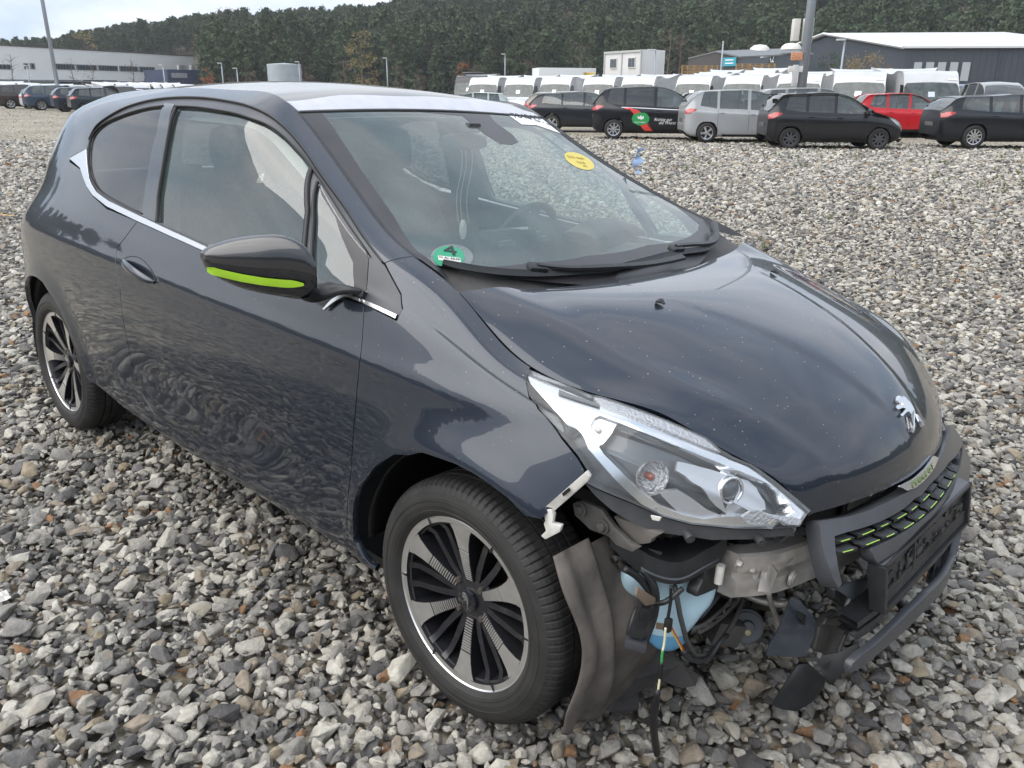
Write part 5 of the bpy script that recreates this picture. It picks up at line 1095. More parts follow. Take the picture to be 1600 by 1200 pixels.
def stones(cell, size, rmin, rmax, full, seed, dz, keep=1.0):
    r = np.random.default_rng(seed); R_ = rmax; g = np.arange(-R_, R_, cell); c0 = CW[:2]*.5
    X, Y = np.meshgrid(g, g); X = X.ravel()+c0[0]; Y = Y.ravel()+c0[1]; X = X+r.uniform(-.5, .5, X.shape)*cell; Y = Y+r.uniform(-.5, .5, Y.shape)*cell
    d = np.hypot(X-CW[0], Y-CW[1]); az = np.arctan2(Y-CW[1], X-CW[0]); fa = math.atan2(FW[1], FW[0]); da = np.abs((az-fa+math.pi) % (2*math.pi)-math.pi)
    ok = (d >= rmin) & (d < rmax) & ((da < math.radians(37)) | (d < full)) & (r.random(X.shape) < keep)
    X, Y = X[ok], Y[ok]; n = len(X); s_ = size*np.exp(r.normal(0, .32, n)); s_ = np.clip(s_, size*.42, size*1.75)
    return X, Y, ground_z(X, Y)+dz+s_*r.uniform(-.12, .12, n), s_, r.uniform(-.5, .5, n), r.uniform(-.5, .5, n), r.uniform(0, 6.283, n), r.integers(0, NR, n)
parts_ = [stones(.036, .046, 0, 6.5, 3.8, 11, -.036), stones(.038, .051, 0, 6.5, 4.6, 1, -.019), stones(.060, .066, 0, 6.5, 4.0, 2, -.006, .5), stones(.026, .024, 1.2, 5.0, 1, 5, -.010, .5), stones(.050, .062, 6.5, 12, 0, 3, -.016), stones(.070, .086, 12, 19, 0, 4, -.016), stones(.094, .112, 19, 31, 0, 6, -.018)]
A_ = [np.concatenate(q) for q in zip(*parts_)]
def gn_scatter(name, A, coll, kind='stuff'):
    X, Y, Z, S_, rx, ry, rz, vi = A; n = len(X); me = bpy.data.meshes.new(name); me.vertices.add(n)
    me.vertices.foreach_set('co', np.stack([X, Y, Z], 1).astype(np.float32).ravel())
    a1 = me.attributes.new('rot', 'FLOAT_VECTOR', 'POINT'); a1.data.foreach_set('vector', np.stack([rx, ry, rz], 1).astype(np.float32).ravel())
    a2 = me.attributes.new('scl', 'FLOAT', 'POINT'); a2.data.foreach_set('value', S_.astype(np.float32)); a3 = me.attributes.new('vi', 'INT', 'POINT'); a3.data.foreach_set('value', vi.astype(np.int32))
    o = bpy.data.objects.new(name, me); link(o); tag(o, kind=kind)
    ng = bpy.data.node_groups.new(name, 'GeometryNodeTree'); ng.interface.new_socket('Geometry', in_out='INPUT', socket_type='NodeSocketGeometry'); ng.interface.new_socket('Geometry', in_out='OUTPUT', socket_type='NodeSocketGeometry')
    N_ = ng.nodes; gi = N_.new('NodeGroupInput'); go = N_.new('NodeGroupOutput'); ip = N_.new('GeometryNodeInstanceOnPoints'); ci = N_.new('GeometryNodeCollectionInfo')
    ci.inputs['Collection'].default_value = coll; ci.inputs['Separate Children'].default_value = True; ci.inputs['Reset Children'].default_value = True
    def na(nm, ty): q = N_.new('GeometryNodeInputNamedAttribute'); q.data_type = ty; q.inputs[0].default_value = nm; return q.outputs[0]
    Lk = ng.links.new; Lk(gi.outputs[0], ip.inputs['Points']); Lk(ci.outputs[0], ip.inputs['Instance']); ip.inputs['Pick Instance'].default_value = True
    Lk(na('vi', 'INT'), ip.inputs['Instance Index']); er = N_.new('FunctionNodeEulerToRotation'); Lk(na('rot', 'FLOAT_VECTOR'), er.inputs[0]); Lk(er.outputs[0], ip.inputs['Rotation']); Lk(na('scl', 'FLOAT'), ip.inputs['Scale'])
    Lk(ip.outputs[0], go.inputs[0]); md = o.modifiers.new('scatter', 'NODES'); md.node_group = ng; return o
st_o = gn_scatter('gravel_stones', A_, srcs); print('stones', len(A_[0]))
# hill behind, carrying the pine wood
fa = math.atan2(FW[1], FW[0])
def az_u(u):
    d = FW+RWv*(u-800)/FPX-UW*(140-600)/FPX; q = math.atan2(d[1], d[0]); return fa+(q-fa+math.pi) % (2*math.pi)-math.pi
UU = [-700, -200, 0, 100, 200, 330, 450, 600, 700, 1000, 1600, 2400]; HH = [6, 9, 12, 14.5, 18, 25.5, 28, 33, 36, 52, 62, 62]
AZ = np.array([az_u(u) for u in UU])
def hill_h(az): return np.interp(-az, -AZ, HH)
def hill_z(r_, az): q = np.clip((r_-185)/215, 0, 1); return hill_h(az)*(q*q*(3-2*q))*.5+hill_h(az)*q*.5
ha = np.linspace(AZ[0], AZ[-1], 90); hr_ = np.linspace(180, 520, 24)
hg_ = np.array([[(CW[0]+r_*math.cos(a_), CW[1]+r_*math.sin(a_), float(hill_z(r_, a_))-.3) for a_ in ha] for r_ in hr_])
tag(MB().grid(hg_).build('hill', mat('forest_floor', (.05, .045, .025), .95, noise=.4, nscale=.2), None, smooth=True), kind='structure')
def leafmat(name, c1, c2, hue=.25):
    m = bpy.data.materials.new(name); m.use_nodes = True; t = m.node_tree; b = t.nodes['Principled BSDF']; L = t.links.new; oi = t.nodes.new('ShaderNodeObjectInfo'); tc_ = t.nodes.new('ShaderNodeTexCoord')
    nn = t.nodes.new('ShaderNodeTexNoise'); nn.inputs['Scale'].default_value = .9; L(tc_.outputs['Object'], nn.inputs['Vector']); rp = t.nodes.new('ShaderNodeMix'); rp.data_type = 'RGBA'; rp.inputs[6].default_value = (*c1, 1); rp.inputs[7].default_value = (*c2, 1)
    ma = t.nodes.new('ShaderNodeMath'); ma.operation = 'ADD'; L(nn.outputs['Fac'], ma.inputs[0]); L(oi.outputs['Random'], ma.inputs[1]); mh = t.nodes.new('ShaderNodeMath'); mh.operation = 'MULTIPLY'; mh.inputs[1].default_value = .5; L(ma.outputs[0], mh.inputs[0]); L(mh.outputs[0], rp.inputs[0])
    L(rp.outputs[2], b.inputs['Base Color']); b.inputs['Roughness'].default_value = .8; b.inputs['Specular IOR Level'].default_value = .2; MATS[name] = m; return m
PINE = leafmat('pine_needles', (.031, .052, .030), (.082, .112, .058)); BARK = mat('bark', (.12, .09, .07), .9, noise=.3, nscale=3)
YEL = leafmat('spring_twigs', (.20, .15, .06), (.30, .24, .10)); BRN = leafmat('bare_twigs', (.10, .075, .06), (.16, .12, .09)); ORG = leafmat('rust_leaves', (.28, .09, .03), (.40, .16, .06)); WIL = leafmat('willow_leaves', (.20, .15, .07), (.30, .22, .11))
def crown_mesh(name, m, clumps, per, size, seed, shape):
    r = np.random.default_rng(seed); v = []; f = []
    for _ in range(clumps):
        c, rad_ = shape(r)
        for _ in range(per):
            p = c+r.normal(size=3)*rad_*np.array([.6, .6, .38]); a_ = r.normal(size=3); a_ /= np.linalg.norm(a_); b_ = np.cross(a_, r.normal(size=3)); b_ /= np.linalg.norm(b_); s_ = size*r.uniform(.6, 1.4); k = len(v)
            v += [p-a_*s_, p+a_*s_*.7+b_*s_*.5, p+a_*s_*.5-b_*s_*.6, ]; f.append((k, k+1, k+2))
    me = bpy.data.meshes.new(name); me.from_pydata([tuple(p) for p in v], [], f); me.materials.append(m); return me
def trunk_mb(h, r0, seed, limbs=8, lh=.45):
    r = np.random.default_rng(seed); o = MB(); P = [np.array([r.normal()*.02*h*k, r.normal()*.02*h*k, h*k]) for k in np.linspace(0, 1, 6)]; o.tube(P, [r0*(1-.75*k) for k in np.linspace(0, 1, 6)], 6)
    for _ in range(limbs): k = r.uniform(lh, .92); a_ = r.uniform(0, 6.28); p = np.array([0, 0, h*k]); q = p+np.array([math.cos(a_), math.sin(a_), .5])*h*r.uniform(.10, .2); o.tube([p, (p+q)/2+[0, 0, .1], q], [r0*.35, r0*.2, r0*.08], 4, cap=False)
    return o
psrc = bpy.data.collections.new('pine_shapes')
for k in range(6):
    r0_ = np.random.default_rng(k+50); top = r0_.uniform(.9, 1.1); conic = k % 2 == 0
    def shp(r, top=top, conic=conic):
        z = r.uniform(.30 if not conic else .15, 1)**(1 if conic else .8); w = (1-z)*.26+.03 if conic else .21*math.sin(math.pi*min(1, (z-.2)/.86+.12))**.7+.02
        a_ = r.uniform(0, 6.28); q = w*r.uniform(.35, 1)**.6; return np.array([q*math.cos(a_), q*math.sin(a_), z*top]), .055
    me = crown_mesh('pine_crown', PINE, 75, 16, .030, 300+k, shp); t_o = trunk_mb(.92, .013, k)
    bm = bmesh.new(); bm.from_mesh(me); m2 = bpy.data.meshes.new('t'); m2.from_pydata(t_o.v, [], t_o.f); n0_ = len(bm.faces); bm.from_mesh(m2); bm.faces.ensure_lookup_table()
    for q in bm.faces[n0_:]: q.material_index = 1
    bm.to_mesh(me); bm.free(); me.materials.append(BARK); o = bpy.data.objects.new('pine_shape', me); psrc.objects.link(o)
r = np.random.default_rng(77); n = 6000; rr_ = np.sqrt(r.uniform(186**2, 430**2, n)); aa = r.uniform(AZ[-1]+.15, AZ[0]-.1, n)
sk = [(-700, 90), (-100, 72), (0, 66), (60, 61), (100, 61), (130, 52), (200, 42), (210, 38), (260, 36), (300, 29), (340, 22), (400, 22), (450, 19), (480, 13), (520, 18), (545, 9), (580, 13), (600, 7), (640, 1), (700, -6), (900, -40), (1600, -110), (2400, -110)]
sk_az = np.array([az_u(u) for u, _ in sk]); 
def el_uv(u, v_): d = FW+RWv*(u-800)/FPX-UW*(v_-600)/FPX; return d[2]/math.hypot(d[0], d[1])
sk_el = np.array([el_uv(u, v_) for u, v_ in sk])
keep_ = (aa < az_u(330)) | (rr_ > 285); aa, rr_ = aa[keep_], rr_[keep_]; n = len(aa)
X, Y = CW[0]+rr_*np.cos(aa), CW[1]+rr_*np.sin(aa); Z = np.array([hill_z(p, q) for p, q in zip(rr_, aa)])-.5
hh_ = r.uniform(9.5, 15.0, n); lim = (np.interp(-aa, -sk_az, sk_el)*rr_+CW[2]-Z)*r.uniform(.80, 1.03, n); hh_ = np.minimum(hh_, lim); g_ = hh_ > 4.5
X, Y, Z, hh_ = X[g_], Y[g_], Z[g_], hh_[g_]
# unseen lower tree ring added behind the camera to darken reflections in car paint
m_b = 1500; ab = r.uniform(AZ[0]-.1, AZ[-1]+.15+2*math.pi, m_b); rb_ = r.uniform(105, 135, m_b); X = np.r_[X, CW[0]+rb_*np.cos(ab)]; Y = np.r_[Y, CW[1]+rb_*np.sin(ab)]; Z = np.r_[Z, np.full(m_b, -.3)]; hh_ = np.r_[hh_, r.uniform(8, 13, m_b)]; n = len(X)
fo = gn_scatter('pine_wood', (X, Y, Z, hh_, r.normal(0, .03, n), r.normal(0, .03, n), r.uniform(0, 6.28, n), r.integers(0, 6, n)), psrc)
def tree(name, u, vb, dist, h, w, m, label, cat='tree', clumps=70, per=16, lh=.35, seed=1, size=None, flat=.8, group=None, dz=None):
    p = W(u, 150, dist=dist); az = math.atan2(p[1]-CW[1], p[0]-CW[0]); z0 = CW[2]+dist*(146-vb)/FPX if dz is None else dz; t_ = empty(name, (p[0], p[1], z0)); tag(t_, label, cat, group)
    def shp(r): z = r.uniform(0, 1); q = w/2*math.sin(math.pi*(.12+.80*z))**.7*r.uniform(.2, 1)**.5; a_ = r.uniform(0, 6.28); return np.array([q*math.cos(a_), q*math.sin(a_), h*(lh*.6+(1-lh*.6)*z)]), w*.12
    me = crown_mesh('crown', m, clumps, per, size or w*.03, seed, shp); o = bpy.data.objects.new('crown', me); link(o, t_); trunk_mb(h*.95, h*.014, seed, 14, lh*.6).build('trunk', BARK if m is PINE else BRN, t_); return t_
# ================================================================== other vehicles
def wheel_bg(name='wheel', r=.31, rim=SATIN, spokes=5, seed=0):
    w = bpy.data.objects.new(name, None)
    MB().lathe([(r*.62, -.09), (r*.72, -.105), (r*.93, -.10), (r, -.075), (r, .075), (r*.9, .1), (r*.6, .1)], 32).build('tyre', RUBBER, w, smooth=True, angle=45)
    o = MB().lathe([(r*.655, -.102), (r*.60, -.098), (r*.58, -.06), (r*.5, .0)], 32); 
    for k in range(spokes):
        a = 2*math.pi*k/spokes+seed; ca, sa = math.cos(a), math.sin(a)
        o.prism([(q*ca-t_*sa, -.098, q*sa+t_*ca) for q, t_ in ((.02, .030), (r*.60, .036 if spokes < 8 else .018), (r*.60, -.036 if spokes < 8 else -.018), (.02, -.030))], (0, .03, 0))
    o.lathe([(.0001, -.104), (.04, -.102), (.05, -.08)], 12); o.build('rim', rim, w)
    MB().lathe([(.0001, -.04), (r*.62, -.04)], 24).build('brake', SEAL, w); return w
def bodysurf(st, nt_=15):
    """st: x, z_low, z_belt, w, z_top, w_top, crown"""
    rows = []; 
    for (x, zl, zb, w, zt, wt, cr) in st:
        c = [(w-.09, zl), (w-.01, zl+.10), (w, (zl+zb)/2), (w-.008, zb-.10), (w-.07, zb), (w-.07-(w-.07-wt)*.62, zb+(zt-zb)*.84), (wt, zt), (0, zt+cr)]
        r = [(x, -a, b_) for a, b_ in c]+[(x, a, b_) for a, b_ in c[-2::-1]]; rows.append(r)
    return Surf(rows, [q[0] for q in st], list(range(15)), 120, 100, sm=1)
TYPES = {
 'hatch': dict(L=3.8, st=[(0, .34, .92, .62, 1.02, .50, .02), (.10, .24, .94, .74, 1.12, .56, .03), (.25, .2, .96, .80, 1.36, .60, .03), (.5, .2, .96, .825, 1.47, .60, .03), (1.2, .2, .95, .835, 1.50, .60, .03), (2.0, .2, .93, .835, 1.47, .59, .03), (2.35, .2, .925, .835, 1.34, .62, .03), (2.75, .2, .92, .83, 1.08, .70, .03), (2.95, .2, .90, .825, .99, .72, .03), (3.4, .22, .80, .79, .88, .66, .03), (3.68, .26, .66, .70, .74, .55, .03), (3.8, .34, .56, .56, .62, .42, .02)],
    wx=(.62, 3.08), r=.29, win=[(.42, 1.0), (1.06, 1.78), (1.84, 2.62)], ws=(2.12, 2.86), rw=(.10, .36), gaps=(1.03, 1.81, 2.72)),
 'wagon': dict(L=4.7, st=[(0, .34, .96, .66, 1.04, .54, .02), (.12, .24, .98, .80, 1.14, .60, .03), (.32, .2, 1.0, .86, 1.34, .60, .03), (.6, .2, 1.0, .89, 1.42, .60, .03), (1.6, .2, .98, .90, 1.46, .61, .03), (2.6, .2, .95, .90, 1.44, .60, .03), (3.0, .2, .945, .89, 1.27, .65, .03), (3.4, .2, .94, .89, 1.04, .74, .03), (3.6, .2, .93, .88, .98, .76, .03), (4.2, .22, .84, .85, .90, .70, .03), (4.55, .26, .72, .76, .78, .6, .03), (4.7, .34, .6, .62, .66, .48, .02)],
    wx=(.95, 3.83), r=.33, win=[(.5, 1.30), (1.36, 2.16), (2.22, 3.1)], ws=(2.66, 3.46), rw=(.12, .42), gaps=(1.33, 2.19, 3.3)),
 'mpv': dict(L=4.4, st=[(0, .36, 1.02, .68, 1.14, .56, .02), (.12, .26, 1.04, .82, 1.30, .60, .03), (.35, .2, 1.06, .88, 1.54, .60, .03), (.65, .2, 1.05, .90, 1.62, .60, .03), (1.6, .2, 1.02, .91, 1.66, .61, .03), (2.5, .2, .98, .91, 1.60, .60, .03), (2.95, .2, .965, .90, 1.40, .64, .03), (3.45, .2, .95, .90, 1.08, .74, .03), (3.65, .2, .93, .89, 1.0, .76, .03), (4.1, .22, .84, .84, .9, .68, .03), (4.3, .28, .72, .74, .78, .58, .03), (4.4, .34, .6, .62, .66, .48, .02)],
    wx=(.72, 3.48), r=.32, win=[(.45, 1.02), (1.08, 2.02), (2.10, 3.1)], ws=(2.6, 3.5), rw=(.10, .46), gaps=(1.05, 2.06, 3.2)),
 'suv': dict(L=4.7, st=[(0, .42, 1.06, .70, 1.18, .58, .02), (.12, .32, 1.08, .86, 1.36, .62, .03), (.32, .28, 1.10, .92, 1.62, .63, .03), (.6, .28, 1.10, .94, 1.72, .63, .03), (1.6, .28, 1.06, .95, 1.76, .64, .03), (2.6, .28, 1.04, .95, 1.70, .63, .03), (3.0, .28, 1.03, .94, 1.50, .68, .03), (3.4, .28, 1.02, .94, 1.20, .78, .03), (3.6, .28, 1.02, .93, 1.10, .80, .03), (4.2, .3, .96, .90, 1.02, .76, .03), (4.55, .34, .86, .82, .92, .66, .03), (4.7, .4, .74, .7, .8, .56, .02)],
    wx=(.95, 3.75), r=.37, win=[(.5, 1.25), (1.33, 2.2), (2.28, 3.15)], ws=(2.68, 3.44), rw=(.10, .42), gaps=(1.29, 2.24, 3.3)),
 'van': dict(L=5.9, st=[(0, .4, 1.2, .96, 2.46, .84, .05), (.06, .3, 1.2, .99, 2.52, .925, .03), (1.5, .3, 1.2, 1.0, 2.55, .925, .03), (3.6, .3, 1.2, 1.0, 2.55, .925, .03), (4.3, .3, 1.2, 1.0, 2.52, .925, .03), (4.55, .3, 1.2, .99, 2.43, .925, .03), (4.68, .3, 1.2, .99, 2.28, .925, .03), (4.81, .3, 1.2, .98, 2.08, .92, .035), (5.2, .3, 1.16, .97, 1.32, .925, .03), (5.32, .3, 1.10, .96, 1.20, .84, .05), (5.65, .32, .98, .92, 1.06, .78, .05), (5.84, .36, .80, .84, .88, .70, .04), (5.9, .4, .66, .76, .74, .62, .03)],
    wx=(.98, 4.98), r=.34, win=[(3.95, 4.68)], ws=(4.82, 5.20), rw=None, gaps=(3.85, 4.82)),
}
HEADL = glass('far_lamp', (.8, .8, .8), dust=.45, dustcol=(.7, .7, .7)); CARG = glass('far_glass', (.30, .36, .35), dust=.06, dustcol=(.4, .44, .43), ior=1.9); DGL = glass('far_dark_glass', (.10, .11, .11), dust=.05, dustcol=(.3, .3, .3), ior=1.8)
PLATEW = mat('plate_white', (.6, .6, .6), .5)
def cpt(col, **k): nm = 'far_paint_%d_%d_%d' % tuple(int(c*1000) for c in col); return MATS.get(nm) or mat(nm, col, k.get('rough', .3), k.get('metal', .1), coat=.6, spec=.3, noise=.06, nscale=2)
VGL = glass('van_windscreen', (.12, .14, .14), dust=.22, dustcol=(.26, .32, .31), ior=1.6)
def far_car(kind, col, name, label, cat, rim=SATIN, spokes=5, glassm=None, tail=TAILR, rails=False, group=None, detail=True, arch=None, key=None):
    T = TYPES[kind]; root = empty(name); tag(root, label, cat, group); S_ = bodysurf(T['st']); Lh = T['L']; rr0 = T['r']; pm = cpt(col)
    def f_xz(L, left=False):
        o = []; hf = S_.G.shape[1]//2
        for x, z in L:
            d = (S_.G[:, :hf, 0]-x)**2+(S_.G[:, :hf, 2]-z)**2; i, j = np.unravel_index(d.argmin(), d.shape); tt = 14*j/(S_.Nt-1); o.append((Lh*i/(S_.Ns-1), tt if not left else 14-tt))
        return np.array(o)
    holes = []; arcs = []
    for wx in T['wx']:
        c = [(wx+(rr0+.045)*math.cos(math.radians(a)), rr0+(rr0+.045)*math.sin(math.radians(a))) for a in np.linspace(-25, 205, 13)]
        c[0] = (c[0][0], T['st'][4][1]+.012); c[-1] = (c[-1][0], T['st'][4][1]+.012)
        for lf in (False, True):
            q = f_xz(c, lf); q[0, 1] = q[-1, 1] = (.02 if not lf else 13.98); holes.append(q)
    wins = []; nw = len(T['win'])
    for i, (a, b_) in enumerate(T['win']):
        for lf in (False, True):
            la, lb = (a+.12 if i == 0 and kind != 'van' else a), (b_-.05 if i == nw-1 else b_)
            ta, tb = 4.12, (5.45 if kind != 'van' else 4.8)
            q = [(a+.02, ta+.15 if i == 0 else ta), (b_+(.22 if i == nw-1 and kind != 'van' else .12 if i == nw-1 else 0), ta), (b_-(.18 if i == nw-1 else 0), tb-.1), (la+.03, tb-(.1 if i == 0 else 0))]
            q = np.array(q); 
            if lf: q[:, 1] = 14-q[:, 1]
            wins.append((i, lf, q)); holes.append(q)
    ws = T['ws']; q = np.array([(ws[0], 6.05), (ws[1]-.14, 5.35), (ws[1]+.03, 5.6), (ws[1]+.06, 7), (ws[1]+.03, 8.4), (ws[1]-.14, 8.65), (ws[0], 7.95)]); holes.append(q); wsq = q
    rwq = None
    if T['rw']: a, b_ = T['rw']; rwq = np.array([(a, 5.3), (b_-.02, 6.0), (b_, 7), (b_-.02, 8.0), (a, 8.7), (a-.02, 7)]); holes.append(rwq)
    e = .002; out_ = [(e, e), (Lh-e, e), (Lh-e, 14-e), (e, 14-e)]
    kw = dict(h=.14, edge=.09, inset=0, flange=.03)
    body = panel('body', S_, out_, pm, root, holes=holes, **kw)
    cap = MB()
    for i in (0, -1): P = S_.G[i, ::4]; cap.add(P, [tuple(range(len(P)))])
    cap.build('end_panel', pm, root)
    for i, lf, q in wins: panel('side_window', S_, q, (glassm if (glassm and i < nw-1) else CARG), root, h=.2, edge=.15, inset=-.004, flange=0, lift=-.008)
    panel('windscreen', S_, wsq, VGL if kind == 'van' else CARG, root, h=.2, edge=.1, inset=-.004, flange=0, lift=-.006)
    if rwq is not None: panel('rear_window', S_, rwq, glassm or CARG, root, h=.2, edge=.1, inset=-.004, flange=0, lift=-.006)
    for lf in (False, True):
        fl = lambda q: np.array([(a, 14-b_ if lf else b_) for a, b_ in q])
        if kind == 'van': panel('tail_light', S_, fl([(.0, 2.4), (.0, 3.6), (.08, 3.6), (.08, 2.4)]), tail, root, lift=.006, flange=.008, h=.1, edge=.08)
        else: panel('tail_light', S_, fl([(.003, 2.9), (.003, 3.9), (.12, 4.2), (.36, 4.0), (.26, 3.3), (.15, 2.9)]), tail, root, lift=.008, flange=.01, h=.1, edge=.05)
        x1 = Lh
        panel('headlight', S_, fl([(x1-.03, 3.1), (x1-.03, 4.6), (x1-.28, 5.2), (x1-.55, 4.9), (x1-.3, 3.3)]), HEADL, root, lift=.008, flange=.01, h=.1, edge=.06)
        mx_ = T['win'][-1][1]+.05; c = S_.ev([(mx_, 4.2 if not lf else 9.8)])[0]; sg = -1 if not lf else 1
        MB().grid(lo([(c+np.array([.02, sg*(.04+.20*k), .05]), (.06*math.sin(math.pi*(.2+.65*k)), 0, 0), (0, 0, (.10 if kind != 'van' else .2)*math.sin(math.pi*(.2+.65*k)))) for k in np.linspace(0, 1, 6)], 12, 2.4)).build('mirror', SEAL if kind == 'van' else pm, root, smooth=True)
        if detail:
            for gx in T['gaps']:
                G = ribbon(S_, fl([(gx+.0, t_) for t_ in np.linspace(.5, 4.0, 9)]), [(-.005, .0015), (.005, .0015)]); MB().grid(G).build('door_seam', SEAL, root)
            for gx in T['gaps'][:-1][-2:]: 
                c = S_.ev([(gx+.13, 3.2 if not lf else 10.8)])[0]; MB().box(c+[0, sg*.014, 0], (.16, .02, .025)).build('door_handle', pm, root, bevel=.004)
            G = ribbon(S_, fl([(x_, .55) for x_ in np.linspace(T['wx'][0]+.5, T['wx'][1]-.5, 6)]), [(-.05, .004), (.05, .008)]); MB().grid(G).build('sill_trim', SEAL, root)
        if rails: 
            G = S_.ev(fl([(x_, 5.95) for x_ in np.linspace(.5, T['ws'][0]-.1, 12)])); MB().tube(G+[0, 0, .03], .014, 6).build('roof_rail', SATIN, root, smooth=True)
    zc = T['st'][0]; MB().box((-.012, 0, (zc[1]+zc[2])/2+.02), (.015, .52, .11)).build('number_plate', mat('bare_plate_holder', (.10, .10, .10), .6), root)
    MB().box((Lh/2, 0, .34), (Lh-.5, T['st'][4][3]*2-.42, .3)).build('underbody', SEAL, root)
    MB().box((Lh+.0, 0, T['st'][-1][1]+.08), (.02, T['st'][-1][3]*1.5, .14)).build('grille', SEAL, root)
    if kind == 'van':
        MB().box((Lh-.12, 0, .50), (.3, 1.7, .26)).build('front_bumper', PLAST, root, bevel=.05)
        MB().box((Lh-.02, 0, .76), (.06, 1.1, .14)).build('radiator_grille', SEAL, root, bevel=.02)
        MB().grid([[S_.ev([(x_, t_)])[0]+[0, 0, .01] for t_ in np.linspace(6.9, 7.1, 3)] for x_ in (5.0, 5.1)]).build('emblem', SATIN, root)
        pn_ = S_.ev([(4.95, 8.1)])[0]; MB().grid([[S_.ev([(x_, t_)])[0]+S_.nrm([(x_, t_)])[0]*.01 for t_ in (7.55, 7.8, 8.05)] for x_ in (4.70, 4.76)]).build('paper_note', WHITEP, root)
    else:
        for yy in (-.36, .36): MB().grid(lo([((T['win'][-1][0]+.25-.12*k, yy, .5+.85*k), (.06, 0, 0), (0, .22*(1 if k < .8 else .55), 0)) for k in np.linspace(0, 1, 8)], 12, 3)).build('seat', INTER, root, smooth=True)
        MB().grid([[(T['ws'][1]-.05, y_, .90), (T['ws'][1]-.45, y_, .93), (T['ws'][1]-.5, y_, .7)] for y_ in (-.7, 0, .7)]).build('dashboard', INTER, root)
        MB().grid([[(.7, y_, .6), (1.1, y_, .62), (.8, y_, 1.1)] for y_ in (-.6, 0, .6)]).build('rear_bench', INTER, root)
    for wx in T['wx']:
        for sg in (-1, 1):
            w = wheel_bg(r=rr0, rim=rim, spokes=spokes, seed=wx); link(w, root); w.location = (wx, sg*(T['st'][4][3]-.115), rr0); w.rotation_euler = (0, 0, 0 if sg < 0 else math.pi)
            MB().lathe([(rr0+.043, 0), (rr0+.043, .34)], 16, 'y', (wx, -T['st'][4][3]+.03 if sg < 0 else T['st'][4][3]-.37, rr0), a0=-.4, a1=math.pi+.4).build('arch_liner', SEAL, root, smooth=True)
    root['wheel_x'] = T['wx'][0]; return root
def place(root, p, head): root.location = (float(p[0]), float(p[1]), float(p[2])); root.rotation_euler = (0, 0, head)
def place_wheel(root, u, v, head, dist=None):
    """put the right rear wheel's contact point at the place seen at (u, v)"""
    p = W(u, v, z=0.0) if dist is None else W(u, v, dist=dist)
    p = np.array([p[0], p[1], 0.0]); wx = root['wheel_x']; off = np.array([wx, -.78]); c, s_ = math.cos(head), math.sin(head)
    place(root, p-np.array([c*off[0]-s_*off[1], s_*off[0]+c*off[1], 0]), head)
az = lambda u: az_u(u)
HD = az(1285)-math.pi/2+math.radians(16)
DKR = mat('dark_alloy', (.12, .12, .13), .35, .7)
c = far_car('hatch', (.010, .010, .012), 'parked_car', 'black small hatchback with dented front and dark alloy wheels, before the red car', 'car', rim=DKR, spokes=8, glassm=DGL); place_wheel(c, 1232, 233, HD+math.radians(1))
hp = c.location
MB().box((.12, 0, 1.46), (.22, 1.05, .03)).build('roof_spoiler', PLAST, c, bevel=.01)
MB().grid(lo([((3.72+.02*k, -.62+.12*k, .42-.1*k), (.10, .03, .0), (0, .02, .13)) for k in np.linspace(0, 1, 4)], 10, 2)).build('hanging_bumper', PLAST, c)
c = far_car('wagon', (.009, .010, .014), 'parked_car', 'black estate car with bright window surround and large silver wheels at the right edge', 'car', rim=SATIN, spokes=10); place_wheel(c, 1516, 232, HD+math.radians(2))
c = far_car('mpv', (.33, .34, .35), 'parked_car', 'silver compact people carrier with five-spoke wheels, right of the black car with the red stripe', 'car', rim=SATIN); place_wheel(c, 1104, 223, HD+math.radians(2)); c.scale = (.95, .95, .95)
c = far_car('mpv', (.28, .29, .29), 'parked_car', 'pale silver people carrier half hidden behind the black small hatchback', 'car', rim=SATIN); place_wheel(c, 1205, 222, HD); c.scale = (1, 1, .99)
c = far_car('hatch', (.45, .012, .018), 'parked_car', 'bright red small hatchback standing between the two black cars', 'car', rim=DKR); place_wheel(c, 1362, 214, HD-math.radians(2))
mp = far_car('mpv', (.008, .008, .011), 'parked_car', 'black people carrier with a red stripe and a green oval emblem on its side', 'car', rim=SATIN, spokes=8, glassm=DGL); place_wheel(mp, 958, 217, HD-math.radians(2), None)
c = far_car('wagon', (.012, .014, .018), 'parked_car', 'dark estate car behind the windscreen pillar, left of the black people carrier', 'car', rim=SATIN); place_wheel(c, 862, 206, HD-math.radians(5))
c = far_car('wagon', (.20, .19, .17), 'parked_car', 'beige-grey estate car with roof rails behind the dark estate car', 'car', rails=True); place_wheel(c, 850, 196, HD-math.radians(5)); c.scale = (1, 1, 1.0)
c = far_car('hatch', (.05, .05, .055), 'parked_car', 'dark hatchback behind the silver people carrier, only its roof showing', 'car'); place_wheel(c, 1078, 205, HD)
c = far_car('hatch', (.42, .50, .50), 'parked_car', 'pale green-grey small car just above the roof edge of the damaged car', 'car'); place_wheel(c, 780, 188, HD-math.radians(180)); c.scale = (1.05, 1, .95)
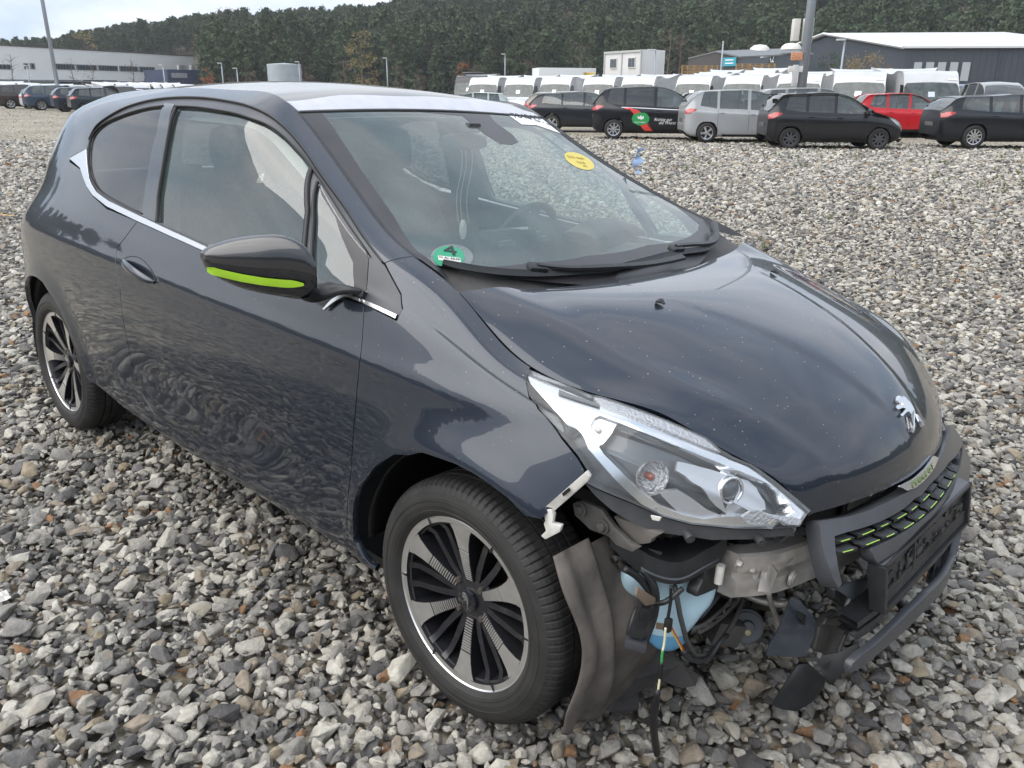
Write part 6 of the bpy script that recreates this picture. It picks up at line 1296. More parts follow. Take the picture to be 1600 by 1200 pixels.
# livery of the people carrier: stripe, emblem and slogan on its flank
Sm = bodysurf(TYPES['mpv']['st']); RED = mat('stripe_red', (.62, .05, .04), .4); OVG = mat('emblem_green', (.02, .28, .07), .4); WHT = mat('print_white', (.75, .75, .75), .5)
def sx(x, z): hf = 50; d = (Sm.G[:, :hf, 0]-x)**2+(Sm.G[:, :hf, 2]-z)**2; i, j = np.unravel_index(d.argmin(), d.shape); return (4.4*i/(Sm.Ns-1), 14*j/(Sm.Nt-1))
def side_poly(nm, L, m, lift, par=mp): return panel(nm, Sm, np.array([sx(*q) for q in L]), m, par, h=.1, edge=.05, inset=0, flange=0, lift=lift)
side_poly('side_stripe', [(1.04, 1.0), (1.24, 1.0), (2.07, .26), (1.82, .26)], RED, .006); side_poly('stripe_line', [(1.275, .98), (1.295, .98), (2.12, .27), (2.095, .27)], RED, .007)
em = side_poly('oval_emblem', [(1.60+.29*math.cos(a), .66+.20*math.sin(a)) for a in np.linspace(0, 2*math.pi, 24, endpoint=False)], OVG, .010)
MB().grid(ribbon(Sm, np.array([(x_, 3.93) for x_ in np.linspace(.95, 3.6, 24)]), [(-.012, .006), (.012, .006)])).build('white_line', WHT, mp)
EAG = [(-.12, .06), (-.05, .03), (-.02, .09), (.02, .09), (.05, .03), (.12, .06), (.10, -.03), (.03, -.02), (.05, -.09), (0, -.06), (-.05, -.09), (-.03, -.02), (-.10, -.03)]
side_poly('eagle_mark', [(1.60+a*.9, .69+b_*.9) for a, b_ in EAG], WHT, .013)
def side_text(nm, s, x, z, size, m, sh=0):
    st = sx(x, z); M = frame_on(Sm, st, (1, 0, 0)); M.translation += Vector((0, -.014, 0)); return text_mesh(nm, s, size, m, mp, M, .001, shear=sh)
side_text('slogan', 'Richtig gut', 2.34, .66, .135, WHT, .3); side_text('slogan', 'die Wurst', 2.46, .52, .135, WHT, .3); side_text('emblem_lettering', 'Eberswalder', 1.60, .54, .075, WHT)
# ---- white vans facing the camera
van = far_car('van', (.52, .53, .54), 'delivery_van', 'x', 'van', detail=False, group=None, rim=DKR)
dvan = None
VL = [(748, 55, 22, 2.52, 'white panel van at the left end of the row, beside the black van'), (804, 54, 22, 2.52, 'white panel van, second from the left in the row, beyond the windscreen top'), (860, 53, 22, 2.52, 'white panel van in front of the box truck'), (927, 52, 21, 2.52, 'white panel van directly left of the one below the office containers'),
      (988, 50, 20, 2.52, 'white panel van below the white office containers'), (1040, 62, 20, 2.60, 'white van mostly hidden, between the vans right of the office containers'), (1075, 49, 18, 2.52, 'white panel van above the silver people carrier'), (1104, 60, 16, 2.9, 'taller white van behind the one above the silver people carrier'),
      (1153, 47, 14, 2.55, 'white panel van left of the tall lamp post'), (1178, 58, 12, 3.0, 'taller white van just behind the van left of the lamp post'), (1242, 42, 9, 2.55, 'white panel van directly behind the tall lamp post'), (1340, 37, 0, 2.55, 'white panel van above the red car, in front of the brown bush'), (1462, 36, -16, 2.6, 'white van with dark stained bonnet and roof vent, behind the black estate car')]
VT = [119, 119, 118, 118, 117, 117, 116, 110, 115, 107, 112, 108, 107]
for i, (u, d, e_, h, lb) in enumerate(VL):
    v_ = van if i == 0 else copy_tree(van); hd = az(u)+math.pi-math.radians(e_); p = W(u, 150, dist=d)
    front = np.array([p[0], p[1], 0]); k = W(u, VT[i], dist=d)[2]/2.60; v_['label'] = lb; v_['group'] = 'white vans in the rear row'; v_.scale = (1, .97, k)
    place(v_, front-np.array([math.cos(hd), math.sin(hd), 0])*5.6, hd)
for u, d, e_, kd, cl, lb, sc in ((728, 62, 15, 'van', (.02, .02, .024), 'black van with roof equipment at the left end of the van row', 1.0), (1532, 40, -20, 'mpv', (.05, .06, .16), 'dark blue-purple small van at the right, behind the black estate car', 1.12), (1590, 36, -20, 'mpv', (.28, .29, .29), 'silver-grey small van cut off by the right edge', 1.15)):
    v_ = far_car(kd, cl, 'delivery_van', lb, 'van', detail=False); hd = az(u)+math.pi-math.radians(e_); p = W(u, 150, dist=d); place(v_, p*[1, 1, 0]-np.array([math.cos(hd), math.sin(hd), 0])*(5.6 if kd == 'van' else 4.2), hd); v_.scale = (1, 1, sc)
    if u == 728:
        MB().box((3.0, 0, 2.72), (1.4, 1.5, .14)).build('roof_unit', GLOSSBLK, v_, bevel=.03); MB().prism([(5.02, -.5, 1.62), (5.02, -.1, 1.62), (5.02, .0, 1.5), (5.02, -.3, 1.42)], (.02, 0, 0)).build('red_mark', RED, v_)
# box truck with yellow picture behind the vans
bt_ = empty('box_truck', W(880, 150, dist=66)*[1, 1, 0], az(880)-math.pi/2+.25); tag(bt_, 'white box truck with a yellow picture on its side, behind the white vans', 'truck')
MB().box((0, 0, 1.95), (4.3, 2.3, 2.4)).build('cargo_box', mat('truck_white', (.62, .63, .63), .5), bt_, bevel=.04); MB().box((1.62, -1.165, 2.1), (.85, .02, 1.5)).build('side_picture', mat('picture_yellow', (.60, .42, .10), .5, noise=.6, nscale=2), bt_)
MB().box((-2.9, 0, 1.5), (1.5, 2.1, 1.9)).build('cab', mat('truck_white'), bt_, bevel=.2); MB().box((-3.0, 0, 1.85), (1.2, 2.13, .6)).build('cab_window', DGL, bt_)
for x in (-2.6, 1.2):
    for sg in (-1, 1): w = wheel_bg(r=.42, rim=DKR); link(w, bt_); w.location = (x, sg*1.0, .42); w.rotation_euler = (0, 0, 0 if sg < 0 else math.pi)
# ---- cars at the left
HL = az(90)-math.pi/2+math.radians(9)
for kd, cl, u, v_, lb, kw in (('suv', (.045, .032, .028), 17, 170, 'brown off-road car with silver six-spoke wheels at the left edge', dict(rim=SATIN, spokes=6, glassm=DGL)),
      ('hatch', (.60, .60, .61), 47, 170, 'white hatchback with tall red lamps, squeezed behind the brown and blue cars', {}), ('suv', (.035, .055, .085), 65, 172.5, 'blue-grey crossover with roof rails and light wheels', dict(rim=SATIN, spokes=7, rails=True)),
      ('mpv', (.022, .030, .045), 105, 175, 'dark blue hatchback with black wheels between crossover and bright-wheeled hatchback', dict(rim=SEAL)), ('hatch', (.018, .024, .032), 130, 177, 'dark blue-grey hatchback with bright five-spoke wheels, nearest the damaged car', dict(rim=SATIN))):
    c = far_car(kd, cl, 'parked_car', lb, 'car', **kw); place_wheel(c, u, v_, HL); 
    if kd == 'mpv': c.scale = (1, 1, .97)
    elif kd == 'suv': c.scale = (1.05, 1.05, 1.02 if u == 17 else .98)
    elif u == 130: c.scale = (1.18, 1.08, 1.05)
# rows of cars and vans beyond: small, each its own
rr = random.Random(3)
lowc = {}
def low_car(kd, cl):
    T = TYPES[kd]; S_ = bodysurf(T['st']); root = empty('parked_car')
    MB().grid(S_.G[::6, ::5]).build('body', cpt(cl), root, smooth=True)
    tb = [(4.1, 5.5), (8.5, 9.9)]; m_ = MB()
    for a, b_ in tb: m_.grid([[S_.ev([(x_, t_)])[0]+S_.nrm([(x_, t_)])[0]*.01 for t_ in np.linspace(a, b_, 4)] for x_ in np.linspace(T['win'][0][0]+.1, T['win'][-1][1], 10)])
    m_.grid([[S_.ev([(x_, t_)])[0]+S_.nrm([(x_, t_)])[0]*.01 for t_ in np.linspace(5.6, 8.4, 6)] for x_ in np.linspace(T['ws'][0], T['ws'][1], 5)]); m_.build('windows', DGL, root)
    P = S_.G[-1, ::5]; P0_ = S_.G[0, ::5]; MB().add(P, [tuple(range(len(P)))]).add(P0_, [tuple(range(len(P0_)))]).build('end_panel', cpt(cl), root)
    for wx in T['wx']:
        for sg in (-1, 1): MB().lathe([(.0001, -.1), (T['r'], -.1), (T['r'], .1)], 14, 'y', (wx, sg*(T['st'][4][3]-.1), T['r'])).build('wheel', RUBBER, root)
    return root
cols = [(.6, .61, .62), (.35, .36, .37), (.6, .61, .62), (.02, .022, .03), (.12, .13, .14), (.25, .03, .03), (.05, .08, .15)]
LOWL = {}; cnt = {}; ORD = ['', 'first', 'second', 'third', 'fourth', 'fifth', 'sixth', 'seventh', 'eighth', 'ninth', 'tenth', 'eleventh', 'twelfth', 'thirteenth', 'fourteenth', 'fifteenth', 'sixteenth']
hue = {0: 'white', 1: 'silver', 2: 'white', 3: 'black', 4: 'grey', 5: 'dark red', 6: 'blue'}; knd = {'van': 'van', 'hatch': 'hatchback', 'wagon': 'estate car', 'suv': 'off-road car'}
for row, (d, u0, u1, du) in enumerate(((80, 100, 262, 25), (93, 10, 275, 20), (110, -10, 290, 16), (130, 0, 300, 13))):
    u = u0
    while u < u1:
        ci = rr.choice([0, 0, 0, 1, 0, 3, 4, 4, 5, 6]); kd = rr.choice(['van', 'hatch', 'wagon', 'suv', 'van'] if row in (1, 3) else ['hatch', 'wagon', 'suv'])
        if kd == 'van': ci = rr.choice([0, 0, 0, 1])
        key = (kd, ci)
        if key not in LOWL: v_ = LOWL[key] = low_car(kd, cols[ci]); v_.scale = (1, 1, .78 if kd == 'van' else 1)
        else: v_ = copy_tree(LOWL[key])
        v_.name = 'parked_van' if kd == 'van' else 'parked_car'
        p = W(u, 145, dist=d); hd = az(u)+math.pi+math.radians(25+rr.uniform(-4, 4)); place(v_, (p[0], p[1], 0), hd)
        cnt[(row, key)] = cnt.get((row, key), 0)+1; od = ORD[cnt[(row, key)]]; tag(v_, '%s %s from left in the %s far row before the warehouse' % (od, hue[ci]+' '+knd[kd], ('nearest', 'second', 'third', 'farthest')[row]), 'van' if kd == 'van' else 'car', 'far vehicles before the white warehouse'); u += du*rr.uniform(.85, 1.2)
# ================================================================== buildings
def wall_frame(p0, p1):
    """local frame of a wall running from p0 to p1 (world, ground), facing the camera"""
    d = np.array([p1[0]-p0[0], p1[1]-p0[1]]); L_ = np.hypot(*d); return L_, math.atan2(d[1], d[0])
WHS = mat('white_cladding', (.80, .80, .78), .6, noise=.03, nscale=.3); DKC = mat('dark_blue_cladding', (.045, .055, .070), .55, noise=.08, nscale=.4); ROOFW = mat('pale_roof', (.55, .56, .57), .5); WGL = mat('dark_window', (.03, .04, .055), .1, coat=1)
def bld(name, label, ua, da, ub, db, cat='building'):
    pa, pb = W(ua, 145, dist=da)*[1, 1, 0], W(ub, 145, dist=db)*[1, 1, 0]; L_, a_ = wall_frame(pa, pb); r_ = empty(name, pa, a_); tag(r_, label, cat); return r_, L_
ZU = {139: 100, 140: 308, 142: 450, 145: 1243, 146: 1120, 146.5: 990, 147: 1405}
zh = lambda v_, d, hz=145: W(ZU[hz], v_, dist=d)[2]          # height seen at image row v_, distance d
r_, L_ = bld('warehouse', 'long white warehouse with a ribbon of dark windows at the far left', -60, 205, 308, 250)
H_ = zh(74, 212, 139); MB().box((L_/2, 20, H_/2), (L_, 40, H_)).build('wall', WHS, r_); MB().box((L_/2, 20, H_+.15), (L_+.4, 40.4, .18)).build('roof_edge', mat('roof_edge_brown', (.10, .08, .07), .7), r_)
def ux_(u): # distance along the warehouse wall for an image column
    P0, P1 = W(-60, 145, dist=205), W(308, 145, dist=250); best = min(np.linspace(0, 1, 400), key=lambda k: abs(projW((P0*(1-k)+P1*k)*[1, 1, 0]+[0, 0, 2])[0]-u)); return best*L_
fx = lambda u, v_: W(u, v_, dist=np.interp(u, [-60, 308], [205, 250]))[2]
for u0, u1, n_, v0, v1 in ((-40, 22, 9, 100, 106), (44, 48, 1, 100.5, 107.5), (54, 58, 1, 100.5, 107.5), (90, 120, 7, 101, 108), (125, 154, 7, 102.5, 109), (159, 187, 7, 103.5, 110), (192, 218, 6, 104.5, 111), (222, 244, 5, 105.5, 112)):
    a, b_ = ux_(u0), ux_(u1); z0, z1 = fx(u0, v1), fx(u0, v0); MB().box(((a+b_)/2, -.03, (z0+z1)/2), (b_-a+.6, .1, z1-z0+.3)).build('window_band', mat('grey_panel', (.22, .23, .24), .5), r_)
    for k in range(n_): MB().box((a+(b_-a)*(k+.5)/n_, -.10, (z0+z1)/2), ((b_-a)/n_*.8, .08, z1-z0)).build('window', WGL, r_)
for u0, u1, v0, v1 in ((92, 127, 125, 131), (131, 183, 125, 130), (227, 243, 123, 126)): a, b_ = ux_(u0), ux_(u1); z0, z1 = fx(u0, v1), fx(u0, v0); MB().box(((a+b_)/2, -.1, (z0+z1)/2), (b_-a, .2, z1-z0)).build('loading_door', WGL, r_)
MB().box((L_/2, -.8, fx(100, 127)), (L_, 1.4, .3)).build('canopy', mat('grey_panel'), r_)
r_, L2 = bld('office_annexe', 'low dark blue office block beside the white warehouse', 265, 195, 352, 200)
z0, z1 = zh(127, 195, 140), zh(109, 195, 140); MB().box((L2/2, 6, z1/2), (L2, 12, z1)).build('wall', mat('navy_cladding', (.03, .045, .09), .5), r_)
for k in range(16): MB().box((L2*(.08+.025*k if k < 11 else .60+.03*(k-11)*2), -.05, (z0+z1)/2), (L2*.018, .1, (z1-z0)*.42)).build('window', mat('pale_glass', (.35, .38, .40), .2), r_)
for k in (.38, .44, .60): MB().box((L2*k, 4, z1+.5), (1.0, 1.0, 1.0)).build('roof_unit', ALU, r_)
tk = empty('storage_tank', W(447, 145, dist=150)*[1, 1, 0]); tag(tk, 'round grey steel tank above the roof line of the damaged car', 'tank'); rt = 23.5/FPX*150; zt = zh(101, 150, 142)
MB().lathe([(rt, 0), (rt, zt), (rt*.98, zt+.05), (.001, zt+.25)], 40, 'z').build('shell', mat('galvanised', (.33, .37, .40), .5, .2, noise=.08, nscale=.8), tk, smooth=True, angle=30)
for k in range(4): MB().lathe([(rt+.02, zt*(.2+.25*k)), (rt+.06, zt*(.2+.25*k)+.05), (rt+.02, zt*(.2+.25*k)+.1)], 40, 'z').build('hoop', mat('galvanised'), tk, smooth=True)
# office containers
r_, L_ = bld('office_containers', 'two stacked white office containers with small double windows', 943, 65, 999, 61.5)
H_ = zh(80, 64, 146.5); MB().box((L_/2, 1.02, H_/2), (L_, 2.04, H_)).build('wall', mat('container_white', (.56, .56, .55), .55, noise=.06, nscale=.8), r_, bevel=.03)
for k in (.0, .49, 1.0): MB().box((L_*k, -.02, H_/2), (.10, .08, H_)).build('corner_post', mat('container_grey', (.42, .42, .41), .6), r_)
MB().box((L_/2, -.03, H_-.08), (L_, .1, .14)).build('top_rail', mat('container_grey'), r_); MB().box((L_/2, -.03, H_-2.75), (L_, .1, .14)).build('top_rail', mat('container_grey'), r_)
for k in (.27, .77):
    wf = MB().box((L_*k, -.03, zh(99, 64, 146.5)), (.80, .08, .72)).build('window', WHITEP, r_)
    for e_ in (-1, 1): MB().box((L_*k+e_*.19, -.08, zh(99, 64, 146.5)), (.32, .04, .56)).build('pane', WGL, wf)
# dark hall with white roof
DG, DE, DR = 127, 100, 118; hE = zh(76, 100, 147); gA, gB = W(1190, 145, dist=127)*[1, 1, 0], W(1405, 145, dist=100)*[1, 1, 0]; gC = W(1720, 145, dist=106)*[1, 1, 0]
gM = (gA+gB)/2; hR = W(1297, 54, dist=114)[2]-.3; along = (gC-gB); hall = empty('industrial_hall'); tag(hall, 'dark blue industrial hall with a white gabled roof at the right', 'building')
up3 = np.array([0, 0, 1.0])
MB().add([gA, gB, gB+up3*hE, gM+up3*hR, gA+up3*hE], [(0, 1, 2, 3, 4)]).add([gB, gC, gC+up3*hE, gB+up3*hE], [(0, 1, 2, 3)]).build('wall', DKC, hall)
gD = gA+along; MB().add([gA, gD, gD+up3*hE, gA+up3*hE, gC, gD, gD+up3*hE, gM+along+up3*hR, gC+up3*hE], [(0, 1, 2, 3), (4, 5, 6, 7, 8)]).build('rear_wall', DKC, hall)
ov = (gA-gB)/np.linalg.norm(gA-gB)*.4; al = along/np.linalg.norm(along)*.4
rf_ = MB().prism([gB-ov-al+up3*(hE+.02), gC-ov+al+up3*(hE+.02), gM+along+al+up3*(hR+.25), gM-al+up3*(hR+.25)], (0, 0, .18)); rf_.prism([gA+ov-al+up3*(hE+.02), gM-al+up3*(hR+.25), gM+along+al+up3*(hR+.25), gA+along+ov+al+up3*(hE+.02)], (0, 0, .18)); rf_.build('roof', ROOFW, hall)
MB().tube([gB-ov-al*1.2+up3*(hE+.1), gM-al*1.2+up3*(hR+.35), gA+ov-al*1.2+up3*(hE+.1)], .16, 4).build('verge_board', ROOFW, hall)
wd_ = along/np.linalg.norm(along); nw_ = np.array([wd_[1], -wd_[0], 0]); 
if nw_ @ (CW-gB) < 0: nw_ = -nw_
Ra = np.array([wd_, -nw_, up3]).T
for k, (w_, z_, h_, m_) in enumerate([(1.0+1.25*i, hE-2.0, 1.7, mat('pale_glass')) for i in range(5)]): MB().box(gB+wd_*(1.4+1.15*k)+up3*(hE-2.2)+nw_*.05, (.75, .1, 1.8), Ra).build('window', m_, hall)
MB().box(gB+wd_*13.6+up3*(zh(108, 102, 147))+nw_*.06, (2.4, .12, 1.4), Ra).build('yellow_window', mat('yellow_pane', (.38, .26, .06), .4, noise=.5, nscale=1), hall)  # window with an unevenly yellow pane
for k in (9.0, 18.5): MB().tube([gB+wd_*k+nw_*.15, gB+wd_*k+nw_*.15+up3*hE], .08, 6).build('downpipe', DKC, hall)
for k in range(1, 40): MB().box(gB+wd_*(k*.6)+up3*hE/2+nw_*.015, (.04, .03, hE-.1), Ra).build('cladding_rib', DKC, hall)
gd = (gB-gA)/np.linalg.norm(gB-gA); ng_ = np.array([gd[1], -gd[0], 0]); 
if ng_ @ (CW-gA) < 0: ng_ = -ng_
M = Matrix(((gd[0], 0, ng_[0], 0), (gd[1], 0, ng_[1], 0), (0, 1, 0, 0), (0, 0, 0, 1))); pt = gA+gd*2.0+up3*zh(91.5, 124, 146)+ng_*.08; M.translation = Vector(pt); text_mesh('hall_number', 'A2', 1.5, WHT, hall, M, .02)
# small dark building with rounded roof lights and teal sign
r_, L_ = bld('workshop', 'low dark workshop with two domed roof vents and a teal sign, left of the hall', 1072, 112, 1196, 104)
zE, zP = zh(92, 108, 146), zh(81, 108, 146); MB().add([(0, 0, 0), (L_*.66, 0, 0), (L_*.66, 0, zh(91, 106, 146)), (L_*.36, 0, zP), (0, 0, zh(92, 112, 146)-.0)], [(0, 1, 2, 3, 4)]).build('gable_wall', mat('brown_dark_cladding', (.06, .055, .055), .6), r_)
MB().prism([(L_*.36, -.2, zP), (L_*.68, -.2, zh(90, 106, 146)), (L_*1.0, 8, zh(86, 110, 146)), (L_*.7, 8, zP+.4)], (0, 0, .15)).build('roof', mat('slate_roof', (.16, .17, .18), .6), r_)
MB().box((L_*.83, 0.1, zE/2), (L_*.34, .2, zE)).build('wall', DKC, r_); MB().prism([(0, -.1, zh(92, 112, 146)), (L_*.36, -.1, zP), (L_*.7, 8, zP+.4), (L_*.2, 8, zP-.6)], (0, 0, .12)).build('roof', mat('slate_roof'), r_)
for k in (.55, .92): MB().lathe([(1.2, 0), (1.1, .35), (.7, .65), (.001, .75)], 16, 'z', (L_*k, 5, zP+.2)).build('roof_vent', WHITEP, r_, smooth=True)
sg_ = MB().box((L_*.55, -.15, zh(97, 108, 146)), (L_*.16, .12, .95)).build('sign_board', mat('teal_sign', (.03, .30, .40), .5), r_)
for k in range(2): MB().box((L_*.55, -.23, zh(97, 108, 146)+.2-.35*k), (L_*.10, .04, .12)).build('sign_text', WHT, sg_)
PAL = mat('pallet_wood', (.42, .27, .12), .8, noise=.3, nscale=2)
for u, d, n_, hz in ((1090, 95, 8, 104), (1176, 90, 10, 102)):
    p = W(u, 145, dist=d)*[1, 1, 0]; st_k = empty('pallet_stack', p, az(u)-math.pi/2+.1); tag(st_k, 'stack of yellow wooden pallets %s' % ('left of the teal sign' if u < 1100 else 'below the workshop roof, right of the teal sign'), 'pallet stack')
    zt = zh(hz-3, d, 146); k = 0; z = .07
    while z < zt:
        pl = MB(); 
        for cx in (-.9, 0.35, 1.6): 
            for bx in (-.55, 0, .55): pl.box((cx+bx-.35, -.4, z), (.1, .1, .09))
            pl.box((cx-.35, 0, z+.06), (1.2, .8, .025)).box((cx-.35, 0, z-.055), (1.2, .8, .02))
        pl.build('pallet', PAL, st_k); z += .15
# ---- masts, lamps, signs
GALV = mat('galvanised_pole', (.30, .33, .36), .45, .4)
def mast(name, ut, vt, ub, vb, d, r0, label, cat='lamp post', head=None, group=None, hz=145, top=None):
    p = W(ub, vb, dist=d); p = np.array([p[0], p[1], 0.0]); m_ = empty(name, p); tag(m_, label, cat, group); zt = W(ut, vt, dist=d)[2] if top is None else top; q = W(ut, vt, dist=d)-W(ub, vt, dist=d)
    zfull = zt; lean = (q*[1, 1, 0]*.2); MB().tube([(0, 0, 0), tuple(lean*.5+[0, 0, zfull*.5]), tuple(lean+[0, 0, zfull])], [r0, r0*.85, r0*.6], 12).build('pole', GALV, m_, smooth=True)
    if head: MB().box(lean+np.array([0, 0, zfull+.03])+RWv*head*.25, (.55, .22, .10), np.array(Matrix.Rotation(math.atan2(RWv[1], RWv[0]), 3, 'Z'))).build('lamp_head', mat('lamp_grey', (.45, .45, .46), .5), m_, bevel=.02)
    return m_
tall = mast('lamp_post', 1256, -60, 1243, 215, 33, .17, 'tall grey lamp post with cabinet, orange notice and a pale board, behind the black hatchback', hz=146.5, top=11)
Rz = np.array(Matrix.Rotation(math.atan2(RWv[1], RWv[0]), 3, 'Z')); d_ = 33
def onpost(nm, u, v_, w_, h_, m, off=-.22, dep=.08): P = W(u, v_, dist=d_+off)-np.array(tall.location); return MB().box(P, (w_, dep, h_), Rz).build(nm, m, tall, bevel=.01)
onpost('flood_light', 1262, 48, .30, .80, WHITEP, .25, .3); onpost('flood_light', 1243, 47, .22, .72, WHITEP, .25, .3)
onpost('notice', 1245, 88, .40, .26, mat('notice_orange', (.55, .25, .14), .5, noise=.5, nscale=30)); onpost('board', 1243, 108, .50, .20, WHITEP); onpost('cable_box', 1242, 118, .16, .7, mat('lamp_grey'), -.2, .16)
mast('lamp_post', 66, -40, 93, 150, 92, .19, 'tall leaning grey lamp post in front of the white warehouse', hz=140, top=20)
GL_ = 'small street lamps along the foot of the hill'
for u, v_, lb in ((606, 91, 'small street lamp above the windscreen top, against the pines'), (789, 85, 'small street lamp above the left white vans'), (470, 97, 'small street lamp beside the round tank'), (350, 99, 'small street lamp beside the orange tree'), (373, 107, 'short street lamp right of the orange tree'), (259, 102, 'street lamp before the right end of the warehouse'), (48, 103, 'street lamp in front of the left warehouse wall')):
    mast('street_lamp', u, v_, u, 140, 120, .10, lb, head=-1, group=GL_, hz=142)
mast('street_lamp', 1312, 63, 1310, 140, 60, .09, 'grey street lamp between the green pine and the brown bush', head=-1, hz=147); mast('street_lamp', 1282/1.0-158, 64, 1124, 140, 80, .10, 'thin pale post above the teal sign', 'post', hz=146); mast('street_lamp', 1021, 79, 1021, 140, 59, .05, 'thin lamp post in front of the office containers', head=-1, hz=146)
# fence behind the vans
fp0, fp1 = W(1190, 145, dist=62)*[1, 1, 0], W(1660, 145, dist=56)*[1, 1, 0]; L_, a_ = wall_frame(fp0, fp1); fn = empty('mesh_fence', fp0, a_); tag(fn, 'thin metal mesh fence behind the white vans at the right', 'fence')
for k in range(int(L_/2.5)+1): MB().box((k*2.5, 0, 1.0), (.05, .05, 2.0)).build('post', GALV, fn)
w_ = MB()
for k in range(int(L_/.25)): w_.box((k*.25, 0, 1.0), (.008, .008, 1.9))
for z in (.1, .7, 1.3, 1.9): w_.box((L_/2, 0, z), (L_, .01, .012))
w_.build('mesh_wires', GALV, fn)
# ---- trees one can tell apart
tree('pine_tree', 1292, 142, 62, 4.0, 1.9, PINE, 'small green pine beside the tall lamp post, in front of the hall', seed=5, lh=.2, dz=0, clumps=90)
tree('willow_bush', 1347, 142, 66, 3.9, 4.2, WIL, 'round brown leafless bush above the vans, before the dark hall', 'bush', clumps=170, per=18, size=.06, seed=6, lh=.1, dz=0)
tree('birch_tree', 568, 122, 178, 12.5, 6.5, YEL, 'tall yellowish birch in front of the dark pines', clumps=60, per=16, size=.16, seed=7, dz=0)
tree('birch_tree', 587, 125, 180, 5.5, 2.0, YEL, 'small yellow shrub right of the tall birch', clumps=24, per=14, size=.12, seed=8, dz=0)
tree('bare_tree', 145, 100, 262, 16, 7, YEL, 'yellow-green tree rising over the warehouse roof', clumps=50, per=14, size=.22, seed=9, dz=0)
tree('oak_tree', 328, 130, 170, 5.2, 2.6, ORG, 'small rust-orange tree by the dark blue annexe', clumps=40, per=14, size=.10, seed=10, dz=0)
tree('oak_tree', 723, 130, 120, 5.4, 2.0, ORG, 'small rust-orange tree left of the black van', clumps=40, per=14, size=.07, seed=11, dz=0)
for u, h_, s_, lb in ((26, 5, 21, 'bare sapling before the left end of the warehouse'), (118, 4.6, 22, 'bare sapling before the warehouse, right of the leaning post'), (149, 4.5, 25, 'bare sapling under the middle windows of the warehouse'), (212, 5.0, 23, 'bare sapling before the warehouse loading doors')): tree('bare_sapling', u, 135, 110, h_, 2.2, BRN, lb, clumps=20, per=8, size=.05, seed=s_, dz=0)
rb = np.random.default_rng(9)
UB = [540, 622, 655, 742, 830, 905, 1042, 1060, 1085, 1105, 480, 395, 1165, 1225]
for k, (u, h_, d) in enumerate(((540, 7, 176), (622, 6, 180), (655, 5.5, 182), (742, 7, 184), (830, 8, 183), (905, 11, 180), (1042, 12, 150), (1060, 11, 150), (1085, 9, 160), (1105, 9.5, 165), (480, 6, 176), (395, 5, 178), (1165, 11, 175), (1225, 9, 185))):
    tree('bare_tree', u, 130, d, h_, h_*.55, BRN, '%s bare brown tree from the left along the foot of the pine hill' % ORD[1+sorted(UB).index(u)], clumps=36, per=12, size=.12, seed=40+k, dz=0, group='bare trees at the foot of the hill')
# far hillside: some browner crowns
UH = sorted(rb.uniform(330, 1600, 16))
for k in range(16):
    u = UH[k]; d = rb.uniform(210, 330); a_ = az(u); z_ = float(hill_z(d, a_)); tree('bare_tree', u, 100, d, 12, 9, BRN if k % 3 else YEL, '%s leafless brown tree from the left among the pines up the hill' % ORD[k+1], clumps=50, per=12, size=.25, seed=80+k, dz=z_, group='brown trees among the pines')
# ---- things on the gravel
p = W(2, 339); s1 = MB().grid([[W(-40+k*9, 338+k*.5+1.2*math.sin(k))*[1, 1, 0]+[0, 0, float(ground_z(*W(-40+k*9, 338+k*.5)[:2]))+.02+.006*math.sin(k*2)+e_*.002]+np.array([0, e_*.012, 0]) for e_ in (-1, 1)] for k in range(8)]); tag(s1.build('strap', mat('orange_strap', (.55, .30, .08), .6), None), 'thin orange strap lying on the gravel at the left edge', 'strap')
p = W(2, 970); p[2] = float(ground_z(p[0], p[1]))+.025; tag(MB().grid([[p+np.array([.02*i, .015*j, .006*math.sin(i*2+j)]) for j in range(3)] for i in range(3)]).build('paper_scrap', WHITEP, None), 'small white scrap on the stones at the lower left edge', 'scrap')
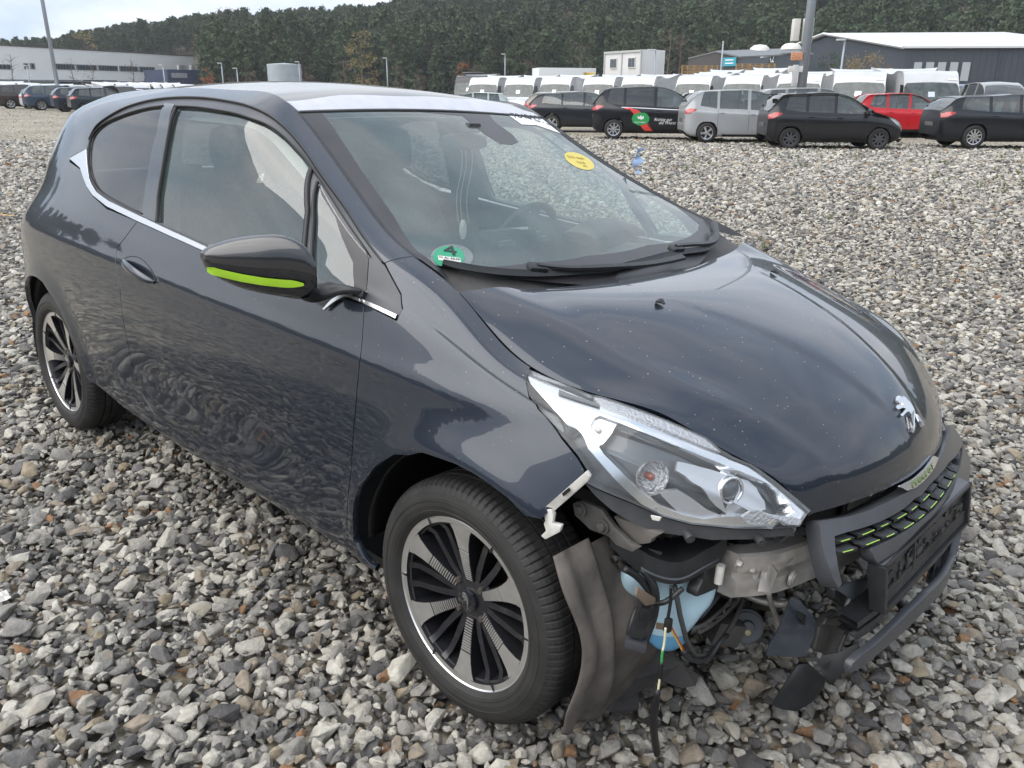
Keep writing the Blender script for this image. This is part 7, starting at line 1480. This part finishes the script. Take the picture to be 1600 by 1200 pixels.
# weeds where the cars stand
wsrc = bpy.data.collections.new('weed_shapes')
for k in range(4):
    r = np.random.default_rng(k); v = []; f = []
    for _ in range(26): a_ = r.uniform(0, 6.28); q = r.uniform(.2, 1); b0_ = np.array([math.cos(a_)*.15*q, math.sin(a_)*.15*q, 0]); tp = b0_+np.array([math.cos(a_)*.3*q, math.sin(a_)*.3*q, r.uniform(.4, 1)]); s_ = np.array([-math.sin(a_), math.cos(a_), 0])*.03; i = len(v); v += [b0_-s_, b0_+s_, tp]; f.append((i, i+1, i+2))
    me = bpy.data.meshes.new('weed'); me.from_pydata([tuple(q) for q in v], [], f); me.materials.append(mat('weed_green', (.13, .16, .05), .8, noise=.3, nscale=5)); o = bpy.data.objects.new('weed_shape', me); wsrc.objects.link(o)
r = np.random.default_rng(21); us_ = r.uniform(830, 1620, 900); vs_ = 205+r.exponential(18, 900)+(us_-830)*.035; P = np.array([W(a_, b_) for a_, b_ in zip(us_, vs_)]); cl = np.sin(P[:, 0]*1.3)+np.sin(P[:, 1]*1.7+1) > -.2; P = P[cl]; n = len(P)
ul = r.uniform(0, 200, 150); Pl = np.array([W(a_, b_) for a_, b_ in zip(ul, 172+r.exponential(7, 150))]); P = np.vstack([P, Pl]); n = len(P)
Pn = np.array([W(a_, b_) for a_, b_ in ((1195, 372), (1215, 378), (1190, 362), (1450, 330), (1570, 300), (1480, 260), (1300, 335))]); P = np.vstack([P, Pn]); n = len(P)
gn_scatter('weeds', (P[:, 0], P[:, 1], ground_z(P[:, 0], P[:, 1])-.01, r.uniform(.04, .13, n), np.zeros(n), np.zeros(n), r.uniform(0, 6, n), r.integers(0, 4, n)), wsrc)
# a little air between here and the hill
hz_ = bpy.data.materials.new('air'); hz_.use_nodes = True; t = hz_.node_tree; t.nodes.clear(); o_ = t.nodes.new('ShaderNodeOutputMaterial'); pv = t.nodes.new('ShaderNodeVolumePrincipled'); pv.inputs['Density'].default_value = .0009; pv.inputs['Color'].default_value = (.93, .95, 1, 1); pv.inputs['Anisotropy'].default_value = .3
t.links.new(pv.outputs[0], o_.inputs['Volume'])
hb_ = MB().box((CW[0]+FW[0]*150, CW[1]+FW[1]*150, 46), (1300, 1300, 98)).build('haze', hz_, None); tag(hb_, kind='stuff')
hz_.node_tree.nodes['Principled Volume'].inputs['Density'].default_value = .00032
